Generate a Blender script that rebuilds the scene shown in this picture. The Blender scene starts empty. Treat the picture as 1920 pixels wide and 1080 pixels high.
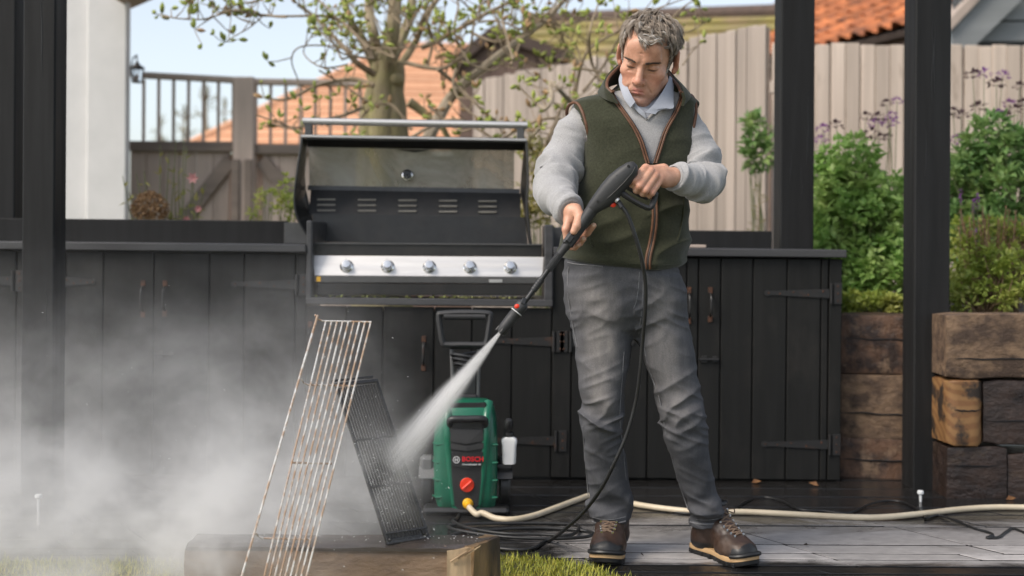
import bpy, math, random
import numpy as np
from mathutils import Vector, Matrix, noise as mnoise

R = math.radians
random.seed(7); np.random.seed(7)
SC = bpy.context.scene
COL = SC.collection

# ---------------------------------------------------------------- camera
F = 2300.0            # focal length in photo pixels (1920 wide)
YH = 450.0            # horizon row in the photo
H = 1.063             # eye height, m
ROLL = R(0.35)
cam = bpy.data.objects.new('camera', bpy.data.cameras.new('camera'))
COL.objects.link(cam)
cam.location = (0, 0, H)
cam.rotation_euler = (R(90), -ROLL, 0)
cam.data.sensor_width = 36.0
cam.data.lens = F/1920*36.0
cam.data.shift_y = -(540-YH)/1920
cam.data.clip_start = 0.05
cam.data.clip_end = 3000
cam.data.dof.use_dof = True
cam.data.dof.focus_distance = 3.95
cam.data.dof.aperture_fstop = (cam.data.lens/1000)/0.0235
SC.camera = cam

# ---------------------------------------------------------------- sky, sun, exposure
SUN_EL, SUN_AZ = R(46), R(236)         # bright cloud, high behind the camera's left shoulder
world = bpy.data.worlds.new('World'); SC.world = world
world.use_nodes = True
wt = world.node_tree; wt.nodes.clear()
sky = wt.nodes.new('ShaderNodeTexSky'); sky.sky_type = 'NISHITA'
sky.sun_disc = False
sky.sun_elevation = SUN_EL
sky.sun_rotation = SUN_AZ
sky.altitude = 50; sky.air_density = 1.0; sky.dust_density = 1.5; sky.ozone_density = 1.0
hs = wt.nodes.new('ShaderNodeHueSaturation'); hs.inputs['Saturation'].default_value = 0.50
bgn = wt.nodes.new('ShaderNodeBackground'); bgn.inputs['Strength'].default_value = 0.098
won = wt.nodes.new('ShaderNodeOutputWorld')
wt.links.new(sky.outputs[0], hs.inputs['Color'])
wt.links.new(hs.outputs[0], bgn.inputs['Color'])
wt.links.new(bgn.outputs[0], won.inputs['Surface'])
sd = bpy.data.lights.new('sun', 'SUN'); sd.energy = 1.5; sd.angle = R(24); sd.color = (1.0, 0.91, 0.80)
sun = bpy.data.objects.new('sun', sd); COL.objects.link(sun)
# the light comes from azimuth SUN_AZ (0 = +Y, clockwise), elevation SUN_EL
sdir = Vector((math.sin(SUN_AZ)*math.cos(SUN_EL), math.cos(SUN_AZ)*math.cos(SUN_EL), math.sin(SUN_EL)))
sun.rotation_euler = sdir.to_track_quat('Z', 'Y').to_euler()
sun.location = (0, 0, 12)
SC.view_settings.view_transform = 'Standard'
SC.view_settings.look = 'None'
SC.view_settings.gamma = 1.0
SC.view_settings.use_curve_mapping = False
SC.view_settings.exposure = 1.12
SC.render.engine = 'CYCLES'
SC.cycles.use_denoising = True
try:
    SC.cycles.denoiser = 'OPENIMAGEDENOISE'
    SC.cycles.denoising_input_passes = 'RGB_ALBEDO_NORMAL'
except Exception:
    pass
SC.cycles.max_bounces = 8
SC.cycles.diffuse_bounces = 3
SC.cycles.glossy_bounces = 3
SC.cycles.transmission_bounces = 6
SC.cycles.transparent_max_bounces = 12
SC.cycles.volume_bounces = 4
SC.cycles.volume_step_rate = 1.0
SC.cycles.volume_preview_step_rate = 1.0
SC.cycles.volume_max_steps = 256
SC.cycles.sample_clamp_indirect = 6.0
SC.cycles.use_adaptive_sampling = True
SC.cycles.adaptive_threshold = 0.015

# ---------------------------------------------------------------- measuring helpers
_rx, _rz = math.cos(ROLL), math.sin(ROLL)
def P(px, py, Y):
    """a point of the place: where the sight line through photo pixel (px,py) is Y metres away"""
    u = px-960.0; v = YH-py
    # the principal point sits at the horizon row; roll turns about it
    x = (u*_rx - v*_rz)*Y/F
    z = (u*_rz + v*_rx)*Y/F
    return Vector((x, Y, H+z))
def G(px, py, lift=0.0):
    u = px-960.0; v = YH-py
    k = (u*_rz + v*_rx)/F
    Y = (lift-H)/k
    p = P(px, py, Y); return p
def px_of(p):
    """photo pixel of world points (numpy arrays)"""
    x, y, z = p[..., 0], p[..., 1], p[..., 2]-H
    a = x*F/y; b = z*F/y
    return 960+(a*_rx+b*_rz), YH-(-a*_rz+b*_rx)

# ---------------------------------------------------------------- object helpers
def wloc(o):
    v = Vector((0, 0, 0))
    while o is not None:
        v += Vector(o.location); o = o.parent
    return v
def tag(o, label=None, cat=None, group=None, kind=None):
    if label: o['label'] = label
    if cat: o['category'] = cat
    if group: o['group'] = group
    if kind: o['kind'] = kind
    return o
def empty(name, loc, label=None, cat=None, group=None, kind=None):
    o = bpy.data.objects.new(name, None); COL.objects.link(o)
    o.location = loc; o.empty_display_size = 0.1
    return tag(o, label, cat, group, kind)
def link_mesh(name, verts, faces, m, parent=None, smooth=False, loc=None, auto=None):
    me = bpy.data.meshes.new(name)
    base = wloc(parent) if parent is not None else Vector((0, 0, 0))
    if parent is None and loc is not None: base = Vector(loc)
    v = np.asarray(verts, dtype=np.float64).reshape(-1, 3) - np.array(base)
    if isinstance(faces, np.ndarray):
        me.from_pydata(v.tolist(), [], faces.tolist())
    else:
        me.from_pydata(v.tolist(), [], faces)
    o = bpy.data.objects.new(name, me); COL.objects.link(o)
    if parent is not None: o.parent = parent
    elif loc is not None: o.location = base
    if m is not None:
        for k in (m if isinstance(m, (list, tuple)) else [m]): me.materials.append(k)
    if smooth:
        me.polygons.foreach_set('use_smooth', [True]*len(me.polygons))
        if auto is not None:
            try: me.set_sharp_from_angle(angle=R(auto))
            except Exception: pass
    me.update()
    return o
def copy_tree(o, parent=None):
    c = o.copy(); COL.objects.link(c); c.parent = parent
    for ch in list(o.children): copy_tree(ch, c)
    return c
def catmull(pts, n=6, closed=False):
    pts = [Vector(p) for p in pts]
    if len(pts) < 3: return pts
    out = []
    N = len(pts)
    rng = range(N) if closed else range(N-1)
    for i in rng:
        if closed: p0, p1, p2, p3 = pts[(i-1) % N], pts[i], pts[(i+1) % N], pts[(i+2) % N]
        else: p0, p1, p2, p3 = pts[max(i-1, 0)], pts[i], pts[i+1], pts[min(i+2, N-1)]
        for k in range(n):
            t = k/n
            out.append(0.5*((2*p1)+(p2-p0)*t+(2*p0-5*p1+4*p2-p3)*t*t+(3*p1-p0-3*p2+p3)*t**3))
    if not closed: out.append(pts[-1])
    return out
def lerp_list(vals, n):
    vals = list(vals)
    if len(vals) == 1: return vals*n
    x = np.linspace(0, len(vals)-1, n)
    return np.interp(x, range(len(vals)), vals).tolist()

class MB:
    """collects shapes; build() links them as one mesh object"""
    def __init__(s): s.v = []; s.f = []; s.mi = []; s.cur = 0
    def mat(s, i): s.cur = i; return s
    def add(s, vs, fs):
        b = len(s.v); s.v += [tuple(q) for q in vs]
        for f in fs: s.f.append([b+i for i in f]); s.mi.append(s.cur)
        return s
    def box(s, a, b, bev=0.0, M=None):
        """box from corner a to corner b, chamfered"""
        lo = [min(a[i], b[i]) for i in range(3)]; hi = [max(a[i], b[i]) for i in range(3)]
        bev = min(bev, min(hi[i]-lo[i] for i in range(3))*0.45)
        if bev <= 0:
            vs = [(x, y, z) for z in (lo[2], hi[2]) for y in (lo[1], hi[1]) for x in (lo[0], hi[0])]
            fs = [[0, 2, 3, 1], [4, 5, 7, 6], [0, 1, 5, 4], [2, 6, 7, 3], [0, 4, 6, 2], [1, 3, 7, 5]]
        else:
            vs = []; idx = {}
            for cx in (0, 1):
                for cy in (0, 1):
                    for cz in (0, 1):
                        c = [(lo, hi)[cx][0], (lo, hi)[cy][1], (lo, hi)[cz][2]]
                        sg = [1 if q == 0 else -1 for q in (cx, cy, cz)]
                        for ax in range(3):
                            p = [c[i]+(0 if i == ax else sg[i]*bev) for i in range(3)]
                            idx[(cx, cy, cz, ax)] = len(vs); vs.append(tuple(p))
            fs = []
            I = lambda x, y, z, a: idx[(x, y, z, a)]
            for q in (0, 1):
                o = [I(q, 0, 0, 0), I(q, 1, 0, 0), I(q, 1, 1, 0), I(q, 0, 1, 0)]; fs.append(o if q else o[::-1])
                o = [I(0, q, 0, 1), I(0, q, 1, 1), I(1, q, 1, 1), I(1, q, 0, 1)]; fs.append(o if q else o[::-1])
                o = [I(0, 0, q, 2), I(1, 0, q, 2), I(1, 1, q, 2), I(0, 1, q, 2)]; fs.append(o if q else o[::-1])
            for a_ in (0, 1):
                for b_ in (0, 1):
                    fs.append([I(a_, b_, 0, 0), I(a_, b_, 1, 0), I(a_, b_, 1, 1), I(a_, b_, 0, 1)])
                    fs.append([I(a_, 0, b_, 0), I(a_, 1, b_, 0), I(a_, 1, b_, 2), I(a_, 0, b_, 2)])
                    fs.append([I(0, a_, b_, 1), I(1, a_, b_, 1), I(1, a_, b_, 2), I(0, a_, b_, 2)])
            for cx in (0, 1):
                for cy in (0, 1):
                    for cz in (0, 1):
                        fs.append([I(cx, cy, cz, 0), I(cx, cy, cz, 1), I(cx, cy, cz, 2)])
            # orient outward
            ctr = Vector([(lo[i]+hi[i])/2 for i in range(3)]); fs2 = []
            for f in fs:
                p = [Vector(vs[i]) for i in f]
                n = (p[1]-p[0]).cross(p[2]-p[0]); m = sum(p, Vector())/len(p)-ctr
                fs2.append(f if n.dot(m) > 0 else f[::-1])
            fs = fs2
        if M is not None: vs = [M @ Vector(q) for q in vs]
        return s.add(vs, fs)
    def bar(s, p, q, w, t, up=(0, 0, 1), bev=0.0):
        """a rectangular bar from p to q, w across and t along up"""
        p = Vector(p); q = Vector(q); d = q-p; L = d.length; d.normalize()
        u = Vector(up); u = (u-d*u.dot(d)).normalized(); r = d.cross(u)
        M = Matrix((( d.x, r.x, u.x, p.x), (d.y, r.y, u.y, p.y), (d.z, r.z, u.z, p.z), (0, 0, 0, 1)))
        return s.box((0, -w/2, -t/2), (L, w/2, t/2), bev, M)
    def tube(s, pts, rad, n=8, cap=True, closed=False, flat=1.0, up=None):
        pts = [Vector(p) for p in pts]; N = len(pts)
        rad = lerp_list(rad, N) if hasattr(rad, '__len__') else [rad]*N
        ring0 = len(s.v); t0 = None
        nrm = None; vs = []; fs = []
        for i in range(N):
            a = pts[i-1] if (i > 0 or closed) else pts[i]
            b = pts[(i+1) % N] if (i < N-1 or closed) else pts[i]
            t = b-a
            t = t.normalized() if t.length > 1e-9 else Vector((0, 0, 1))
            if nrm is None:
                u = Vector(up) if up is not None else (Vector((0, 0, 1)) if abs(t.z) < 0.9 else Vector((1, 0, 0)))
                nrm = (u-t*u.dot(t)).normalized()
            else:
                if up is not None: nrm = Vector(up)
                nrm = (nrm-t*nrm.dot(t))
                nrm = nrm.normalized() if nrm.length > 1e-6 else Vector((1, 0, 0))
            bn = t.cross(nrm)
            for k in range(n):
                an = 2*math.pi*k/n
                vs.append(pts[i]+nrm*(math.cos(an)*rad[i]*flat)+bn*(math.sin(an)*rad[i]))
        for i in range(N if closed else N-1):
            j = (i+1) % N
            for k in range(n):
                l = (k+1) % n
                fs.append([i*n+k, i*n+l, j*n+l, j*n+k])
        if cap and not closed:
            fs.append(list(range(n))[::-1]); fs.append([(N-1)*n+k for k in range(n)])
        return s.add(vs, fs)
    def lathe(s, prof, c=(0, 0, 0), axis=(0, 0, 1), n=16):
        """prof: (radius, height along axis)"""
        ax = Vector(axis).normalized(); u = Vector((1, 0, 0)) if abs(ax.x) < 0.9 else Vector((0, 1, 0))
        u = (u-ax*u.dot(ax)).normalized(); w = ax.cross(u); c = Vector(c)
        vs = []; fs = []
        for r, h in prof:
            for k in range(n):
                a = 2*math.pi*k/n
                vs.append(c+ax*h+u*(r*math.cos(a))+w*(r*math.sin(a)))
        for i in range(len(prof)-1):
            for k in range(n):
                l = (k+1) % n
                fs.append([i*n+k, i*n+l, (i+1)*n+l, (i+1)*n+k])
        fs.append(list(range(n))[::-1]); fs.append([(len(prof)-1)*n+k for k in range(n)])
        return s.add(vs, fs)
    def prism(s, poly, d):
        """closed polygon of 3D points pushed along vector d"""
        poly = [Vector(p) for p in poly]; d = Vector(d); n = len(poly)
        vs = poly+[p+d for p in poly]
        nr = Vector()
        for i in range(n): nr += (poly[i]-poly[0]).cross(poly[(i+1) % n]-poly[0])
        fs = [list(range(n)), list(range(n, 2*n))[::-1]]+[[i, i+n, (i+1) % n+n, (i+1) % n] for i in range(n)]
        if nr.dot(d) > 0: fs = [f[::-1] for f in fs]
        return s.add(vs, fs)
    def loft(s, rings, cap=True, closed=True):
        n = len(rings[0]); vs = [p for r in rings for p in r]; fs = []
        for i in range(len(rings)-1):
            for k in range(n if closed else n-1):
                l = (k+1) % n
                fs.append([i*n+k, i*n+l, (i+1)*n+l, (i+1)*n+k])
        if cap: fs.append(list(range(n))[::-1]); fs.append([(len(rings)-1)*n+k for k in range(n)])
        return s.add(vs, fs)
    def ball(s, c, r, n=10, m=7):
        c = Vector(c); rr = r if hasattr(r, '__len__') else (r, r, r)
        vs = []; fs = []
        for i in range(m+1):
            a = math.pi*i/m
            for k in range(n):
                b = 2*math.pi*k/n
                vs.append(c+Vector((rr[0]*math.sin(a)*math.cos(b), rr[1]*math.sin(a)*math.sin(b), rr[2]*math.cos(a))))
        for i in range(m):
            for k in range(n):
                l = (k+1) % n
                fs.append([i*n+k, (i+1)*n+k, (i+1)*n+l, i*n+l])
        return s.add(vs, fs)
    def build(s, name, m, parent=None, smooth=False, auto=40, loc=None):
        o = link_mesh(name, s.v, s.f, m, parent, smooth, loc, auto if smooth else None)
        if any(s.mi): o.data.polygons.foreach_set('material_index', s.mi)
        return o

# ---------------------------------------------------------------- materials
def new_mat(name):
    m = bpy.data.materials.new(name); m.use_nodes = True
    nt = m.node_tree; nt.nodes.clear()
    out = nt.nodes.new('ShaderNodeOutputMaterial'); b = nt.nodes.new('ShaderNodeBsdfPrincipled')
    nt.links.new(b.outputs[0], out.inputs[0])
    return m, nt, b
def nd(nt, t, **kw):
    n = nt.nodes.new(t)
    for k, v in kw.items():
        if k in n.inputs.keys() if hasattr(n.inputs, 'keys') else False: n.inputs[k].default_value = v
        else: setattr(n, k, v)
    return n
def coords(nt, stretch=(1, 1, 1), rnd=True, src='Object'):
    tc = nt.nodes.new('ShaderNodeTexCoord'); mp = nt.nodes.new('ShaderNodeMapping')
    mp.inputs['Scale'].default_value = stretch
    nt.links.new(tc.outputs[src], mp.inputs['Vector'])
    if rnd:
        oi = nt.nodes.new('ShaderNodeObjectInfo'); ml = nt.nodes.new('ShaderNodeMath'); ml.operation = 'MULTIPLY'
        ml.inputs[1].default_value = 37.0
        nt.links.new(oi.outputs['Random'], ml.inputs[0]); nt.links.new(ml.outputs[0], mp.inputs['Location'])
    return mp
def noise_n(nt, vec, scale, detail=5, rough=0.6, dist=0.0):
    n = nt.nodes.new('ShaderNodeTexNoise')
    n.inputs['Scale'].default_value = scale; n.inputs['Detail'].default_value = detail
    n.inputs['Roughness'].default_value = rough; n.inputs['Distortion'].default_value = dist
    nt.links.new(vec.outputs[0], n.inputs['Vector'])
    return n
def ramp(nt, src, stops, out='Fac'):
    r = nt.nodes.new('ShaderNodeValToRGB'); e = r.color_ramp.elements
    while len(e) < len(stops): e.new(0.5)
    for i, (p, c) in enumerate(stops):
        e[i].position = p; e[i].color = (c[0], c[1], c[2], 1) if hasattr(c, '__len__') else (c, c, c, 1)
    nt.links.new(src.outputs[out] if out in src.outputs.keys() else src.outputs[0], r.inputs[0])
    return r
def mixc(nt, a, b, fac, mode='MIX'):
    m = nt.nodes.new('ShaderNodeMix'); m.data_type = 'RGBA'; m.blend_type = mode
    def put(v, i):
        if hasattr(v, 'outputs'): nt.links.new(v.outputs[2] if v.bl_idname == 'ShaderNodeMix' else v.outputs[0], m.inputs[i])
        elif hasattr(v, 'is_output'): nt.links.new(v, m.inputs[i])
        elif hasattr(v, '__len__'): m.inputs[i].default_value = (v[0], v[1], v[2], 1)
        else: m.inputs[i].default_value = v
    put(a, 6); put(b, 7); put(fac, 0)
    return m
def mout(m): return m.outputs[2] if m.bl_idname == 'ShaderNodeMix' else m.outputs[0]
def bump(nt, b, h, strength, dist=0.01):
    bn = nt.nodes.new('ShaderNodeBump'); bn.inputs['Strength'].default_value = strength; bn.inputs['Distance'].default_value = dist
    nt.links.new(h.outputs[0], bn.inputs['Height']); nt.links.new(bn.outputs[0], b.inputs['Normal'])
    return bn
def pmat(name, c1, c2=None, rough=0.6, scale=8, stretch=(1, 1, 1), detail=5, bumps=0.0, bdist=0.004, bscale=None, metal=0.0,
         c3=None, scale3=2.0, th3=(0.45, 0.7), rnd_val=0.0, spec=0.5, rough_var=0.0, coat=0.0, contrast=(0.3, 0.7), trans=0.0, sheen=0.0, dist=0.0):
    m, nt, b = new_mat(name)
    mp = coords(nt, stretch)
    n = noise_n(nt, mp, scale, detail, dist=dist)
    if c2 is None: c2 = tuple(x*0.7 for x in c1)
    col = ramp(nt, n, [(contrast[0], c2), (contrast[1], c1)])
    if c3 is not None:
        mp3 = coords(nt, tuple((1+s)/2 for s in stretch)); n3 = noise_n(nt, mp3, scale3, 6, 0.65)
        f3 = ramp(nt, n3, [(th3[0], 0), (th3[1], 1)])
        col = mixc(nt, col, c3, f3)
    if rnd_val:
        oi = nt.nodes.new('ShaderNodeObjectInfo'); mr = nt.nodes.new('ShaderNodeMapRange')
        mr.inputs['To Min'].default_value = 1-rnd_val; mr.inputs['To Max'].default_value = 1+rnd_val
        nt.links.new(oi.outputs['Random'], mr.inputs['Value'])
        col = mixc(nt, col, mr, 1.0, 'MULTIPLY')
    nt.links.new(mout(col), b.inputs['Base Color'])
    b.inputs['Roughness'].default_value = rough; b.inputs['Metallic'].default_value = metal
    b.inputs['Specular IOR Level'].default_value = spec
    b.inputs['Coat Weight'].default_value = coat
    if sheen:
        b.inputs['Sheen Weight'].default_value = sheen; b.inputs['Sheen Roughness'].default_value = 0.5
    if rough_var:
        nr = noise_n(nt, mp, scale*0.6, 4)
        rr = ramp(nt, nr, [(0.3, max(rough-rough_var, 0.02)), (0.7, min(rough+rough_var, 1))])
        nt.links.new(rr.outputs[0], b.inputs['Roughness'])
    if bumps:
        nb = noise_n(nt, mp, bscale or scale*2.5, 6, 0.65)
        bump(nt, b, nb, bumps, bdist)
    return m

M = {}
M['charcoal'] = pmat('charcoal_stain', (.0125, .0125, .0128), (.0060, .0060, .0061), .66, 30, (1, 1, .06), bumps=.5, bdist=.002, bscale=45, rnd_val=.12, rough_var=.1, spec=.3)
M['charcoal_door'] = pmat('charcoal_paint', (.0105, .0104, .0096), (.0055, .0055, .0050), .64, 26, (1, 1, .07), bumps=.5, bdist=.002, bscale=40, rnd_val=.13, c3=(.023, .0205, .018), scale3=4.5, th3=(.52, .80), rough_var=.1, spec=.3)  # paler patches: scuffs and dust, with wet sheen put into the colour
M['worktop'] = pmat('grey_worktop_wood', (.060, .059, .061), (.038, .037, .039), .42, 30, (.06, 1, 1), bumps=.3, bdist=.002, rough_var=.1)
M['black_iron'] = pmat('black_iron', (.016, .015, .015), (.01, .01, .01), .5, 60, bumps=.3, bdist=.001, c3=(.06, .025, .012), scale3=14, th3=(.55, .75))
M['rust'] = pmat('rust', (.10, .036, .014), (.022, .014, .011), .8, 60, bumps=.4, bdist=.001)
M['steel'] = pmat('brushed_steel', (.62, .605, .58), (.50, .485, .47), .46, 40, (.05, 1, 1), metal=1.0, rough_var=.08, c3=(.46, .42, .40), scale3=9, th3=(.62, .85))
M['chrome'] = pmat('polished_steel', (.8, .79, .77), (.7, .69, .67), .14, 20, metal=1.0)
M['dark_metal'] = pmat('dark_enamel', (.018, .0175, .017), (.012, .0115, .011), .42, 30, bumps=.1, bdist=.001, rough_var=.08, c3=(.026, .023, .02), scale3=6)
M['grey_metal'] = pmat('grey_enamel', (.075, .074, .073), (.055, .054, .053), .4, 20, rough_var=.08)
M['lid_inner'] = pmat('sooty_enamel', (.012, .0115, .011), (.007, .0068, .0065), .5, 24, bumps=.2, bdist=.001, c3=(.019, .016, .014), scale3=8)
M['slot'] = pmat('vent_slot_light', (.30, .28, .24), (.22, .2, .17), .7, 20)
M['black_plastic'] = pmat('black_plastic', (.020, .020, .021), (.016, .016, .017), .42, 90, bumps=.15, bdist=.0006, bscale=260)
M['soft_plastic'] = pmat('textured_black_plastic', (.032, .032, .033), (.026, .026, .027), .55, 120, bumps=.25, bdist=.0006, bscale=400)
M['grey_plastic'] = pmat('grey_plastic', (.12, .12, .12), (.095, .095, .095), .5, 60)
M['rubber'] = pmat('black_rubber', (.014, .014, .014), (.010, .010, .010), .45, 50, rough_var=.1)
M['green_plastic'] = pmat('green_plastic', (.006, .125, .068), (.005, .105, .057), .33, 20, coat=.15)
M['red_plastic'] = pmat('red_plastic', (.80, .045, .012), (.72, .035, .01), .35, 20)
M['yellow_plastic'] = pmat('yellow_plastic', (.85, .46, .01), (.75, .38, .01), .35, 20)
M['red_print'] = pmat('red_print', (.62, .012, .02), (.58, .012, .02), .5, 20)
M['white_print'] = pmat('white_print', (.62, .62, .62), (.58, .58, .58), .5, 20)
M['bottle_white'] = pmat('white_bottle_plastic', (.8, .8, .79), (.74, .74, .73), .4, 10)
M['cream_hose'] = pmat('cream_hose', (.66, .57, .42), (.55, .46, .33), .45, 14, c3=(.42, .34, .23), scale3=3, th3=(.5, .8))
M['white_wall'] = pmat('white_render', (.66, .645, .63), (.60, .59, .575), .85, 5, bumps=.2, bdist=.003, bscale=40)
M['oak'] = pmat('weathered_brown_oak', (.52, .42, .355), (.38, .305, .255), .8, 14, (1, 1, .07), bumps=.4, bdist=.003, rnd_val=.15)
M['oak_dark'] = pmat('dark_oak', (.25, .20, .165), (.17, .135, .112), .8, 14, (.07, 1, 1), bumps=.4, bdist=.003)
M['fence'] = pmat('grey_beige_fence_wood', (.70, .575, .475), (.50, .405, .33), .85, 16, (1, 1, .08), bumps=.4, bdist=.003, bscale=30, rnd_val=.16, c3=(.30, .22, .165), scale3=6.5, th3=(.56, .74))
M['fence_grey'] = pmat('silvered_fence_wood', (.46, .385, .33), (.31, .26, .22), .85, 16, (1, 1, .08), bumps=.4, bdist=.003, bscale=30, rnd_val=.13)
M['tile_orange'] = pmat('orange_clay_tile', (.50, .17, .06), (.27, .085, .033), .85, 7, bumps=.3, rnd_val=.35, c3=(.09, .045, .032), scale3=4, th3=(.50, .72))
M['tile_far'] = pmat('far_orange_roof_tile', (.66, .36, .215), (.58, .30, .17), .9, 6, rnd_val=.15)
M['moss_roof'] = pmat('mossy_roof', (.30, .25, .075), (.17, .15, .06), .95, 2.2, bumps=.5, c3=(.26, .18, .12), scale3=1.6, th3=(.5, .65), rnd_val=.12)
M['brown_roof'] = pmat('dark_brown_roof', (.10, .07, .055), (.06, .042, .035), .9, 6, rnd_val=.2)
M['brown_board'] = pmat('brown_cladding', (.22, .15, .115), (.15, .10, .08), .9, 8, (1, 1, .1), rnd_val=.15)
M['shed_grey'] = pmat('grey_painted_board', (.25, .26, .26), (.20, .21, .21), .7, 8, (.1, 1, 1), rnd_val=.08)
M['shed_dark'] = pmat('dark_grey_board', (.10, .105, .11), (.07, .075, .08), .7, 8, (.1, 1, 1))
M['bark'] = pmat('grey_olive_bark', (.38, .31, .20), (.19, .15, .095), .9, 11, (1, 1, .35), bumps=.9, bdist=.012, bscale=18, c3=(.27, .25, .10), scale3=3, th3=(.48, .7))
M['twig'] = pmat('twig_bark', (.34, .265, .175), (.20, .15, .10), .85, 18, bumps=.3, bdist=.002)
M['pale_branch'] = pmat('pale_branch_bark', (.42, .35, .26), (.26, .21, .15), .85, 14, bumps=.4, bdist=.004)
M['bud'] = pmat('bud_green', (.34, .38, .07), (.19, .23, .045), .55, 40, rnd_val=.2)
M['bud_brown'] = pmat('bud_brown', (.46, .29, .14), (.28, .17, .085), .6, 40)
M['sleeper'] = pmat('old_brown_sleeper', (.115, .060, .034), (.026, .014, .010), .6, 24, (.5, 1, .5), bumps=1.0, bdist=.012, bscale=40, detail=10, contrast=(.40, .60), c3=(.20, .13, .08), scale3=11, th3=(.54, .68), rough_var=.18, rnd_val=.1)
M['sleeper_pale'] = pmat('pale_brown_sleeper', (.185, .118, .070), (.050, .030, .019), .75, 22, (.45, 1, .7), bumps=1.0, bdist=.012, bscale=40, detail=10, contrast=(.40, .60), c3=(.09, .055, .036), scale3=4, th3=(.52, .75), rnd_val=.1)
M['sleeper_dark'] = pmat('wet_dark_sleeper', (.050, .030, .022), (.012, .008, .007), .42, 20, (.5, 1, .8), bumps=1.0, bdist=.012, bscale=36, detail=10, c3=(.09, .058, .036), scale3=7, th3=(.58, .75), rough_var=.2)
M['block_front'] = pmat('wet_block_side', (.28, .185, .115), (.10, .064, .042), .5, 8, (.5, 1, 1), bumps=1.0, bdist=.008, bscale=24, c3=(.27, .19, .12), scale3=11, th3=(.52, .7), rough_var=.2)
M['block_top'] = pmat('wet_block_top', (.10, .08, .068), (.04, .032, .028), .16, 9, (.3, 1, 1), bumps=.6, bdist=.006, bscale=26, rough_var=.12, spec=.6)
M['block_split'] = pmat('pale_split_wood', (.46, .34, .21), (.24, .15, .08), .7, 16, (1, 1, .12), bumps=.8, bdist=.006, bscale=26)
M['block_end'] = pmat('dark_split_end', (.21, .13, .06), (.035, .022, .015), .55, 13, (1, 1, .2), bumps=1.0, bdist=.008, bscale=22, contrast=(.4, .62))
M['soil'] = pmat('soil', (.06, .042, .03), (.03, .02, .015), .95, 12, bumps=.8, bdist=.02)
M['joint'] = pmat('dark_joint', (.014, .014, .015), (.009, .009, .010), .35, 20, bumps=.3, bdist=.002)
# ================================================================ SETTING
rng = random.Random(11)
def ground_mat():
    m, nt, b = new_mat('garden_earth')
    mp = coords(nt, rnd=False)
    n = noise_n(nt, mp, 1.3, 8, 0.7)
    c = ramp(nt, n, [(.3, (.05, .06, .02)), (.5, (.09, .10, .035)), (.7, (.12, .09, .06))])
    nt.links.new(c.outputs[0], b.inputs['Base Color']); b.inputs['Roughness'].default_value = .95
    return m
v = [(-400, -60, -.06), (400, -60, -.06), (400, 900, -.06), (-400, 900, -.06)]
tag(link_mesh('ground', v, [[0, 1, 2, 3]], ground_mat()), kind='structure')

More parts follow.
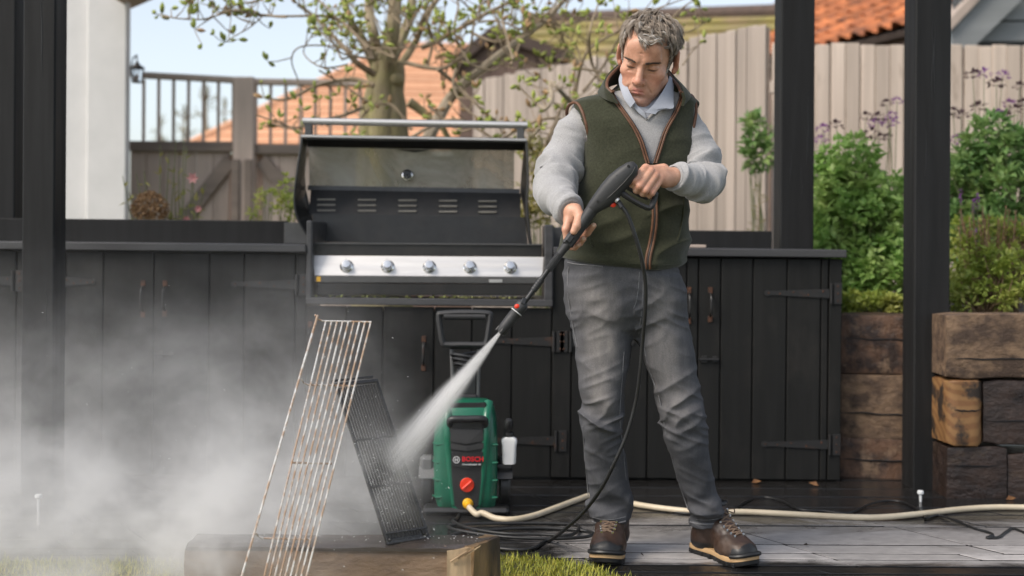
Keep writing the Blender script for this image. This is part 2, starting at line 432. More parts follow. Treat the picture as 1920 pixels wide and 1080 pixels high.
# ---- patio of wet dark slabs
def paver_mat():
    m, nt, b = new_mat('wet_slate_slab')
    mp = coords(nt, (1, 1, 1), rnd=False)
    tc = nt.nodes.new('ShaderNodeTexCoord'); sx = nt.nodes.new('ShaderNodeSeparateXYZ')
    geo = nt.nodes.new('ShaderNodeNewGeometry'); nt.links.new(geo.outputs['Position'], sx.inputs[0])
    # middle paler: sheen put into the colour of drying stone; front and back soaked
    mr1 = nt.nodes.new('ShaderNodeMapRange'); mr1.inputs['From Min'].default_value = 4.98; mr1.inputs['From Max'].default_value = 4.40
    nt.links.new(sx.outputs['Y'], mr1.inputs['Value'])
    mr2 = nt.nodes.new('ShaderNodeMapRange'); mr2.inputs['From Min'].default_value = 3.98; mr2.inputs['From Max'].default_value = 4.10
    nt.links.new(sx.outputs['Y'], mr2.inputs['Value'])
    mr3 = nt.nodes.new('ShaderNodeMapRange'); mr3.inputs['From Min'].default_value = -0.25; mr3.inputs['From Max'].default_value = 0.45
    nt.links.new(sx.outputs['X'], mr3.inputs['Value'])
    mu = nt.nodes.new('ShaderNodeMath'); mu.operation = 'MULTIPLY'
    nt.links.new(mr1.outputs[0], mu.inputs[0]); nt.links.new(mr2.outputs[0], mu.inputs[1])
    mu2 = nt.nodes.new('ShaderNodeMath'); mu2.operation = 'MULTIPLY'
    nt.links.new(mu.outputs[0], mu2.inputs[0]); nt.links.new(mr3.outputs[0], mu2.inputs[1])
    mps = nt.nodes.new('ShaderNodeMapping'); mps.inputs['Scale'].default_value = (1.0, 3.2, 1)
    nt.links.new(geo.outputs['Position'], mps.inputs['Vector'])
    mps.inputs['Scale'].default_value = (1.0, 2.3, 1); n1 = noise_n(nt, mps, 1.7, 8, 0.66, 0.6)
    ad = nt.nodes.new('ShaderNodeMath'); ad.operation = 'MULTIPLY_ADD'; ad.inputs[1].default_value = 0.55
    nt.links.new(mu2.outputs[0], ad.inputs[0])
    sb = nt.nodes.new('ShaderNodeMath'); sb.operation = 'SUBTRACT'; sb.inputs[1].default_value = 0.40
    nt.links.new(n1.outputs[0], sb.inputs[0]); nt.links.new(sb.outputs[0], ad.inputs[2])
    dry = ramp(nt, ad, [(.32, 0), (.58, 1)])  # weight of the pale tone: painted sheen as well as dryness
    oi = nt.nodes.new('ShaderNodeObjectInfo'); mrr = nt.nodes.new('ShaderNodeMapRange')
    mrr.inputs['To Min'].default_value = .75; mrr.inputs['To Max'].default_value = 1.2
    nt.links.new(oi.outputs['Random'], mrr.inputs['Value'])
    nf = noise_n(nt, mps, 16, 7, 0.7)
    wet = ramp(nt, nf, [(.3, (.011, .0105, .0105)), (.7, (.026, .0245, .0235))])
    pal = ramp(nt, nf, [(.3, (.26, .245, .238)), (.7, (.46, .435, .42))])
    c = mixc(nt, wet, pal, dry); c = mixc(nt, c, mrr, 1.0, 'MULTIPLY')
    nt.links.new(mout(c), b.inputs['Base Color'])
    rg = ramp(nt, dry, [(0, .13), (.6, .30), (1, .46)], 'Color')
    nt.links.new(rg.outputs[0], b.inputs['Roughness'])
    b.inputs['Specular IOR Level'].default_value = .6
    nb = noise_n(nt, mps, 26, 8, 0.7)
    bump(nt, b, nb, .35, .004)
    return m
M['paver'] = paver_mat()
PX0, PX1 = -3.2, 3.6
patio = tag(link_mesh('patio', [(PX0, 3.0, -.022), (PX1, 3.0, -.022), (PX1, 6.6, -.022), (PX0, 6.6, -.022),
                                (PX0, 3.0, -.05), (PX1, 3.0, -.05), (PX1, 6.6, -.05), (PX0, 6.6, -.05)],
                      [[0, 1, 2, 3], [4, 7, 6, 5], [0, 4, 5, 1], [1, 5, 6, 2], [2, 6, 7, 3], [3, 7, 4, 0]], M['joint']), kind='structure')
rows = [3.36, 3.60, 3.78, 3.93, 4.02, 4.105, 4.19, 4.31, 4.59, 4.79, 4.91, 5.11, 5.28, 5.47, 5.7]
SK = -0.62
known = {4.02: [1.14, .30], 4.105: [1.09, .36], 4.19: [1.04, 1.69], 4.31: [.966, 1.61], 4.59: [1.10, 1.40, .2]}
for i in range(len(rows)-1):
    y0, y1 = rows[i], rows[i+1]
    x = PX0+rng.uniform(.1, .5); cuts = [PX0]
    fixed = sorted(known.get(y0, []))
    while x < PX1-.3:
        cuts.append(x); x += rng.uniform(.55, .95)
    for fx in fixed:
        cuts = [c for c in cuts if abs(c-fx) > .33]+[fx]
    cuts = sorted(cuts)+[PX1]
    for a, b_ in zip(cuts[:-1], cuts[1:]):
        if b_-a < .03: continue
        g = .0048
        sk0 = 0.0; sk1 = SK*(y1-y0)
        # lawn occupies the near left: no slabs there
        if y1 < 3.95 and (a+b_)/2 < .1: continue
        c = lambda xx, yy: xx+SK*(yy-y0)
        z = rng.uniform(-.0012, .0012); bv = .0016
        h = .0075
        top = [(c(a, y0)+g+bv, y0+h+bv, z), (c(b_, y0)-g-bv, y0+h+bv, z), (c(b_, y1)-g-bv, y1-h-bv, z), (c(a, y1)+g+bv, y1-h-bv, z)]
        mid = [(c(a, y0)+g, y0+h, z-bv), (c(b_, y0)-g, y0+h, z-bv), (c(b_, y1)-g, y1-h, z-bv), (c(a, y1)+g, y1-h, z-bv)]
        low = [(p[0], p[1], -.021) for p in mid]
        fs = [[0, 1, 2, 3]]
        for k in range(4):
            l = (k+1) % 4
            fs.append([4+k, 4+l, l, k]); fs.append([8+k, 8+l, 4+l, 4+k])
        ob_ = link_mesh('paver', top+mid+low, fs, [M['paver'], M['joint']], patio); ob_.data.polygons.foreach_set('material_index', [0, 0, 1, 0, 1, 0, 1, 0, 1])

# ---- lawn: earth sheet + grass blades
LAWN = [(-2.9, 1.6), (-2.9, 3.99), (-1.0, 4.01), (-.25, 4.06), (.02, 4.09), (.16, 4.05), (.25, 3.97), (.335, 3.86), (.40, 3.70), (.44, 3.3), (.44, 1.6)]
def in_poly(x, y, poly):
    c = False; j = len(poly)-1
    for i in range(len(poly)):
        xi, yi = poly[i]; xj, yj = poly[j]
        if (yi > y) != (yj > y) and x < (xj-xi)*(y-yi)/(yj-yi)+xi: c = not c
        j = i
    return c
lv = [(x, y, .006) for x, y in LAWN]+[(x, y, -.03) for x, y in LAWN]
nl = len(LAWN)
M['turf'] = pmat('turf_earth', (.12, .12, .03), (.06, .055, .02), .95, 30, bumps=.6, bdist=.01)
tag(link_mesh('lawn', lv, [list(range(nl))[::-1]]+[[k, (k+1) % nl, (k+1) % nl+nl, k+nl] for k in range(nl)], M['turf']), kind='structure')
def grass_mat():
    m, nt, b = new_mat('grass_blade')
    mp = coords(nt, rnd=False); n = noise_n(nt, mp, 9, 4); n2 = noise_n(nt, mp, 170, 2)
    c = ramp(nt, n, [(.3, (.27, .30, .04)), (.55, (.42, .40, .06)), (.75, (.52, .43, .09))])
    c2 = ramp(nt, n2, [(.35, (.6, .75, .5)), (.65, (1.25, 1.1, 1.0))])
    c = mixc(nt, c, c2, 1.0, 'MULTIPLY')
    nt.links.new(mout(c), b.inputs['Base Color']); b.inputs['Roughness'].default_value = .55
    b.inputs['Transmission Weight'].default_value = 0.0
    b.inputs['Subsurface Weight'].default_value = 0.0
    return m
M['grass'] = grass_mat()
gv = []; gf = []
def blade(x, y, h, w, lean, az):
    k = len(gv); dx, dy = math.cos(az), math.sin(az)
    px_, py_ = -dy*w/2, dx*w/2
    gv.extend([(x-px_, y-py_, 0), (x+px_, y+py_, 0), (x-px_*.7+dx*lean*.4, y-py_*.7+dy*lean*.4, h*.6), (x+px_*.7+dx*lean*.4, y+py_*.7+dy*lean*.4, h*.6), (x+dx*lean, y+dy*lean, h)])
    gf.append([k, k+1, k+3, k+2]); gf.append([k+2, k+3, k+4])
n_b = 0
while n_b < 26000:
    x = rng.uniform(-2.2, .47); y = rng.uniform(3.25, 4.12) if x < -.05 else rng.uniform(3.1, 4.12)
    jx, jy = x+rng.gauss(0, .012), y+rng.gauss(0, .012)
    if not in_poly(jx, jy, LAWN): continue
    if -1.08 < x < -.05 and 3.52 < y < 3.64: continue
    if x < -.3 and rng.random() < .45: continue
    h = rng.uniform(.014, .034)*(1.15 if rng.random() < .12 else 1)
    blade(x, y, h, rng.uniform(.0022, .0042), rng.uniform(.004, .028), rng.uniform(0, 6.28)); n_b += 1
tag(link_mesh('grass', gv, gf, M['grass']), 'short yellowish green lawn grass beside the paving', 'grass', kind='stuff')

# ---- raised bed of railway sleepers
bed = empty('raised_bed', (2.0, 5.4, 0), 'raised garden bed built from old brown railway sleepers', 'raised bed')
def rough_block(mb, c0, c1, nx=10, amp=.0055, seed=0, bev=.007):
    """a weathered timber baulk between two corners, its faces uneven and its edges worn"""
    lo = Vector([min(c0[i], c1[i]) for i in range(3)]); hi = Vector([max(c0[i], c1[i]) for i in range(3)])
    L = hi-lo; vs = []; fs = []
    prof = []
    for k in range(4):
        cy, cz = [(0, 0), (1, 0), (1, 1), (0, 1)][k]
        for q in range(4):
            a = [math.pi, 1.5*math.pi, 0, .5*math.pi][k]+q/3*math.pi/2
            yy = (bev if cy == 0 else L.y-bev)+math.cos(a)*bev
            zz = (bev if cz == 0 else L.z-bev)+math.sin(a)*bev
            prof.append((yy, zz))
    prof2 = []
    for i in range(len(prof)):
        a, b_ = prof[i], prof[(i+1) % len(prof)]
        d = math.hypot(a[0]-b_[0], a[1]-b_[1]); n = max(1, int(d/.035))
        for q in range(n): prof2.append((a[0]+(b_[0]-a[0])*q/n, a[1]+(b_[1]-a[1])*q/n))
    rings = []
    for i in range(nx+1):
        t = i/nx; x = lo.x+L.x*t; r = []
        for (yy, zz) in prof2:
            s = .94 if i in (0, nx) else 1.0
            y = lo.y+L.y/2+(yy-L.y/2)*s; z = lo.z+L.z/2+(zz-L.z/2)*s
            nv = mnoise.noise_vector(Vector((x*5+seed*7.3, y*14+seed, z*14)))
            nv2 = mnoise.noise_vector(Vector((x*1.6+seed*3.1, y*3, z*3+seed)))
            r.append(Vector((x+nv.x*amp*.5, y+nv.y*amp+nv2.y*amp, z+nv.z*amp+nv2.z*amp*1.1)))
        rings.append(r)
    mb.loft(rings)
def sleeper(pxa, pxb, pya, pyb, Y, depth, m, seed, label=None, yaw=0.0):
    a = P(pxa, pya, Y); b_ = P(pxb, pyb, Y)
    mb = MB(); rough_block(mb, (a.x, Y, b_.z), (b_.x, Y+depth, a.z), nx=max(6, int(abs(b_.x-a.x)/.06)), seed=seed)
    if yaw:
        c = Vector((a.x, Y)); cs, sn = math.cos(yaw), math.sin(yaw)
        mb.v = [(c.x+(p[0]-c.x)*cs-(p[1]-c.y)*sn, c.y+(p[0]-c.x)*sn+(p[1]-c.y)*cs, p[2]) for p in mb.v]
    o = mb.build('sleeper', m, bed, smooth=True, auto=50)
    if label: o['label'] = label
    rr_ = random.Random(seed*13); zc_ = a.z+(b_.z-a.z)*rr_.uniform(.3, .7)
    xa_ = a.x+rr_.uniform(.0, .08); L_ = min(abs(b_.x-a.x)*.8, .5); cs_, sn_ = math.cos(yaw), math.sin(yaw)
    cp_ = [Vector((xa_+L_*t, Y-.0035, zc_+.008*mnoise.noise(Vector((t*5, seed, 0))))) for t in np.linspace(0, 1, 12)]
    if yaw: cp_ = [Vector((a.x+(p.x-a.x)*cs_-(p.y-Y)*sn_, Y+(p.x-a.x)*sn_+(p.y-Y)*cs_, p.z)) for p in cp_]
    mb = MB(); mb.tube(cp_, [.0005, .003, .0042, .0025, .004, .002, .0005], 5); mb.build('drying_crack', M['joint'], o)
    return o
YW = -R(13)
sleeper(1560, 1770, 590, 701, 5.58, .24, M['sleeper'], 1, yaw=YW)
sleeper(1560, 1770, 701, 822, 5.57, .24, M['sleeper_pale'], 2, 'paler brown sleeper', yaw=YW)
sleeper(1560, 1770, 819, 925, 5.57, .24, M['sleeper'], 3, yaw=YW)
sleeper(1777, 2100, 590, 711, 5.09, .22, M['sleeper_pale'], 4, 'pale sleeper with a long crack on top')
e = sleeper(1778, 1844, 712, 836, 5.085, .9, None, 5, 'sawn orange-brown sleeper end with a split round corner')
def end_mat():
    m, nt, b = new_mat('sawn_sleeper_end')
    mp = coords(nt, (1, 1, 1), rnd=False)
    wv = nt.nodes.new('ShaderNodeTexWave'); wv.wave_type = 'RINGS'; wv.inputs['Scale'].default_value = 9; wv.inputs['Distortion'].default_value = 3; wv.inputs['Detail'].default_value = 3
    nt.links.new(mp.outputs[0], wv.inputs['Vector'])
    n = noise_n(nt, mp, 9, 5)
    c = ramp(nt, wv, [(.2, (.235, .125, .048)), (.8, (.18, .085, .032))], 'Fac')
    k = ramp(nt, n, [(.50, 0), (.60, 1)]); c = mixc(nt, c, (.03, .02, .014), k)
    nt.links.new(mout(c), b.inputs['Base Color']); b.inputs['Roughness'].default_value = .55
    return m
e.data.materials.clear(); e.data.materials.append(end_mat())
sleeper(1845, 2120, 713, 836, 5.10, .22, M['sleeper_dark'], 6)
sleeper(1777, 1889, 838, 945, 5.10, .22, M['sleeper_dark'], 7)
sleeper(1891, 2130, 850, 950, 5.11, .22, M['sleeper_dark'], 8)
mb = MB(); a = P(1560, 600, 5.6)
mb.add([(1.42, 5.72, .70), (2.0, 5.56, .70), (2.0, 5.25, .71), (3.8, 5.25, .71), (3.8, 9.2, .74), (1.42, 9.2, .74)], [[0, 1, 2, 3, 4, 5]])
mb.add([(1.42, 5.72, .70), (1.42, 9.2, .74), (1.42, 9.2, -.05), (1.42, 5.72, -.05)], [[0, 1, 2, 3]])
mb.build('soil', M['soil'], bed)

# ---- pergola posts
def post(name, pxl, pxr, Y, depth, z0, z1, m, label, seed):
    a = P(pxl, 900, Y); b_ = P(pxr, 900, Y)
    r = empty(name, ((a.x+b_.x)/2, Y+depth/2, z0), label, 'post', 'dark pergola posts')
    mb = MB(); mb.box((a.x, Y, z0), (b_.x, Y+depth, z1), .006); mb.build('shaft', m, r)
    # drying cracks: thin sunken-looking splinters standing 1 mm proud as dark filler
    rg = random.Random(seed); 
    for _ in range(5):
        mc = MB()
        x = rg.uniform(a.x+.02, b_.x-.02); z = rg.uniform(.3, 2.2); L = rg.uniform(.12, .4)
        pts = [(x+rg.gauss(0, .002), Y-.0005, z+L*t) for t in np.linspace(0, 1, 6)]
        mc.tube(pts, [.0004, .0016, .0018, .0016, .001, .0004], 5); mc.build('drying_crack', M['joint'], r)
    return r
p_ = post('pergola_post', 1712, 1779, 5.28, .158, -.01, 3.3, M['charcoal'], 'dark charcoal post standing in front of the sleeper bed', 3)
p_ = post('pergola_post', 1460, 1523, 5.86, .158, -.01, 3.3, M['charcoal'], 'dark charcoal post rising behind the right end of the worktop', 4)
p_ = post('pergola_post', 38, 99, 4.9, .13, -.01, 3.3, M['charcoal'], 'dark charcoal post left of the white pillar, in front of the cupboards', 5)
p_ = post('pergola_post', -120, 24, 5.86, .16, -.01, 3.3, M['charcoal'], 'dark post cut off by the left edge of the picture', 6)

# ---- fences of upright boards
def board_mesh(w, h, t, seed):
    mb = MB(); mb.box((0, 0, 0), (w, t, h), .003)
    o = mb.build('board', None); me = o.data; bpy.data.objects.remove(o); return me
def fence(name, A, B, z0, z1a, z1b, w, m, label, off=(0, -1), seed=1):
    A = Vector((A[0], A[1], 0)); B = Vector((B[0], B[1], 0)); d = B-A; L = d.length; d.normalize()
    yaw = math.atan2(d.y, d.x); rg = random.Random(seed)
    r = empty(name, (A.x, A.y, z0), label, 'fence', 'board fences round the garden')
    r.rotation_euler.z = yaw
    n = int(L/w); meshes = [board_mesh(w-.008, 1.0, .016, k) for k in range(3)]
    for me in meshes: me.materials.append(m)
    for i in range(n):
        o = bpy.data.objects.new('board', meshes[i % 3]); COL.objects.link(o); o.parent = r
        t = i/max(1, n-1); h = (z1a+(z1b-z1a)*t)-z0
        o.location = (i*w, -.014-rg.uniform(0, .004), rg.uniform(-.012, .012)); o.scale = (1, 1, h)
        o.rotation_euler = (0, R(rg.gauss(0, .15)), R(rg.uniform(1.0, 3.0)))
    mb = MB(); mb.box((0, .008, .02), (L, .011, min(z1a, z1b)-z0-.03), 0); bk = mb; mb = MB()
    for i in range(n):
        hh = (z1a+(z1b-z1a)*i/max(1, n-1))-z0-.02
        mb.box((i*w, .0085, .02), (i*w+w, .0115, hh), 0)
    Mr = Matrix.Translation((A.x, A.y, z0)) @ Matrix.Rotation(yaw, 4, 'Z')
    me_ = mb.build('gap_shade_backing', M['oak_dark'], None); me_.parent = r; me_['kind'] = 'stuff'  # added dark sheets behind the boards, standing in for shade in the gaps
    mb = MB()
    mb.box((0, .012, .3), (L, .05, .38), .004); mb.box((0, .012, (z1a-z0)*.82), (L, .05, (z1a-z0)*.82+.08), .004)
    for q, p in enumerate(mb.v): pass
    o = MB(); o.v = [tuple(Matrix.Rotation(yaw, 3, 'Z') @ Vector(p)+Vector((A.x, A.y, z0))) for p in mb.v]; o.f = mb.f; o.mi = mb.mi
    rail = o.build('rail', m, None)
    # rail vertices are in world axes: bring them under the turned fence
    rail.data.transform(Matrix.Translation((-A.x, -A.y, -z0))); rail.data.transform(Matrix.Rotation(-yaw, 4, 'Z'))
    rail.parent = r
    return r
zt = P(1600, 84, 9.0).z
fence('board_fence', (1.90, 9.0), (4.6, 9.0), .5, zt, zt, .108, M['fence'], 'tall pale upright board fence behind the flower bed')
A = P(1452, 43, 8.2); B = P(890, 152, 11.2)
fence('board_fence', (B.x, B.y), (A.x, A.y), .0, B.z, A.z, .095, M['fence_grey'], 'long silvery board fence running away behind the man', seed=5)
# ---- white rendered house corner on the left
hs_ = empty('white_house', P(200, 450, 9.0)*1, 'white rendered house corner with a brown eave, beyond the worktop', 'house')
hs_.location.z = 0
a = P(161, 400, 9.0); b_ = P(236, 400, 9.0); c = P(100, 400, 9.4)
mb = MB(); mb.box((a.x, 9.0, 0), (b_.x, 9.09, 3.6), .01); mb.build('wall', M['white_wall'], hs_)
mb = MB(); mb.box((a.x-2.4, 9.06, 0), (a.x, 9.5, 3.6), .0); mb.build('recessed_wall', M['white_wall'], hs_)
mb = MB(); mb.box((a.x-.02, 8.985, 0), (b_.x+.01, 9.51, .98), .005)
q0 = P(236, 12, 8.8); q1 = P(300, -20, 8.8)
mb = MB(); mb.bar((q0.x-.1, 8.75, q0.z+.09), (q1.x+.5, 8.75, q1.z+.34), .9, .07, up=(0, 0, 1)); mb.build('eave', M['oak'], hs_)
# wall lantern on the pillar
ln = P(257, 136, 8.95)
lamp = empty('wall_lantern', (ln.x, 8.95, ln.z), 'small black wall lantern on the white house corner', 'lantern')
mb = MB(); mb.lathe([(.002, .085), (.012, .075), (.02, .06), (.055, .035), (.058, .03), (.05, .028)], (ln.x, 8.95, ln.z)); mb.build('lantern_cap', M['black_iron'], lamp, True)
mb = MB()
for k in range(6):
    an = k*math.pi/3; x, y = math.cos(an), math.sin(an)
    mb.tube([(ln.x+x*.05, 8.95+y*.05, ln.z+.03), (ln.x+x*.035, 8.95+y*.035, ln.z-.07)], .004, 5)
mb.lathe([(.037, 0), (.037, .008)], (ln.x, 8.95, ln.z-.075)); mb.build('lantern_frame', M['black_iron'], lamp)
def glass_mat(name, tint=(.9, .92, .92), rough=.05, alpha=None):
    m, nt, b = new_mat(name)
    b.inputs['Base Color'].default_value = (*tint, 1); b.inputs['Roughness'].default_value = rough
    b.inputs['Transmission Weight'].default_value = 1.0; b.inputs['IOR'].default_value = 1.15
    return m
M['glass'] = glass_mat('lantern_glass')
mb = MB(); mb.lathe([(.030, -.068), (.044, .028)], (ln.x, 8.95, ln.z), n=6); mb.build('lantern_pane', M['glass'], lamp)
mb = MB(); mb.tube([(ln.x, 8.95, ln.z+.08), (ln.x-.01, 8.97, ln.z+.13), (ln.x-.06, 9.05, ln.z+.12), (ln.x-.085, 9.08, ln.z+.06)], .006, 6); mb.build('bracket', M['black_iron'], lamp)

# ---- tall timber gates with spindles
YG = 9.6
gt = empty('timber_gate', (P(443, 450, YG).x, YG, 0), 'tall brown timber gates with upright spindles along the top', 'gate')
def gx(px): return P(px, 450, YG).x
def gz(py): return P(420, py, YG).z
z_top, z_mid = gz(143), gz(268)
mb = MB(); mb.box((gx(440), YG-.09, 0), (gx(479), YG+.06, gz(146)), .01); mb.build('gate_post', M['oak'], gt)
mb = MB(); mb.bar((gx(245), YG, gz(141)), (gx(478), YG, gz(152)), .09, .045, bev=.006); mb.build('top_rail', M['oak'], gt)
mb = MB(); mb.bar((gx(478), YG, gz(153)), (gx(690), YG, gz(155)), .09, .045, bev=.006); mb.build('top_rail', M['oak'], gt)
mb = MB(); mb.box((gx(243), YG-.05, gz(285)), (gx(440), YG+.05, gz(266)), .006); mb.build('middle_rail', M['oak_dark'], gt)
mb = MB(); mb.box((gx(479), YG-.05, gz(289)), (gx(690), YG+.05, gz(270)), .006); mb.build('middle_rail', M['oak_dark'], gt)
for px in list(range(268, 440, 28))+list(range(506, 690, 28)):
    mb = MB(); mb.box((gx(px)-.011, YG-.011, gz(280)), (gx(px)+.011, YG+.011, gz(150)), .002); mb.build('spindle', M['oak'], gt)
x = gx(243)
while x < gx(690):
    if not (gx(440)-.12 < x < gx(479)):
        mb = MB(); mb.box((x, YG+.0, .05), (x+.125, YG+.025, gz(282)), .004); mb.build('board', M['oak'], gt)
    x += .13
for s0, s1 in (((255, 415), (432, 300)), ((690, 415), (490, 300))):
    mb = MB(); mb.bar((gx(s0[0]), YG-.02, .7), (gx(s1[0]), YG-.02, gz(s1[1])), .04, .11, up=(0, 0, 1), bev=.005); mb.build('brace', M['oak_dark'], gt)
for px in (446, 470):
    mb = MB(); mb.box((gx(px)-.03, YG-.115, .6), (gx(px)+.03, YG-.075, gz(300)), .005); mb.build('lock_stile', M['oak_dark'], gt)

# ---- far roofs
def tile_roof(name, label, cat, o, u, s, nu, ns, tw, th, m, wall=None, group=None, seed=2):
    """roof plane from corner o: u along the courses, s up the slope (unit vectors); every tile its own part"""
    o = Vector(o); u = Vector(u).normalized(); s = Vector(s).normalized(); n = u.cross(s)
    if n.z < 0: n = -n
    r = empty(name, o, label, cat, group)
    mb = MB(); mb.box((0, 0, -.02), (tw*1.02, th*1.25, 0), 0)
    ob = mb.build('tile', m); me = ob.data; bpy.data.objects.remove(ob)
    rg = random.Random(seed); tilt = Matrix.Rotation(R(4), 4, 'X')
    Mx = Matrix(((u.x, s.x, n.x, 0), (u.y, s.y, n.y, 0), (u.z, s.z, n.z, 0), (0, 0, 0, 1)))
    for j in range(ns):
        for i in range(nu):
            t = bpy.data.objects.new('tile', me); COL.objects.link(t); t.parent = r
            t.matrix_local = Matrix.Translation(u*((i+(.5 if j % 2 else 0))*tw)+s*(j*th)+n*(.015+rg.uniform(-.004, .009))) @ Mx @ Matrix.Rotation(R(-6+rg.gauss(0, .8)), 4, 'X')
    b0 = o-n*.02
    mb = MB(); mb.prism([b0, b0+u*(nu*tw+tw/2), b0+u*(nu*tw+tw/2)+s*(ns*th), b0+s*(ns*th)], n*-.05); mb.build('roof_deck', M['brown_roof'], r)
    return r
# orange pantile roof, top right: it faces left and towards us, its rolls running up to the right
tr_ = empty('tiled_roof', (1.365, 16.25, 2.93), 'weathered orange pantile roof rising above the right-hand fence', 'roof')
eu = Vector((.34, -.94, 0)).normalized(); pt_ = R(30)
es = Vector((.94*math.cos(pt_), .34*math.cos(pt_), math.sin(pt_))).normalized(); en = es.cross(eu)
if en.z < 0: en = -en
mb = MB(); TW, TG = .2, .31
prof_ = [(-.1, .0), (-.075, .034), (-.04, .046), (0, .034), (.035, .006), (.075, -.004), (.1, 0)]
mb.loft([[Vector((x, y, z+(.022 if y == 0 else 0))) for x, z in prof_]+[Vector((x, y, z+(.022 if y == 0 else 0)-.014)) for x, z in prof_[::-1]] for y in (0, TG*1.15)])
ob = mb.build('tile', M['tile_orange']); tme = ob.data; bpy.data.objects.remove(ob)
Mx = Matrix(((eu.x, es.x, en.x, 0), (eu.y, es.y, en.y, 0), (eu.z, es.z, en.z, 0), (0, 0, 0, 1)))
rg = random.Random(8)
for j in range(9):
    for i in range(30):
        t = bpy.data.objects.new('tile', tme); COL.objects.link(t); t.parent = tr_
        t.matrix_local = Matrix.Translation(eu*((i+.5)*TW)+es*(j*TG)+en*rg.uniform(0, .012)) @ Mx @ Matrix.Rotation(R(rg.gauss(0, .8)), 4, 'Z')
o_ = Vector(tr_.location)-en*.03
mb = MB(); mb.prism([o_, o_+eu*6.1, o_+eu*6.1+es*2.9, o_+es*2.9], en*-.05); mb.build('roof_deck', M['brown_roof'], tr_)
mb = MB(); q_ = o_+es*.1-en*.06; mb.prism([Vector((q_.x, q_.y, 0)), Vector((q_.x, q_.y, 0))+eu*6.05, q_+eu*6.05, q_], Vector((.94, .34, 0))*.1); mb.build('wall', M['brown_board'], tr_)
# grey shed gable, top right corner
shed = empty('garden_shed', (P(1850, 100, 10.2).x, 10.2, 0), 'grey painted shed gable showing over the right-hand fence', 'shed')
YS = 10.2
def sp(px, py, dy=0): return P(px, py, YS+dy)
mb = MB(); mb.prism([sp(1782, 52), sp(1782, 100), sp(1812, 100), sp(1935, -22), sp(1870, -40)], (0, -.05, 0)); mb.build('barge_board', M['shed_grey'], shed)
mb = MB(); mb.prism([sp(1770, 47, -.1), sp(1783, 56, -.1), sp(1880, -46, -.1), sp(1870, -58, -.1)], (0, .5, 0)); mb.build('roof_edge', M['oak'], shed)
for k in range(4):
    y0 = 78-40*k
    mb = MB(); mb.prism([sp(1800, y0, .08), sp(1800, y0-36, .08), sp(2100, y0-38, .08), sp(2100, y0-2, .08)], (0, .02, 0)); mb.build('board', M['shed_grey'], shed)
mb = MB(); mb.prism([sp(1790, 130, .12), sp(1790, -60, .12), sp(2100, -60, .12), sp(2100, 130, .12)], (0, .05, 0)); mb.build('wall', M['shed_dark'], shed)
# mossy long roof behind the silvery fence
mr = empty('mossy_roof_barn', (P(1220, 60, 15).x, 15, 0), 'long low barn with a yellow-green mossy roof behind the fence', 'barn')
a = P(985, 40, 17.5); b_ = P(1470, 26, 14.5); c = P(1500, 190, 13.0); d = P(960, 190, 15.5)
for k in range(9):
    t0, t1 = k/9, (k+1)/9
    q = [d.lerp(a, t0), c.lerp(b_, t0), c.lerp(b_, t1), d.lerp(a, t1)]
    nn = (q[1]-q[0]).cross(q[3]-q[0]).normalized()
    if nn.z < 0: nn = -nn
    mb = MB(); mb.prism([q[0]-nn*0, q[1], q[2]+nn*-.035, q[3]+nn*-.035], nn*.04); mb.build('roof_course', M['moss_roof'], mr)
mb = MB(); mb.tube([a+Vector((0, 0, .03)), b_+Vector((0, 0, .03))], .09, 8); mb.build('ridge', M['brown_roof'], mr)
mb = MB(); mb.prism([(d.x, d.y, 0), (c.x, c.y, 0), c, d], (0, .1, 0)); mb.build('wall', M['brown_board'], mr)
# small dark gabled barn
bn = empty('dark_barn', (P(960, 150, 12.6).x, 12.6, 0), 'brown boarded barn gable with a dark roof edge behind the branches', 'barn')
Yb = 12.6
def bp(px, py, dy=0): return P(px, py, Yb+dy)
mb = MB(); mb.prism([bp(862, 330), bp(862, 118), bp(928, 66), bp(1068, 118), bp(1068, 330)], (0, 3, 0)); mb.build('wall', M['brown_board'], bn)
mb = MB(); mb.prism([bp(925, 46, -.15), bp(925, 70, -.15), bp(1066, 118, -.15), bp(1074, 98, -.15)], (0, 3.2, 0)); mb.build('roof_slope', M['brown_roof'], bn)
mb = MB(); mb.prism([bp(925, 46, -.14), bp(925, 70, -.14), bp(850, 132, -.14), bp(842, 112, -.14)], (0, 3.2, 0)); mb.build('roof_slope', M['brown_roof'], bn)
x = bp(862, 100).x
while x < bp(1060, 100).x:
    mb = MB(); px_ = 862+(x-bp(862, 100).x)*F/Yb
    top = 118-52*(px_-862)/66 if px_ < 928 else 66+52*(px_-928)/140
    mb.box((x, Yb-.03, 1.2), (x+.15, Yb, bp(px_, top+4).z), .004); mb.build('board', M['brown_board'], bn); x += .158
# large orange tiled house roof beyond the gate
oh = empty('orange_roof_house', (P(640, 200, 19).x, 19, 0), 'far house with a plain orange tiled roof behind the gates and tree', 'house')
def op(px, py, Y=19): return P(px, py, Y)
e0, e1 = op(330, 285), op(905, 285); r0, r1 = op(742, 88, 22), op(905, 92, 22)
nc = 16
for k in range(nc):
    t0, t1 = k/nc, (k+1)/nc
    q = [e0.lerp(r0, t0), e1.lerp(r1, t0), e1.lerp(r1, t1), e0.lerp(r0, t1)]
    nn = (q[1]-q[0]).cross(q[3]-q[0]).normalized()
    if nn.z < 0: nn = -nn
    mb = MB(); mb.prism([q[0], q[1], q[2]-nn*.02, q[3]-nn*.02], nn*.045); mb.build('roof_course', M['tile_far'], oh)
mb = MB(); mb.box((e0.x+.3, 19.3, 0), (e1.x, 24, e0.z), 0); mb.build('wall', M['brown_board'], oh)
mb = MB(); mb.tube([r0, r1], .1, 8); mb.build('ridge', M['tile_far'], oh)
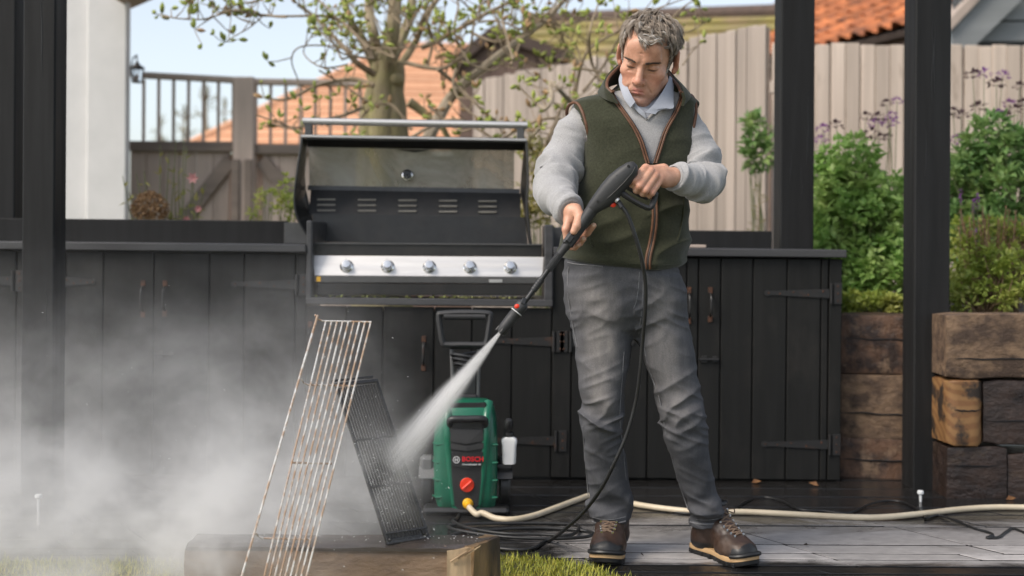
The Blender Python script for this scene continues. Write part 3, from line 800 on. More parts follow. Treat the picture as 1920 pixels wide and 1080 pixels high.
mb = MB(); mb.tube([e0, r0], .09, 8); mb.build('hip', M['tile_far'], oh)
# ================================================================ TREES AND PLANTS
rp = random.Random(23)
def leaf_mat(name, c1, c2, c3=None, rough=.5):
    m, nt, b = new_mat(name)
    mp = coords(nt, rnd=False)
    n = noise_n(nt, mp, 55, 2); n2 = noise_n(nt, mp, 5, 3)
    c = ramp(nt, n, [(.32, c2), (.68, c1)])
    if c3: c = mixc(nt, c, c3, ramp(nt, n2, [(.45, 0), (.7, .8)]))
    nt.links.new(mout(c), b.inputs['Base Color']); b.inputs['Roughness'].default_value = rough
    b.inputs['Transmission Weight'].default_value = 0
    # leaves let some light through
    tr = nt.nodes.new('ShaderNodeBsdfTranslucent'); nt.links.new(mout(c), tr.inputs['Color'])
    mx = nt.nodes.new('ShaderNodeMixShader'); mx.inputs[0].default_value = .42
    out = [x for x in nt.nodes if x.bl_idname == 'ShaderNodeOutputMaterial'][0]
    nt.links.new(b.outputs[0], mx.inputs[1]); nt.links.new(tr.outputs[0], mx.inputs[2]); nt.links.new(mx.outputs[0], out.inputs[0])
    return m
M['leaf_green'] = leaf_mat('fresh_green_leaf', (.37, .54, .15), (.18, .34, .085), (.46, .54, .20))
M['leaf_deep'] = leaf_mat('deep_green_leaf', (.27, .43, .15), (.12, .24, .075), (.36, .44, .14))
M['leaf_lime'] = leaf_mat('lime_leaf', (.40, .46, .09), (.20, .28, .05), (.46, .42, .13))
M['leaf_olive'] = leaf_mat('olive_leaf', (.34, .34, .09), (.19, .19, .055), (.42, .32, .12))
M['leaf_dry'] = leaf_mat('dry_flower_head', (.42, .27, .14), (.22, .13, .07), None, .8)
M['stem'] = pmat('plant_stem', (.16, .18, .07), (.09, .10, .04), .7, 20)
M['stem_brown'] = pmat('dry_stem', (.26, .17, .09), (.15, .10, .06), .8, 20)
M['purple'] = leaf_mat('purple_flower', (.42, .17, .50), (.22, .08, .26), (.3, .10, .25))
M['pink'] = leaf_mat('pink_flower', (.72, .38, .36), (.55, .25, .25))
M['seed_dark'] = leaf_mat('dark_seed_head', (.13, .06, .075), (.06, .032, .04))

def leaf(mb, c, d, up, L, W, fold=.25):
    """a pointed leaf of four faces, folded along its middle"""
    c = Vector(c); d = Vector(d).normalized(); up = Vector(up); s = d.cross(up)
    s = s.normalized() if s.length > 1e-5 else Vector((1, 0, 0)); n = s.cross(d)
    t = c+d*L
    m1 = c+d*L*.45-n*W*fold*.5
    a = c+d*L*.4+s*W*.5+n*W*fold*.5; b = c+d*L*.4-s*W*.5+n*W*fold*.5
    mb.add([c, a, t-n*W*.2, b, m1], [[0, 1, 4], [1, 2, 4], [2, 3, 4], [3, 0, 4]])
def rdir(rg, zb=0.0):
    z = rg.uniform(-1, 1)*.9+zb; a = rg.uniform(0, 6.283); r = math.sqrt(max(0, 1-min(1, z*z)))
    return Vector((r*math.cos(a), r*math.sin(a), z)).normalized()
def shrub(name, label, blobs, n, L, W, m, sm, base, seed, group=None, cat='shrub', stems=7):
    """blobs: (centre, radii) - leaves sit in clusters through them"""
    rg = random.Random(seed); r = empty(name, base, label, cat, group)
    fo = MB(); st = MB(); base = Vector(base)
    tot = sum(b[1][0]*b[1][2] for b in blobs)
    for c, rad in blobs:
        c = Vector(c); k = max(1, int(n*(rad[0]*rad[2])/tot/9))
        for _ in range(k):
            d = rdir(rg, .15); rr = rg.random()**.28
            cc = c+Vector((d.x*rad[0]*rr, d.y*rad[1]*rr, d.z*rad[2]*rr))
            ax = (d+rdir(rg)*.7+Vector((0, 0, .4))).normalized(); cs = rg.uniform(.7, 1.25)
            for q in range(9):
                dd = (ax*.5+rdir(rg)*1.0).normalized()
                leaf(fo, cc+dd*L*.25, dd, Vector((0, 0, 1))+rdir(rg)*.6, L*cs*rg.uniform(.6, 1.15), W*cs*rg.uniform(.7, 1.1))
            if rg.random() < .3:
                b0 = base+Vector((rg.uniform(-.05, .05), rg.uniform(-.05, .05), 0)); md = (b0+cc)/2+rdir(rg)*.04
                st.tube(catmull([b0, md, cc], 4), [.005, .0015], 5, cap=False)
    fo.build('foliage', m, r); st.build('stem', sm, r, True)
    return r

# ---- the big pollarded tree behind the grill
YT = 8.0
tree = empty('pollarded_tree', (P(720, 400, YT).x, YT, 0), 'gnarled budding tree with a thick knobbly trunk behind the grill', 'tree')
tr = MB()
def tp(px, py, dy=0.0): return P(px, py, YT+dy)
def limb(pts, r, n=9, seg=5, wob=.0):
    pts = [Vector(p) for p in pts]; c = catmull(pts, seg)
    if wob: c = [p+mnoise.noise_vector(p*3.1)*wob for p in c]
    return c, lerp_list(r, len(c))
def add_limb(mb, pts, r, n=9, seg=5, wob=.0):
    c, rr = limb(pts, r, n, seg, wob); mb.tube(c, rr, n)
# fluted trunk: several fused columns
for dx, dy, r0, r1 in ((0, 0, .15, .11), (-26, -.04, .085, .06), (25, -.05, .09, .07), (4, -.08, .09, .07), (40, .02, .055, .04)):
    b = tp(716+dx*1.1, 560, dy); b.z = -.02
    add_limb(tr, [b, tp(716+dx, 330, dy), tp(716+dx*.9, 230, dy), tp(718+dx*.75, 165, dy), tp(722+dx*.6, 118, dy)], [r0*1.25, r0*1.05, r0*.95, r1*.95, r1*.8], 12, 6, .03)
for px, py, r in ((704, 140, .065), (731, 130, .075), (718, 110, .07), (744, 150, .05), (696, 160, .05), (726, 165, .06)):
    tr.ball(tp(px, py, rp.uniform(-.1, .02)), (r, r, r*.85), 12, 8)
tr.v = [tuple(Vector(p)+mnoise.noise_vector(Vector(p)*7)*.018) for p in tr.v]
tr.build('trunk', M['bark'], tree, True, 80)
# limbs: (points in photo pixels, depth offset), radii
LIMBS = [
 ([(705, 130), (680, 75), (655, 35), (640, -20)], -.1, (.05, .035, .028), 'bark'),
 ([(712, 118), (700, 60), (690, 20), (700, -30)], .1, (.06, .05, .045), 'bark'),
 ([(722, 112), (738, 50), (742, 0), (735, -40)], -.15, (.075, .06, .055), 'bark'),
 ([(735, 115), (760, 60), (772, 20), (770, -40)], .15, (.06, .045, .04), 'bark'),
 ([(745, 130), (780, 80), (800, 30), (835, -20)], 0, (.04, .03, .02), 'bark'),
 ([(700, 140), (668, 118), (648, 92), (600, 40), (560, 10)], -.3, (.03, .02, .012), 'twig'),
 ([(700, 160), (660, 148), (600, 160), (540, 188), (495, 185)], -.6, (.02, .013, .006), 'twig'),
 ([(690, 90), (640, 40), (600, 30), (520, 30), (470, 28), (430, 12)], -.9, (.014, .009, .005), 'twig'),
 ([(540, 30), (490, 28), (440, 22), (410, 28), (380, 36), (330, 34), (306, 28)], -1.2, (.008, .006, .004), 'twig'),
 ([(492, 30), (470, 50), (440, 68), (425, 78)], -1.2, (.005, .003), 'twig'),
 ([(480, 2), (440, 12), (400, 32), (365, 55)], -1.25, (.006, .003), 'twig'),
 ([(660, 95), (610, 85), (560, 92), (545, 115), (560, 150), (555, 185)], -1.0, (.006, .004), 'twig'),
 ([(650, 120), (600, 125), (570, 95), (590, 60), (630, 40)], -.9, (.006, .003), 'twig'),
 ([(680, 200), (640, 215), (600, 225), (560, 240), (500, 232)], -.7, (.014, .006), 'twig'),
 ([(770, 245), (730, 195), (690, 205), (655, 250)], -.5, (.012, .009), 'twig'),
 ([(870, 160), (940, 100), (1010, 45), (1070, -15)], -.5, (.045, .035, .02), 'pale_branch'),
 ([(750, 330), (800, 260), (840, 190), (880, 150)], -.4, (.06, .045), 'pale_branch'),
 ([(765, 190), (800, 215), (830, 240), (860, 300)], -.2, (.045, .03, .02), 'bark'),
 ([(820, 130), (860, 165), (900, 200), (940, 235), (985, 245)], -.8, (.018, .011, .006), 'twig'),
 ([(760, 120), (820, 130), (850, 118), (880, 90), (890, 40), (910, -10)], -.6, (.016, .01, .006), 'twig'),
 ([(855, 130), (850, 170), (880, 210), (930, 232)], -.9, (.01, .005), 'twig'),
 ([(1090, 240), (1130, 175), (1110, 120), (1105, 60), (1120, 10)], -1.0, (.018, .011, .006), 'twig'),
 ([(1085, 240), (1080, 170), (1100, 100), (1160, 60), (1200, 30), (1290, -5)], -.9, (.016, .009, .004), 'twig'),
 ([(1090, 170), (1130, 130), (1165, 70), (1180, 20)], -.95, (.01, .006), 'twig'),
 ([(1070, 190), (1045, 165), (1030, 155), (1036, 185), (1022, 205), (1000, 190)], -1.1, (.016, .014, .01), 'pale_branch'),
 ([(1010, 300), (1040, 230), (1060, 190), (1110, 180), (1160, 150)], -1.0, (.016, .01, .006), 'twig'),
 ([(940, 260), (985, 235), (1040, 220), (1090, 240)], -.9, (.012, .008), 'twig'),
 ([(790, 90), (850, 60), (900, 30), (960, 0), (1000, -20)], -.3, (.02, .01), 'twig'),
 ([(880, 60), (940, 75), (1000, 40), (1060, 45), (1120, 30), (1180, 35)], -.4, (.011, .006), 'twig'),
 ([(960, 120), (985, 60), (1020, 30), (1050, -10)], -.7, (.012, .006), 'twig'),
 ([(1240, 50), (1290, 60), (1330, 40)], -.8, (.006, .004), 'twig'),
 ([(1280, 120), (1300, 95), (1320, 75)], -1.0, (.006, .003), 'twig'),
 ([(1250, 45), (1280, 15), (1330, -10)], -.8, (.008, .004), 'twig'),
 ([(800, 130), (810, 80), (800, 40), (830, -10)], -.6, (.012, .006), 'twig'),
 ([(870, 100), (850, 60), (860, 10), (850, -20)], -.4, (.012, .007), 'twig'),
 ([(640, 60), (620, 20), (590, -10)], -.5, (.012, .006), 'twig'),
 ([(600, 130), (640, 155), (690, 190)], -.7, (.006, .009), 'twig'),
 ([(770, 260), (850, 225), (930, 260), (985, 300)], -.9, (.012, .006), 'twig'),
 ([(990, 330), (1005, 300), (990, 270), (1010, 240)], -1.1, (.014, .01), 'pale_branch'),
 ([(800, 200), (860, 245), (900, 230)], -1.0, (.01, .005), 'twig'),
 ([(480, 215), (540, 235), (570, 248)], -1.1, (.005, .006), 'twig'),
]
for k_ in range(34):
    x_, y_ = rp.choice([(700, 110), (740, 110), (680, 90), (830, 150), (880, 120), (760, 60), (690, 40), (900, 40), (960, 110), (640, 110), (1050, 60), (1090, 130)]); a_ = rp.uniform(-2.9, .3); l_ = rp.uniform(70, 190)
    LIMBS.append(([(x_, y_), (x_+math.cos(a_)*l_*.4+rp.uniform(-14, 14), y_+math.sin(a_)*l_*.4+rp.uniform(-12, 12)), (x_+math.cos(a_)*l_*.75+rp.uniform(-16, 16), y_+math.sin(a_)*l_*.75), (x_+math.cos(a_)*l_, y_+math.sin(a_)*l_-12)], -rp.uniform(.1, 1.1), (.009, .005, .003), 'twig'))
buds = MB(); budsb = MB()
def bud(mb, c, d, s):
    d = Vector(d).normalized(); u = d.orthogonal().normalized(); w = d.cross(u)
    rings = []
    for t, r in ((0, .15), (.25, .75), (.55, 1), (.8, .6), (1, .08)):
        rings.append([Vector(c)+d*(t*s*2.3)+(u*math.cos(a)+w*math.sin(a))*(r*s*.55) for a in (0, 1.256, 2.513, 3.77, 5.03)])
    mb.loft(rings)
def bud_cluster(c, k=3, s=.022):
    for _ in range(k):
        d = rdir(rp, .35); bud(buds if rp.random() < .82 else budsb, Vector(c)+d*.008, d, s*rp.uniform(.6, 1.15))
for pts, dy, r, mt in LIMBS:
    mb = MB(); q = [tp(x, y, dy+.10*math.sin(i*1.7+x)) for i, (x, y) in enumerate(pts)]
    c, rr = limb(q, [k*(.72 if r[0] > .03 else .85) for k in r], 7, 6, .016)
    mb.tube(c, rr, 8 if r[0] > .03 else 6); mb.build('limb', M[mt], tree, True)
    if mt != 'bark' or r[-1] < .025:
        for i in range(4, len(c)):
            if rp.random() < .42:
                d = rdir(rp, .2); L = rp.uniform(.04, .20)
                tw = MB(); tw.tube([c[i], c[i]+d*L*.6+Vector((0, 0, .01)), c[i]+d*L+Vector((0, 0, .03))], [min(rr[i], .004), .0022], 5)
                tr_ = tw; mb2 = tw
                budp = c[i]+d*L+Vector((0, 0, .03)); bud_cluster(budp, rp.choice((1, 2, 2, 3)), .024)
                buds.mat(0); budsb.mat(0)
                # side twigs stay with the limb they grow on
                o = tree.children[-1]; tw.build('side_twig', M['twig'], o)
        bud_cluster(c[-1], 3, .026)
buds.build('bud', M['bud'], tree, True).__setitem__('kind', 'stuff')
budsb.build('brown_bud', M['bud_brown'], tree, True).__setitem__('kind', 'stuff')

# ---- bare far trees behind the gate
for k, (px, top, w, Y) in enumerate(((385, 165, 34, 24), (345, 205, 26, 26), (300, 225, 24, 27), (420, 190, 26, 25), (960, -10, 60, 24), (800, -10, 50, 25))):
    b = P(px, 330, Y); t = P(px, top, Y)
    rr = empty('bare_tree', (b.x, Y, 0), ['thin bare tree with orange-tinged twigs beyond the gate, tallest of its row', 'pale thin bare tree beyond the gate, middle of its row', 'faint small bare tree beyond the gate nearest the white house', 'bare tree beyond the gate beside the gate post', 'bare twiggy tree showing above the dark barn roof', 'bare twiggy tree high behind the pollarded tree'][k], 'tree', 'bare trees far beyond the garden')
    mb = MB(); mb.tube([(b.x, Y, 0), (b.x+.05, Y, t.z*.6), (t.x, Y, t.z)], [.09, .05, .012], 7); mb.build('trunk', M['twig'], rr, True)
    tw = MB(); lf = MB(); rg = random.Random(k+90)
    for _ in range(70):
        z = rg.uniform(.45, .98)*t.z; d = rdir(rg, .5); L = rg.uniform(.2, w*Y/F*1.1)
        p0 = Vector((b.x, Y, z)); p1 = p0+d*L; p1.z = min(p1.z, t.z+.1)
        tw.tube([p0, (p0+p1)/2+rdir(rg)*.05, p1], [.012, .004], 4, cap=False)
        for q in range(5): leaf(lf, p0.lerp(p1, rg.uniform(.4, 1)), rdir(rg), (0, 0, 1), .07, .035)
    tw.build('branch', M['twig'], rr); lf.build('young_leaf', M['leaf_olive'], rr)['kind'] = 'stuff'; rr.children[-2]['kind'] = 'stuff'; rr.children[1]['kind'] = 'stuff'

# ---- planting behind the worktop, left of the grill
def stem_plant(name, label, base, tops, m_leaf, seed, L=.05, W=.022, n=9, sr=.004, cat='plant', group=None):
    rg = random.Random(seed); r = empty(name, base, label, cat, group); st = MB(); lf = MB()
    for t in tops:
        t = Vector(t); b = Vector(base)+Vector((rg.uniform(-.04, .04), rg.uniform(-.04, .04), 0))
        md = (b+t)/2+rdir(rg)*.03
        c = catmull([b, md, t], 6); st.tube(c, [sr, sr*.5], 5)
        for i in range(n):
            q = c[int(len(c)*(.35+.65*i/n))-1]; leaf(lf, q, rdir(rg, .4), (0, 0, 1), L*rg.uniform(.6, 1.2), W*rg.uniform(.7, 1.2))
    st.build('stem', M['stem'], r, True); lf.build('leaf_cluster', m_leaf, r)['kind'] = 'stuff'
    return r
YP = 6.5
b = P(320, 440, YP); b.z = .3
tops = [P(x, y, YP+rp.uniform(-.15, .15)) for x, y in ((345, 262), (318, 285), (330, 262), (350, 275), (300, 270), (255, 325), (230, 330), (270, 320), (370, 360), (360, 340), (335, 320), (326, 330), (385, 345), (240, 355))]
stem_plant('garden_plant', 'tall thin green stems with small yellowish leaf tufts behind the worktop', b, tops, M['leaf_olive'], 4, .05, .024, 14)
b2 = P(352, 440, YP-.1); b2.z = .3
fl = stem_plant('flowering_plant', 'slender plant with pale pink flowers behind the worktop', b2, [P(362, 340, YP-.1), P(372, 395, YP-.1), P(350, 385, YP-.1)], M['leaf_olive'], 6, .04, .016, 8)
mb = MB()
for fx, fy in ((362, 334), (372, 392), (350, 412)):
    c = P(fx, fy, YP-.1)
    for k in range(6):
        a = k*1.05; leaf(mb, c, (math.cos(a), -.5, math.sin(a)), (0, -1, 0), .036 if fy < 350 else .022, .022)
mb.build('flower', M['pink'], fl)['kind'] = 'stuff'
hy = P(281, 390, 6.3); hyd = empty('dry_hydrangea', (hy.x, 6.3, .3), 'round dry brown hydrangea head behind the worktop', 'plant')
mb = MB(); mb.tube([(hy.x+.01, 6.3, .3), (hy.x, 6.3, hy.z-.05)], .005, 6); mb.build('stem', M['stem_brown'], hyd)
mb = MB(); rg = random.Random(4)
for _ in range(420):
    d = rdir(rg, .15); c = hy+Vector((d.x*.085, d.y*.085, d.z*.075))*rg.uniform(.75, 1.03)
    leaf(mb, c, d+rdir(rg)*.9, d, .022, .02)
mb.build('flower_head', M['leaf_dry'], hyd)
bl = [((*P(515, 390, 6.5),), (.13, .12, .10)), ((*P(480, 405, 6.5),), (.07, .1, .05)), ((*P(545, 365, 6.5),), (.07, .1, .12)), ((*P(500, 370, 6.5),), (.05, .08, .05))]
c = P(515, 450, 6.5); c.z = .3
shrub('loose_shrub', 'loose yellowish shrub just left of the open grill lid', bl, 420, .036, .016, M['leaf_lime'], M['stem'], c, 31, 'loose shrubs behind the worktop')
bl = [((*P(1010, 320, 6.9),), (.10, .12, .20)), ((*P(1030, 390, 6.9),), (.12, .12, .14)), ((*P(1000, 400, 6.9),), (.08, .12, .12)), ((*P(1062, 350, 6.9),), (.04, .08, .10))]
c = P(1015, 450, 6.9); c.z = .3
shrub('loose_shrub', 'yellow-green shrub between the grill lid and the man', bl, 900, .05, .022, M['leaf_olive'], M['stem'], c, 32, 'loose shrubs behind the worktop')
bl = [((*P(1418, 255, 7.2),), (.07, .08, .13)), ((*P(1430, 300, 7.2),), (.06, .08, .12)), ((*P(1405, 300, 7.2),), (.04, .06, .06))]
c = P(1440, 470, 7.2); c.z = .6
shrub('leafy_sprig', 'small leafy green shrub half hidden by the post behind the worktop', bl, 420, .06, .034, M['leaf_deep'], M['stem'], c, 33)
r = empty('dry_sapling', P(1420, 450, 6.6), 'wispy dry sapling in front of the pale fence beside the post', 'plant'); st = MB(); lf = MB(); rg = random.Random(9)
t0 = P(1424, 345, 6.6); b0 = P(1420, 450, 6.6); b0.z = .5
st.tube([b0, (b0+t0)/2, t0], [.005, .0015], 5)
for k in range(26):
    q = b0.lerp(t0, .35+.65*k/26); d = Vector((rg.choice((-1, 1))*rg.uniform(.6, 1), rg.uniform(-.5, .5), rg.uniform(.1, .7))); L = .10*(1-.7*k/26)
    st.tube([q, q+d*L], [.0018, .0008], 4)
    for i in range(7): leaf(lf, q+d*L*rg.uniform(.2, 1), d+rdir(rg)*.6, (0, 0, 1), .02, .006)
st.build('stem', M['stem_brown'], r); lf.build('needle_spray', M['leaf_olive'], r)

# ---- flower bed on the right
def pb(px, py, Y): return tuple(P(px, py, Y))
c = P(1600, 560, 6.35); c.z = .70
shrub('bushy_shrub', 'bright green bushy shrub filling the bed between the two posts', [
    (pb(1590, 300, 6.4), (.14, .13, .12)), (pb(1570, 350, 6.4), (.12, .16, .14)), (pb(1610, 350, 6.4), (.16, .16, .12)), (pb(1545, 420, 6.3), (.12, .16, .22)), (pb(1600, 430, 6.3), (.22, .18, .18)),
    (pb(1660, 440, 6.35), (.17, .18, .20)), (pb(1640, 500, 6.2), (.20, .18, .14)), (pb(1580, 510, 6.2), (.16, .16, .14)), (pb(1690, 380, 6.6), (.12, .18, .16)), (pb(1540, 500, 6.2), (.16, .16, .18)), (pb(1560, 560, 6.1), (.14, .14, .10)), (pb(1530, 350, 6.5), (.10, .14, .14)), (pb(1680, 540, 6.1), (.16, .16, .14)), (pb(1625, 395, 6.3), (.2, .14, .12))], 6800, .058, .038, M['leaf_green'], M['stem'], c, 41, 'shrubs in the raised bed')
c = P(1640, 580, 5.95); c.z = .70
shrub('low_plant', 'low lime-green ground plant spilling to the bed edge between the posts', [(pb(1600, 572, 5.95), (.10, .12, .05)), (pb(1650, 570, 5.9), (.12, .10, .05)), (pb(1690, 578, 5.85), (.08, .1, .05))], 900, .036, .024, M['leaf_lime'], M['stem'], c, 42, cat='plant')
c = P(1880, 560, 6.3); c.z = .70
shrub('bushy_shrub', 'tall green leafy shrub in the bed right of the front post', [
    (pb(1850, 265, 6.4), (.13, .13, .14)), (pb(1900, 300, 6.4), (.18, .16, .16)), (pb(1830, 330, 6.4), (.18, .16, .14)), (pb(1900, 370, 6.3), (.2, .18, .14)), (pb(1800, 400, 6.4), (.12, .16, .14)), (pb(1960, 300, 6.4), (.15, .15, .2)), (pb(1790, 340, 6.5), (.14, .16, .16)), (pb(1860, 430, 6.3), (.26, .16, .14)), (pb(1800, 480, 6.3), (.16, .16, .16))], 5200, .060, .032, M['leaf_deep'], M['stem'], c, 43, 'shrubs in the raised bed')
c = P(1850, 585, 5.6); c.z = .70
shrub('low_plant', 'olive and yellowish spreading plant along the bed edge right of the post', [
    (pb(1820, 500, 5.7), (.14, .14, .12)), (pb(1880, 520, 5.6), (.18, .14, .14)), (pb(1830, 560, 5.5), (.16, .12, .06)), (pb(1920, 470, 5.8), (.12, .12, .14)), (pb(1910, 560, 5.5), (.14, .12, .07)), (pb(1800, 450, 5.9), (.06, .1, .1)), (pb(1785, 540, 5.6), (.12, .12, .1)), (pb(1870, 460, 5.9), (.18, .12, .12))], 4200, .040, .020, M['leaf_lime'], M['stem_brown'], c, 44, cat='plant')
# brown spent flower spikes
sp_ = P(1870, 560, 5.75); spk = empty('spent_flower_plant', (sp_.x, 5.75, .7), 'clump of tall brown spent flower spikes in the bed', 'plant')
st = MB(); hd = MB(); pu = MB(); rg = random.Random(17)
for k in range(46):
    px = rg.uniform(1795, 1935); py = rg.uniform(385, 470); t = P(px, py, 5.75+rg.uniform(-.12, .15)); b = Vector((sp_.x+(t.x-sp_.x)*.6, 5.75+rg.uniform(-.1, .1), .7))
    st.tube([b, b.lerp(t, .5)+rdir(rg)*.012, t], [.0034, .0022], 4)
    for q in range(16):
        c = b.lerp(t, rg.uniform(.62, 1)); leaf(hd, c, rdir(rg, .5), (0, 0, 1), .020, .012)
st.build('stem', M['stem_brown'], spk); hd.build('seed_spike', M['leaf_dry'], spk)['kind'] = 'stuff'
for px, py in ((1833, 375), (1801, 368), (1830, 440), (1826, 385)):
    c = P(px, py, 5.7); r = empty('lavender_spike', (c.x, 5.7, .7), {1833: 'upright purple lavender spike, tallest beside the front post', 1801: 'small purple lavender spike close to the front post', 1830: 'dark purple lavender spike low among the brown stems', 1826: 'purple lavender spike just under the tallest one'}[px], 'flower', 'purple lavender spikes')
    mb = MB(); mb.tube([(c.x, 5.7, .7), c], .002, 5); mb.build('stem', M['stem'], r)
    mb = MB()
    for q in range(26): leaf(mb, c+Vector((0, 0, rg.uniform(-.045, .03))), rdir(rg, .3), (0, 0, 1), .016, .010)
    mb.build('bloom', M['purple'], r)
# tall verbena: wiry stems with small purple and dark heads
VB = [(1543, 242, 1), (1540, 262, 1), (1568, 236, 0), (1641, 233, 1), (1646, 220, 0), (1672, 218, 1), (1670, 232, 1), (1682, 190, 1), (1662, 195, 0), (1623, 220, 0), (1635, 252, 0), (1650, 258, 0), (1665, 258, 0), (1643, 325, 1), (1640, 340, 1),
      (1845, 138, 1), (1824, 141, 0), (1880, 143, 1), (1868, 158, 0), (1912, 163, 0), (1893, 196, 1), (1902, 207, 0), (1873, 217, 1), (1837, 202, 0), (1787, 210, 0), (1802, 217, 0), (1795, 265, 1), (1920, 196, 0), (1822, 294, 1), (1835, 294, 1), (1900, 345, 1), (1598, 328, 1)]
ORD = ['first', 'second', 'third', 'fourth', 'fifth', 'sixth', 'seventh', 'eighth', 'ninth']
def vb_label(px, lit):
    side = [q[0] for q in VB if q[2] == lit and (q[0] < 1700) == (px < 1700)]; k = sorted(side).index(px)
    w = 'leftmost' if k == 0 else 'rightmost' if k == len(side)-1 else ORD[k]+' from the left'
    return ('purple verbena flower' if lit else 'dark verbena seed head')+(' between the two right posts, ' if px < 1700 else ' beyond the front right post, ')+w+' of its kind'
for k, (px, py, lit) in enumerate(VB):
    Y = 6.75+.12*math.sin(k*2.3); t = P(px, py, Y); b = P(px+(-1)**k*18+ (1650-px)*.1*(px < 1700)+(1870-px)*.3*(px > 1700), 470, Y); b.z = .72
    r = empty('verbena', b, vb_label(px, lit), 'flower', ('purple' if lit else 'dark')+' verbena heads '+('between the posts' if px < 1700 else 'right of the front post'))
    mb = MB(); mb.tube(catmull([b, b.lerp(t, .5)+Vector((.02*math.sin(k), 0, 0)), t], 5), [.003, .0018], 5); mb.build('stem', M['stem'], r)
    mb = MB(); s = rg.uniform(.8, 1.25)
    for q in range(34):
        d = rdir(rg, .35); leaf(mb, t+Vector((d.x*.026, d.y*.026, d.z*.016))*s, d, (0, 0, 1), .022*s, .015*s)
    mb.build('flower_head', M['purple'] if lit else M['seed_dark'], r)
# ================================================================ OUTDOOR KITCHEN
rk = random.Random(5)
YK = 5.44                       # front face of the cupboards
kx = lambda px: P(px, YH, YK).x
def kz(py, px=960): return P(px, py, YK).z
TOPZ = 1.034
kit = empty('outdoor_kitchen', (0, YK, 0), 'long run of charcoal plank cupboards with a grey worktop', 'kitchen counter')
def kbox(name, a, b, bev, m, parent): mb = MB(); mb.box(a, b, bev); return mb.build(name, m, parent)
XE = kx(1578)
# carcass behind the planks (dark, closed)
kbox('carcass', (-3.3, YK+.03, 0), (kx(573), YK+.42, TOPZ-.04), 0, M['joint'], kit)
kbox('carcass', (kx(573), YK+.03, 0), (kx(1036), YK+.42, .74), 0, M['joint'], kit)
kbox('carcass', (kx(1036), YK+.03, 0), (XE-.008, YK+.42, TOPZ-.04), 0, M['charcoal_door'], kit)
Z0 = .012
def door(pa, pb, edges, zt, hinge=None, handle=None):
    """a ledged door of upright planks between photo columns pa and pb"""
    d = MB(); d.box((kx(pa)+.004, YK+.012, Z0+.02), (kx(pb)-.004, YK+.028, zt-.02), 0)
    dr = d.build('door', M['charcoal_door'], kit)
    ed = [pa]+edges+[pb]
    for a, b in zip(ed[:-1], ed[1:]):
        mb = MB(); mb.box((kx(a)+.0028, YK-rk.uniform(0, .0022), Z0), (kx(b)-.0028, YK+.012, zt), .003); mb.build('plank', M['charcoal_door'], dr)
    return dr
def thinge(dr, px_pin, px_tip, py, plate_side=1):
    """black strap hinge: tapered strap with a spear tip, pin and plate"""
    x0, x1 = kx(px_pin), kx(px_tip); z = kz(py, px_pin); s = 1 if x1 > x0 else -1
    mb = MB(); L = abs(x1-x0); y = YK-.0032
    prof = [(0, .021), (L*.9, .009), (L*.94, .014), (L*.98, .010), (L, 0)]
    poly = [Vector((x0+s*a, y, z+b)) for a, b in prof]+[Vector((x0+s*a, y, z-b)) for a, b in prof[-2::-1]]
    mb.prism(poly, (0, -.004, 0))
    mb.tube([(x0, y-.005, z-.045), (x0, y-.005, z+.045)], .007, 8)
    mb.box((x0-s*.012, y-.0045, z-.047), (x0-s*.048, y, z+.047), .001)
    o = mb.build('strap_hinge', M['black_iron'], dr)
    sc = MB()
    for a, b in ((L*.12, .008), (L*.34, -.007), (L*.56, .005), (L*.76, -.003), (L*.93, 0)): sc.ball((x0+s*a, y-.004, z+b), (.0048, .0025, .0048), 7, 4)
    for q in (-.032, 0, .032): sc.ball((x0-s*.03, y-.0045, z+q), (.0048, .0025, .0048), 7, 4)
    return sc
SCREWS = MB()
def hinge(dr, *a):
    sc = thinge(dr, *a); b = len(SCREWS.v); SCREWS.v += sc.v; SCREWS.f += [[i+b for i in f] for f in sc.f]; SCREWS.mi += sc.mi
def handle(dr, px, pya, pyb):
    x = kx(px); za, zb = kz(pya, px), kz(pyb, px); h = empty
    mb = MB(); mb.tube(catmull([(x, YK-.004, za-.012), (x, YK-.03, za-.03), (x, YK-.034, (za+zb)/2), (x, YK-.03, zb+.03), (x, YK-.004, zb+.012)], 4), [.004, .0055, .006, .0055, .004], 7)
    o = mb.build('pull_handle', M['black_iron'], dr, True)
    for z in (za, zb):
        mb = MB(); mb.box((x-.010, YK-.006, z-.014), (x+.010, YK-.0025, z+.014), .002); mb.build('handle_plate', M['rust'], dr)
ZD = TOPZ-.043
d0 = door(-140, 30, [-90, -30], ZD); hinge(d0, 24, -60, 530); hinge(d0, 24, -60, 812)
d1 = door(122, 288, [193], ZD); hinge(d1, 118, 178, 531); hinge(d1, 118, 178, 812); handle(d1, 268, 534, 592)
d2 = door(288, 553, [392, 457], ZD); hinge(d2, 556, 432, 535); hinge(d2, 556, 432, 812); handle(d2, 309, 534, 590)
kbox('stile', (kx(553)+.003, YK-.001, Z0), (kx(574)-.002, YK+.012, ZD), .003, M['charcoal_door'], kit)
kbox('stile', (kx(30)+.003, YK-.001, Z0), (kx(122)-.003, YK+.012, ZD), .003, M['charcoal_door'], kit)
ZM = kz(577)
d3 = door(574, 814, [650, 718], ZM); hinge(d3, 580, 705, 830); handle(d3, 795, 636, 690); handle(d3, 582, 610, 640)
d4 = door(814, 1035, [885, 960], ZM); hinge(d4, 1038, 915, 640); hinge(d4, 1044, 915, 826)
kbox('stile', (kx(1035)+.003, YK-.001, Z0), (kx(1072)-.003, YK+.012, ZD), .003, M['charcoal_door'], kit)
d5 = door(1072, 1309, [1140, 1215, 1287], ZD); handle(d5, 1291, 543, 600); hinge(d5, 1070, 1190, 640)
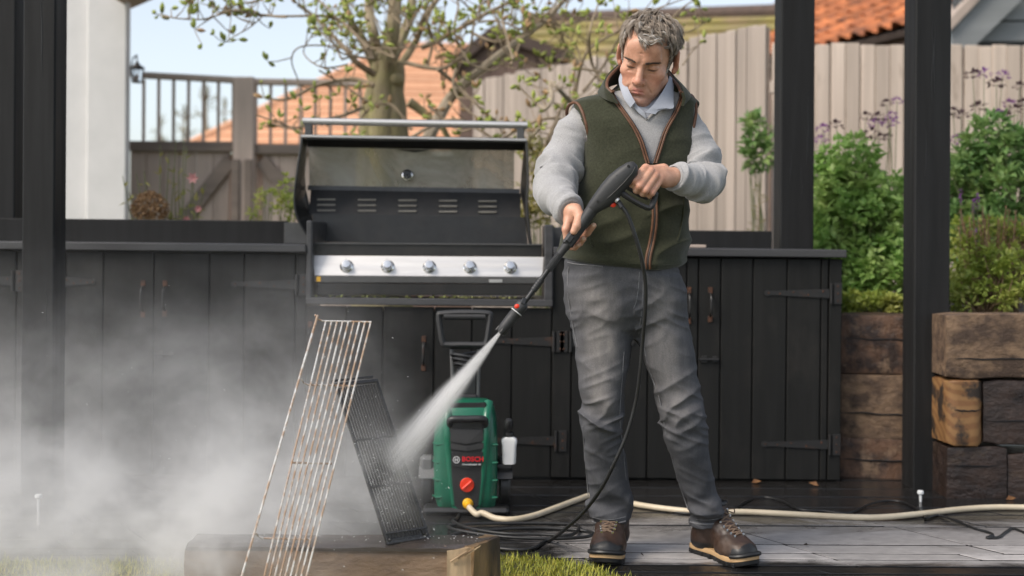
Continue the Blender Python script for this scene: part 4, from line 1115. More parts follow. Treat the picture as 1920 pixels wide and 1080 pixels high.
d6 = door(1309, 1553, [1351, 1411, 1475, 1539], ZD); handle(d6, 1331, 543, 597); hinge(d6, 1557, 1431, 548); hinge(d6, 1557, 1428, 831)
kbox('stile', (kx(1553)+.003, YK-.001, Z0), (XE, YK+.012, ZD), .003, M['charcoal_door'], kit)
SCREWS.build('screw_heads', M['rust'], kit).__setitem__('kind', 'stuff')
for px, py in ((1328, 672), (310, 667)):
    x, z = kx(px), kz(py, px)
    mb = MB(); mb.tube([(x-.045, YK-.012, z), (x+.045, YK-.012, z)], .006, 7); mb.box((x-.03, YK-.010, z-.016), (x-.005, YK-.0024, z+.016), .002); mb.box((x+.02, YK-.010, z-.014), (x+.04, YK-.0024, z+.014), .002)
    mb.build('slide_bolt', M['black_iron'], kit)
# worktop boards and upstands
YB = YK+.40
kbox('worktop', (-3.3, YK-.03, TOPZ-.035), (kx(574), YB, TOPZ), .004, M['worktop'], kit)
kbox('worktop', (kx(1036), YK-.03, TOPZ-.035), (kx(1583), YB, TOPZ), .004, M['worktop'], kit)
zu = P(340, 417, YB).z
kbox('upstand', (-3.3, YB, TOPZ-.06), (P(538, 450, YB).x, YB+.03, zu+.006), .004, M['charcoal'], kit)
kbox('upstand', (P(1030, 450, YB).x, YB, TOPZ-.06), (P(1446, 450, YB).x, YB+.03, P(1360, 431, YB).z), .004, M['charcoal'], kit)
# cheek boards that box in the grill
for pa, pb, yt, tl in ((574, 585, 415, 538), (1019, 1036, 421, 1048)):
    z_t = kz(yt, pa)
    kbox('cheek_board', (kx(pa), YK-.02, kz(572, pa)), (kx(pb), YB+.02, z_t), .006, M['worktop'], kit)
kbox('cheek_trim', (P(532, 450, YB-.012).x, YB-.03, TOPZ), (kx(574)-.001, YB-.006, kz(417, 560)), .003, M['grey_metal'], kit)
kbox('cheek_trim', (kx(1036)+.001, YB-.03, TOPZ), (P(1062, 450, YB).x, YB-.006, kz(424, 1040)), .003, M['grey_metal'], kit)
kbox('grill_shelf', (kx(574), YK-.022, kz(574)), (kx(1036), YB, kz(561)), .004, M['worktop'], kit)
kit.rotation_euler.y = R(.22)
lit = MB(); rg = random.Random(3)
for k in range(120):
    px = rg.uniform(590, 1005); x = kx(px); z = kz(561)-.0025*(px-960)/960+.001
    leaf(lit, (x, YK-rg.uniform(-.05, .02), z+.002), (rg.uniform(-1, 1), rg.uniform(-1, 1), rg.uniform(0, .9)), (0, 0, 1), rg.uniform(.012, .024), .011)
M['litter'] = leaf_mat('leaf_litter', (.34, .40, .10), (.20, .22, .08), (.5, .42, .26), .7)
tag(lit.build('leaf_litter', M['litter']), 'scattered bits of leaf lying in the slot under the grill', 'leaf litter', kind='stuff')
# folded chopping board / strip of wood on the right worktop
q0, q1 = P(1275, 464, YK+.3), P(1318, 464, YK+.3)
mb = MB(); mb.box((q0.x, YK+.2, TOPZ-.002), (q1.x, YK+.33, TOPZ+.012), .003)
tag(mb.build('wooden_board', M['oak'], loc=(q0.x, YK+.2, TOPZ)), 'thin reddish wooden board lying on the worktop behind the man', 'board')

# ================================================================ GAS GRILL
grill = empty('gas_grill', (kx(805), YK+.2, kz(561)), 'built-in gas grill with its lid open and five knobs', 'grill')
SL = math.tan(R(.6))           # it leans a little out of level
def gp(px, py, Y): return P(px, py, Y)
def slab(name, pxa, pxb, prof, m, parent=grill, close=True):
    """extrude a profile [(photo row, Y)] from photo column pxa to pxb (columns measured at the profile's depth)"""
    rings = []
    for px in (pxa, pxb): rings.append([gp(px, py, y)+Vector((0, 0, 0)) for py, y in prof])
    mb = MB(); mb.loft(rings); return mb.build(name, m, parent)
Yf = YK+.02
xc = lambda px, y: P(px, 450, y).x
# firebox lip, dark
def xbox(name, pxa, pxb, pya, pyb, y0, y1, m, bev=.003, parent=grill):
    a = P(pxa, (pya+pyb)/2, y0); b = P(pxb, (pya+pyb)/2, y0)
    zt = P((pxa+pxb)/2, pya, y0).z; zb = P((pxa+pxb)/2, pyb, y0).z
    mb = MB(); mb.box((a.x, y0, zb), (b.x, y1, zt), bev); return mb.build(name, m, parent)
fb = xbox('firebox', 588, 1016, 458, 480, Yf+.03, Yf+.30, M['dark_metal'])
xbox('firebox_highlight', 587, 1017, 456, 459, Yf+.022, Yf+.05, M['grey_metal'], .001, fb)  # paler strip added along the lip as a painted highlight
# sloped steel control panel
pT, pB = .075, .0
top_l, top_r = P(586, 479, Yf+.03), P(1019, 482, Yf+.03)
bot_l, bot_r = P(590, 516, Yf-.008), P(1017, 519, Yf-.008)
mb = MB(); mb.prism([top_l, top_r, bot_r, bot_l], (0, .02, -.03)); cp = mb.build('control_panel', M['steel'], grill)
nrm = (bot_r-top_l).cross(top_r-top_l).normalized()
if nrm.y > 0: nrm = -nrm
for k, px in enumerate((650, 727, 805, 881, 957)):
    c = top_l.lerp(bot_l, .55).lerp(top_r.lerp(bot_r, .55), (px-588)/(1018-588))
    mb = MB(); mb.lathe([(.030, 0), (.030, .004), (.025, .008), (.023, .010)], c, nrm, 20); kb = mb.build('knob', M['chrome'], grill, True)
    mb = MB(); mb.lathe([(.0185, .008), (.0195, .012), (.0195, .030), (.0175, .034), (.004, .035)], c, nrm, 20); mb.build('knob_cap', M['chrome'], kb, True)
    mb = MB(); mb.lathe([(.0205, .0085), (.0205, .0105)], c, nrm, 20); mb.build('knob_ring', M['black_plastic'], kb)
    d = (top_l-bot_l).normalized(); mm = MB(); mm.box((-.0008, 0, 0), (.0008, .004, .0004))
    mb = MB(); mb.tube([c+d*.034+nrm*.0006, c+d*.040+nrm*.0006], .0007, 4); mb.build('panel_mark', M['black_plastic'], cp)
xbox('front_strip', 590, 1012, 518, 531, Yf-.012, Yf+.04, M['grey_metal'])
xbox('badge', 917, 942, 524, 530, Yf-.015, Yf-.01, M['steel'], .001)
xbox('sticker', 593, 601, 518.5, 528, Yf-.0145, Yf-.01, M['yellow_plastic'], .0005)
xbox('drip_tray', 594, 1003, 532, 553, Yf-.01, Yf+.25, M['lid_inner'])
# open lid: profile of the inside (photo rows at their depth) extruded sideways
Yh = YK+.42
prof = [(457, Yh-.03), (404, Yh-.02), (359, Yh+.035), (351, Yh+.04), (279, Yh+.02), (258, Yh-.03)]
L_, R_ = 578, 982
def lid_strip(name, i, j, m, th=.006, la=L_, ra=R_, parent=None):
    (a, ya), (b, yb) = prof[i], prof[j]
    cx = (la+ra)/2
    q = []
    for px, (py, y) in ((la, prof[i]), (ra, prof[i]), (ra, prof[j]), (la, prof[j])):
        p = P(cx, py+(px-780)*.011, y); p.x = xc(px, Yh); q.append(p)
    n = (q[1]-q[0]).cross(q[3]-q[0]).normalized()
    if n.y < 0: n = -n
    mb = MB(); mb.prism(q, n*th); return mb.build(name, m, parent or lid)
lm = MB()
q = [P(780, 457, Yh-.028), P(780, 404, Yh-.018)]
(a, ya), (b, yb) = prof[0], prof[1]
pts = []
for px, (py, y) in ((594, prof[0]), (990, prof[0]), (984, prof[1]), (586, prof[1])):
    p = P(780, py+(px-780)*.011, y); p.x = xc(px, Yh); pts.append(p)
lm.prism(pts, (0, .008, 0)); lid = lm.build('lid', M['dark_metal'], grill)
vp = lid_strip('vent_panel', 1, 2, M['lid_inner'], la=580, ra=976)
for px in (612, 688, 764, 840, 914):
    for r_ in range(3):
        py = 376+r_*10.2+(px-780)*.011
        f_ = (404-py)/(404-359); y = Yh-.02+f_*.055-.004
        a = P(px-17, py, y); b = P(px+17, py, y)
        mb = MB(); mb.tube([a, b], .0052, 6, flat=.9); mb.build('vent_slot', M['slot'], vp)
# cross bar, glass and its frame
xb = lid_strip('cross_bar', 2, 3, M['grey_metal'], .012, 574, 974)
M['smoked_glass'] = None
def smoked():
    m, nt, b = new_mat('lid_glass_painted_reflection')
    mp = coords(nt, (1, 1, 1), rnd=False); n = noise_n(nt, mp, 4.5, 7, .62, .8)
    g = nt.nodes.new('ShaderNodeBsdfGlass'); g.inputs['Roughness'].default_value = .10; g.inputs['IOR'].default_value = 1.03; g.inputs['Color'].default_value = (.72, .70, .66, 1)
    d = nt.nodes.new('ShaderNodeBsdfDiffuse'); d.inputs['Color'].default_value = (.52, .50, .46, 1)
    gl = nt.nodes.new('ShaderNodeBsdfGlossy'); gl.inputs['Roughness'].default_value = .12; gl.inputs['Color'].default_value = (.9, .9, .9, 1)
    f = ramp(nt, n, [(.36, .25), (.64, .80)])  # pale diffuse patches paint blurred reflections and smudges onto the glass
    mx = nt.nodes.new('ShaderNodeMixShader'); nt.links.new(f.outputs[0], mx.inputs[0]); nt.links.new(g.outputs[0], mx.inputs[1]); nt.links.new(d.outputs[0], mx.inputs[2])
    m2 = nt.nodes.new('ShaderNodeMixShader'); m2.inputs[0].default_value = .10
    nt.links.new(mx.outputs[0], m2.inputs[1]); nt.links.new(gl.outputs[0], m2.inputs[2])
    out = [x for x in nt.nodes if x.bl_idname == 'ShaderNodeOutputMaterial'][0]
    nt.links.new(m2.outputs[0], out.inputs[0])
    return m
M['smoked_glass'] = smoked()
gz_ = lid_strip('lid_glass', 3, 4, M['smoked_glass'], .005, 577, 963)
tf = lid_strip('lid_top_frame', 4, 5, M['dark_metal'], .010, 574, 984)
# small notch plate in the middle of the frame
mb = MB(); c0 = P(742, 280, Yh+.012); c1 = P(806, 281, Yh+.012); c2 = P(778, 286, Yh+.014)
mb.prism([c0, c1, c2], (0, .006, 0)); mb.build('frame_notch', M['dark_metal'], tf)
# lid edge (bright rim) and sides
e0, e1 = P(565, 255.5, Yh-.20), P(988, 263, Yh-.20)
mb = MB(); mb.bar(e0, e1, .02, .014, bev=.004); mb.build('lid_rim', M['steel'], lid)
mb = MB(); mb.prism([P(568, 259, Yh-.20), P(986, 266, Yh-.20), P(984, 263, Yh-.03), P(574, 259, Yh-.03)], (0, .002, -.006)); mb.build('lid_lip', M['dark_metal'], lid)
for sgn in (0, 1):
    if sgn == 0:
        out = [P(567, 257, Yh-.20), P(556, 330, Yh-.17), P(552, 378, Yh-.13), P(560, 415, Yh-.10), P(588, 458, Yh-.06)]
        inn = [P(576, 260, Yh-.02), P(572, 330, Yh+.035), P(574, 357, Yh+.045), P(585, 404, Yh-.01), P(594, 457, Yh-.02)]
        d = (-.006, 0, 0)
    else:
        out = [P(987, 264, Yh-.20), P(990, 330, Yh-.17), P(988, 378, Yh-.13), P(990, 415, Yh-.10), P(996, 460, Yh-.06)]
        inn = [P(983, 266, Yh-.02), P(977, 330, Yh+.035), P(975, 359, Yh+.045), P(984, 407, Yh-.01), P(991, 459, Yh-.02)]
        d = (.006, 0, 0)
    mb = MB()
    for i in range(4):
        mb.prism([out[i], inn[i], inn[i+1], out[i+1]], d)
    sd_ = mb.build('lid_side', M['dark_metal'], lid)
    mb = MB(); mb.tube(catmull(out, 5), .007, 8, flat=.8); mb.build('side_rim', M['grey_metal'], sd_, True)
# handle
for px, dy in ((579, 0), (976, 8)):
    mb = MB(); a = P(px, 256+dy, Yh-.19); b = P(px, 230+dy*.8, Yh-.19); mb.bar(a, b, .034, .03, up=(0, 1, 0), bev=.004); mb.build('handle_bracket', M['grey_metal'], lid)
a, b = P(568, 227, Yh-.195), P(989, 235, Yh-.195)
mb = MB(); mb.tube([a, b], .0165, 16, flat=1); mb.build('lid_handle', M['steel'], lid, True)
# thermometer
c = P(764, 329, Yh+.02); ax = Vector((0, -1, .12)).normalized()
th = MB(); th.lathe([(.027, 0), (.029, .006), (.027, .014), (.024, .016)], c, ax, 20); tho = th.build('thermometer', M['chrome'], lid, True)
mb = MB(); mb.lathe([(.021, .0155), (.020, .017), (.003, .0172)], c, ax, 18); mb.build('thermometer_back', M['dark_metal'], tho)
mb = MB(); mb.tube([c+ax*.017+Vector((0, 0, -.002)), c+ax*.035+Vector((0, 0, -.012))], .004, 7); mb.build('thermometer_probe', M['steel'], tho)
# ================================================================ SLEEPER BLOCK (bench for the wet grates)
ro = random.Random(77)
ZT = .182
XR = -.135
blk = empty('timber_block', (-.5, 3.56, 0), 'old wet railway sleeper standing on the lawn under the grates', 'timber block')
mb = MB(); rough_block(mb, (-.93, 3.50, .0), (XR, 3.63, ZT), 16, .006, 31, .008); bo = mb.build('baulk', M['block_front'], blk, True, 55)
# the wet top, a thin worn layer
mt = MB(); nx, ny = 30, 6; vs = []; fs = []
for j in range(ny+1):
    for i in range(nx+1):
        x = -.925+(XR+.10+.925)*i/nx; y = 3.498+.132*j/ny
        if x > XR: y = max(y, 3.50+(x-XR)*1.25)
        z = ZT+.006+mnoise.noise(Vector((x*9, y*30, 3)))*.004
        if j in (0,): z -= .006
        vs.append((x, y, z))
for j in range(ny):
    for i in range(nx): fs.append([j*(nx+1)+i, j*(nx+1)+i+1, (j+1)*(nx+1)+i+1, (j+1)*(nx+1)+i])
n0 = len(vs); vs += [(p[0], p[1], ZT-.01) for p in vs]
rim = [i for i in range(nx+1)]+[j*(nx+1)+nx for j in range(1, ny+1)]+[ny*(nx+1)+i for i in range(nx-1, -1, -1)]+[j*(nx+1) for j in range(ny-1, 0, -1)]
for k in range(len(rim)):
    a, b = rim[k], rim[(k+1) % len(rim)]; fs.append([a, a+n0, b+n0, b])
mt.add(vs, fs); mt.build('wet_top', M['block_top'], blk, True, 50)
# split pale corner and dark torn end
def rough_face(corners, nu, nv, amp, seed, depth):
    a, b, c, d = [Vector(q) for q in corners]; n = (b-a).cross(d-a).normalized()
    m = MB(); vs = []; fs = []
    for j in range(nv+1):
        for i in range(nu+1):
            p = a.lerp(b, i/nu).lerp(d.lerp(c, i/nu), j/nv)
            k = mnoise.noise(Vector((p.x*60+seed, p.y*60, p.z*6)))*amp+mnoise.noise(Vector((p.x*18+seed, p.y*18, p.z*3)))*amp
            vs.append(p+n*k)
    N = len(vs)
    for j in range(nv):
        for i in range(nu): fs.append([j*(nu+1)+i, j*(nu+1)+i+1, (j+1)*(nu+1)+i+1, (j+1)*(nu+1)+i])
    vs += [p-n*depth for p in vs]
    rim = [i for i in range(nu+1)]+[j*(nu+1)+nu for j in range(1, nv+1)]+[nv*(nu+1)+i for i in range(nu-1, -1, -1)]+[j*(nu+1) for j in range(nv-1, 0, -1)]
    for k in range(len(rim)):
        p, q = rim[k], rim[(k+1) % len(rim)]; fs.append([p, q, q+N, p+N])
    m.add(vs, fs); return m
xa, xm, xb = XR-.045, XR+.03, XR+.103
rough_face([(xa, 3.496, 0), (xm, 3.496, 0), (xm, 3.498, ZT+.004), (xa, 3.496, ZT-.006)], 14, 12, .004, 2, .02).build('split_corner', M['block_split'], blk, True, 60)
rough_face([(xm, 3.496, 0), (xb, 3.625, 0), (xb, 3.625, ZT+.006), (xm, 3.498, ZT+.004)], 14, 12, .006, 9, .05).build('torn_end', M['block_end'], blk, True, 60)
for k in range(3):
    p = Vector((xa+.012+.02*k, 3.488, ZT-.035+.008*k)); mb = MB(); mb.tube([p, p+Vector((.045, -.006, .032))], [.0035, .0012], 5); mb.build('splinter', M['block_split'], blk)

# ================================================================ THE TWO GRATES
M['rusty_wire'] = pmat('rusty_wet_wire', (.74, .70, .65), (.50, .34, .23), .28, 38, (1, 1, .6), metal=.55, c3=(.46, .22, .09), scale3=7, th3=(.60, .72), rough_var=.1, contrast=(.44, .56))
rk1 = empty('rusty_grill_rack', P(515, 1150, 3.42), 'long rusty wire warming rack propped upright before the timber block', 'grill rack')
YTp, YBt = 3.505, 3.30
def rp_(px, py):
    """point on the leaning plane of the rusty rack"""
    t = (py-598)/(1190-598); return P(px, py, YTp+(YBt-YTp)*t)
PYB = 1186
sl = (455-598)/(1080-592)
def rod(x0, y0, x1, y1, r, off=0.0):
    a, b = rp_(x0, y0), rp_(x1, y1); o = Vector((0, -off, 0))
    mb = MB(); mb.tube([a+o, a.lerp(b, .5)+o, b+o], r, 7); return mb.build('rod', M['rusty_wire'], rk1, True)
# outer rail
rod(597, 590, 424, PYB, .0032, .012)
tops = np.linspace(611, 695, 9); bots = np.linspace(496-.29*(PYB-1080)-12, 574-.26*(PYB-1080), 9)
bots = np.linspace(470, 548, 9)
for a, b in zip(tops, bots): rod(a, 603+(a-611)*.02, b, PYB, .0027)
def cross(xa, xb, py, hook=True, dy=2):
    pts = [rp_(xa, py)+Vector((0, .005, 0)), rp_(xb, py+dy)+Vector((0, .005, 0))]
    if hook:
        pts = [rp_(xa-20, py-12)-Vector((0, .010, 0)), rp_(xa-17, py-4)+Vector((0, .004, 0)), rp_(xa-8, py)+Vector((0, .005, 0))]+pts[1:]
    mb = MB(); mb.tube(pts, .0027, 6); mb.build('cross_rod', M['rusty_wire'], rk1, True)
cross(612, 696, 602); cross(586, 668, 722); cross(545, 622, 868, False); cross(501, 580, 1010)

M['cast_iron'] = pmat('wet_cast_iron', (.045, .043, .042), (.020, .019, .019), .22, 70, metal=.3, bumps=.4, bdist=.001, rough_var=.12, spec=.6)
rk2 = empty('dark_grill_grate', (P(765, 1012, 3.56).x, 3.56, ZT+.006), 'black wet cast iron cooking grate standing on the timber block', 'grill grate')
TL, TR_, BL, BR = P(630, 722, 3.60), P(706, 714, 3.66), P(726, 1018, 3.515), P(803, 1006, 3.60)
def dg(u, v): return TL.lerp(TR_, u).lerp(BL.lerp(BR, u), v)
dn = (TR_-TL).cross(BL-TL).normalized()
if dn.y > 0: dn = -dn
nb = 15
for i in range(nb):
    u = (i+.5)/nb; mb = MB(); mb.bar(dg(u, .02), dg(u, .98), .0042, .010, up=dn, bev=.0012); mb.build('bar', M['cast_iron'], rk2)
for v_, t in ((.0, .016), (.36, .010), (.655, .010), (.945, .014), (1.0, .016)):
    mb = MB(); a, b = dg(-.02, v_), dg(1.02, v_); o = dn*(.006 if t < .015 else .0)
    mb.bar(a+o, b+o, .006 if t < .015 else .010, t, up=dn, bev=.0015); mb.build('cross_bar', M['cast_iron'], rk2)
for u in (0, 1):
    mb = MB(); mb.bar(dg(u, 0), dg(u, 1), .006, .012, up=dn, bev=.001); mb.build('edge_bar', M['cast_iron'], rk2)
mb = MB(); mb.bar(dg(0, -.035)+dn*-.02, dg(1, -.035)+dn*-.02, .005, .012, up=dn); mb.build('top_lip', M['cast_iron'], rk2)
mb = MB(); mb.prism([dg(0, .945), dg(1, .945), dg(1, 1), dg(0, 1)], dn*-.004); mb.build('end_plate', M['cast_iron'], rk2)
for u in (.06, .95): mb = MB(); mb.ball(dg(u, .985)+dn*.008, .006, 8, 6); mb.build('rivet', M['cast_iron'], rk2, True)

# ================================================================ PRESSURE WASHER
YW_ = 4.74
wx = lambda px: P(px, YH, YW_).x
wz = lambda py: P(876, py, YW_).z
wash = empty('pressure_washer', (wx(876), YW_+.12, 0), 'green and black wheeled pressure washer with red dial and yellow hose connector', 'pressure washer')
def rr_ring(xa, xb, y0, y1, z, rad, n=5, bow=0.0):
    """rounded rectangle ring at height z"""
    r = []
    cx, cy = (xa+xb)/2, (y0+y1)/2
    for (sx, sy, a0) in ((1, -1, -90), (1, 1, 0), (-1, 1, 90), (-1, -1, 180)):
        for k in range(n):
            a = R(a0+90*k/(n-1)); px_ = (xb-rad if sx > 0 else xa+rad)+math.cos(a)*rad; py_ = (y1-rad if sy > 0 else y0+rad)+math.sin(a)*rad
            if sy < 0: py_ -= bow*(1-((px_-cx)/((xb-xa)/2))**2)
            r.append(Vector((px_, py_, z)))
    return r
secs = [(962, 846, 914, .02, .20, .03), (952, 822, 931, .0, .22, .035), (930, 816, 934, -.005, .235, .035), (880, 815, 935, -.008, .24, .035), (840, 814, 934, -.006, .24, .035), (812, 815, 933, 0, .235, .035), (790, 819, 931, .01, .225, .035), (772, 826, 927, .022, .21, .035), (762, 834, 921, .035, .2, .03), (757, 842, 914, .05, .18, .025)]
mb = MB(); mb.loft([rr_ring(wx(a), wx(b), YW_+y0, YW_+y1, wz(py), rd, 6, .012) for py, a, b, y0, y1, rd in secs])
body = mb.build('body', M['green_plastic'], wash, True, 50)
def wpoly(pts, y0, dy): return [Vector((wx(a), YW_+y0, wz(b))) for a, b in pts], (0, dy, 0)
# black front panel (slightly bowed: two facets)
def panel(name, pts, yf, m, par, th=.03, bev=True):
    mb = MB(); mb.prism([Vector((wx(a), YW_+yf-.012+.00009*(a-876)**2*.05, wz(b))) for a, b in pts], (0, th, 0)); return mb.build(name, m, par)
fp = panel('front_panel', [(846, 790), (910, 790), (911, 812), (909, 850), (905, 900), (900, 945), (893, 953), (864, 953), (856, 945), (851, 900), (848, 850), (845, 812)], -.012, M['black_plastic'], wash)
panel('chevron', [(848, 803), (908, 803), (909, 824), (878, 830), (847, 826)], -.018, M['soft_plastic'], fp, .02)
panel('chevron', [(848, 828), (878, 834), (909, 828), (909, 838), (878, 843), (848, 840)], -.018, M['soft_plastic'], fp, .02)
panel('name_plate', [(849, 846), (878, 846), (908, 845), (906, 869), (878, 876), (850, 871)], -.0175, M['black_plastic'], fp, .02)
# curved raised green side rails
for xs in ([(842, 757), (841, 780), (842, 812), (845, 850), (849, 900), (855, 945)], [(918, 757), (915, 780), (913, 812), (911, 850), (907, 900), (901, 945)]):
    mb = MB(); c = catmull([Vector((wx(a), YW_-.012+(.07 if b < 760 else .022 if b < 785 else 0), wz(b))) for a, b in xs], 5)
    mb.tube(c, [.017, .017, .016, .014, .012, .011], 10, flat=.75, up=(0, 1, 0)); mb.build('side_rail', M['green_plastic'], wash, True)
mb = MB(); mb.loft([rr_ring(wx(850), wx(906), YW_-.02, YW_+.05, wz(py), .015, 5) for py in (962, 948)]); mb.build('chin', M['green_plastic'], wash, True, 50)
# ribs down both flanks
for py in (832, 866, 899, 931):
    for a, b in ((813.5, 832), (920, 936)):
        mb = MB(); mb.tube([Vector((wx(a), YW_+.02, wz(py))), Vector((wx((a+b)/2), YW_-.004, wz(py+1.5))), Vector((wx(b), YW_-.010, wz(py)))], [.003, .006, .003], 7); mb.build('flank_rib', M['green_plastic'], wash, True)
# carry handle and green recess
hb = MB(); hb.tube(catmull([Vector((wx(847), YW_+.01, wz(806))), Vector((wx(846), YW_-.02, wz(792))), Vector((wx(850), YW_-.036, wz(784))), Vector((wx(878), YW_-.038, wz(783))), Vector((wx(908), YW_-.036, wz(783))), Vector((wx(912), YW_-.02, wz(792))), Vector((wx(911), YW_+.01, wz(806)))], 5), [.012, .013, .0135, .0135, .0135, .013, .012], 10)
hb.build('carry_handle', M['black_plastic'], wash, True)
panel('top_cover', [(845, 758), (912, 757), (913, 776), (844, 777)], .03, M['black_plastic'], wash, .12)
panel('green_recess', [(850, 790), (908, 790), (908, 803), (850, 803)], -.006, M['green_plastic'], wash, .02)
# dial
c = Vector((wx(879), YW_-.018, wz(907))); ax = (0, -1, 0)
mb = MB(); mb.lathe([(.031, -.01), (.031, .002), (.029, .004)], c, ax, 22); mb.build('dial_bezel', M['black_plastic'], wash, True)
mb = MB(); mb.lathe([(.0275, 0), (.0275, .010), (.025, .013), (.003, .0135)], c, ax, 22); dl = mb.build('dial', M['red_plastic'], wash, True)
mb = MB(); mb.bar(c+Vector((-.018, -.0145, -.016)), c+Vector((.019, -.0145, .017)), .010, .010, up=(0, 1, 0), bev=.003); mb.build('dial_grip', M['red_plastic'], dl)
# connector
c2 = Vector((wx(880), YW_-.012, wz(941)))
mb = MB(); mb.lathe([(.021, -.01), (.021, .014), (.019, .018), (.015, .020), (.013, .034), (.010, .036)], c2, Vector((.15, -1, -.25)), 16); mb.build('hose_connector', M['yellow_plastic'], wash, True)
# logo: ring with an armature sign, name in red, fine print below
def text_part(body_, size, c, m, par, name, bold=0.0, sx=1.0, ext=.0006):
    cu = bpy.data.curves.new('lettering', 'FONT'); cu.body = body_; cu.size = size; cu.align_x = 'LEFT'; cu.align_y = 'CENTER'; cu.extrude = ext; cu.offset = bold; cu.resolution_u = 2
    o = bpy.data.objects.new('lettering', cu); COL.objects.link(o); bpy.context.view_layer.update()
    me = bpy.data.meshes.new_from_object(o.evaluated_get(bpy.context.evaluated_depsgraph_get()))
    bpy.data.objects.remove(o); me.materials.clear(); me.materials.append(m)
    me.transform(Matrix.Diagonal((sx, 1, 1, 1))); me.transform(Matrix.Rotation(R(90), 4, 'X')); me.transform(Matrix.Translation(Vector(c)-wloc(par)))
    ob = bpy.data.objects.new(name, me); COL.objects.link(ob); ob.parent = par
    return ob
yl = YW_-.0315
text_part('BOSCH', .0262, (wx(869), yl, wz(858.5)), M['red_print'], fp, 'brand_lettering', .0007, .98)
text_part('AdvancedAquatak 140', .0092, (wx(869.5), yl, wz(868)), M['white_print'], fp, 'model_lettering', .0002, .86)
cl = Vector((wx(859), yl, wz(859.5)))
mb = MB(); ring = [cl+Vector((math.cos(a)*.0125, 0, math.sin(a)*.0125)) for a in np.linspace(0, 6.283, 25)[:-1]]
mb.tube(ring, .0012, 5, closed=True)
mb.bar(cl+Vector((-.0055, 0, -.0085)), cl+Vector((-.0055, 0, .0085)), .0018, .001, up=(0, 1, 0)); mb.bar(cl+Vector((.0055, 0, -.0085)), cl+Vector((.0055, 0, .0085)), .0018, .001, up=(0, 1, 0)); mb.bar(cl+Vector((-.0055, 0, 0)), cl+Vector((.0055, 0, 0)), .003, .001, up=(0, 1, 0))
mb.build('round_emblem', M['white_print'], fp)
mb = MB(); mb.lathe([(.0115, 0), (.0115, .0004)], cl+Vector((0, .0006, 0)), (0, -1, 0), 24); mb.build('emblem_disc', M['grey_plastic'], fp)
# wheels and fenders
for px, side in ((801, -1), (949, 1)):
    c = Vector((wx(px), YW_+.13, .085+.002))
    mb = MB(); mb.lathe([(.055, -.022), (.078, -.022), (.085, -.014), (.085, .014), (.078, .022), (.055, .022)], c, (1, 0, 0), 26); wh = mb.build('wheel', M['rubber'], wash, True, 35)
    mb = MB(); mb.lathe([(.01, -.016), (.055, -.012), (.055, .012), (.01, .016)], c, (1, 0, 0), 20); mb.build('rim', M['grey_plastic'], wh, True, 35)
    mb = MB(); f = []
    for a in np.linspace(25, 130, 10):
        q = R(a); rr = .10
        f.append([c+Vector((dx, -math.cos(q)*r2, math.sin(q)*r2)) for dx, r2 in ((-.03, rr), (.03, rr), (.03, rr+.012), (-.03, rr+.012))])
    mb.loft(f); mb.build('fender', M['grey_plastic'] if side < 0 else M['black_plastic'], wash, True, 40)
    mb = MB(); mb.box((wx(px)-.028, YW_+.05, .13), (wx(px)+.028, YW_+.11, .215), .012); mb.build('fender_front', M['grey_plastic'] if side < 0 else M['black_plastic'], wash)
mb = MB(); mb.box((wx(796), YW_-.03, .004), (wx(958), YW_+.22, .03), .012); mb.build('foot', M['black_plastic'], wash)
# telescopic handle
YHd = YW_+.21
hx = lambda px: P(px, YH, YHd).x
hz = lambda py: P(876, py, YHd).z
for a, b in ((853, 848), (897, 899)):
    mb = MB(); mb.tube([(hx(a), YHd, hz(765)), (hx(b), YHd, hz(655))], .0085, 9); mb.build('handle_tube', M['grey_plastic'], wash, True)
lp = [(824, 592), (830, 588), (870, 586), (914, 587), (920, 593), (917, 620), (913, 642), (905, 646), (870, 646), (838, 646), (831, 640), (827, 618)]
mb = MB(); mb.tube(catmull([Vector((hx(a), YHd-.01, hz(b))) for a, b in lp], 4, True), .0125, 10, closed=True, flat=1.15, up=(0, 1, 0)); mb.build('handle_grip', M['soft_plastic'], wash, True)
mb = MB(); mb.tube([Vector((hx(833), YHd-.012, hz(593))), Vector((hx(911), YHd-.012, hz(593)))], .0145, 10); mb.build('grip_sleeve', M['soft_plastic'], wash, True)
mb = MB(); mb.tube([Vector((hx(846), YHd, hz(650))), Vector((hx(902), YHd, hz(650)))], .011, 9); mb.build('handle_bridge', M['black_plastic'], wash, True)
# lance hooks and reel between the tubes
for k, py in enumerate((664, 672, 681)):
    mb = MB(); pts = [Vector((hx(877)+math.cos(a)*(.062-.006*k), YHd-.03+.05*math.sin(a), hz(py)+.006*math.sin(2*a))) for a in np.linspace(0, 6.283, 22)[:-1]]
    mb.tube(pts, .006, 6, closed=True); mb.build('coiled_cable', M['black_plastic'], wash, True)
mb = MB(); mb.box((hx(855), YHd-.03, hz(756)), (hx(898), YHd+.03, hz(738)), .008); mb.build('hose_hook', M['black_plastic'], wash)
mb = MB(); mb.box((hx(858), YHd-.012, hz(740)), (hx(895), YHd+.02, hz(690)), .006); mb.build('hook_plate', M['black_plastic'], wash)
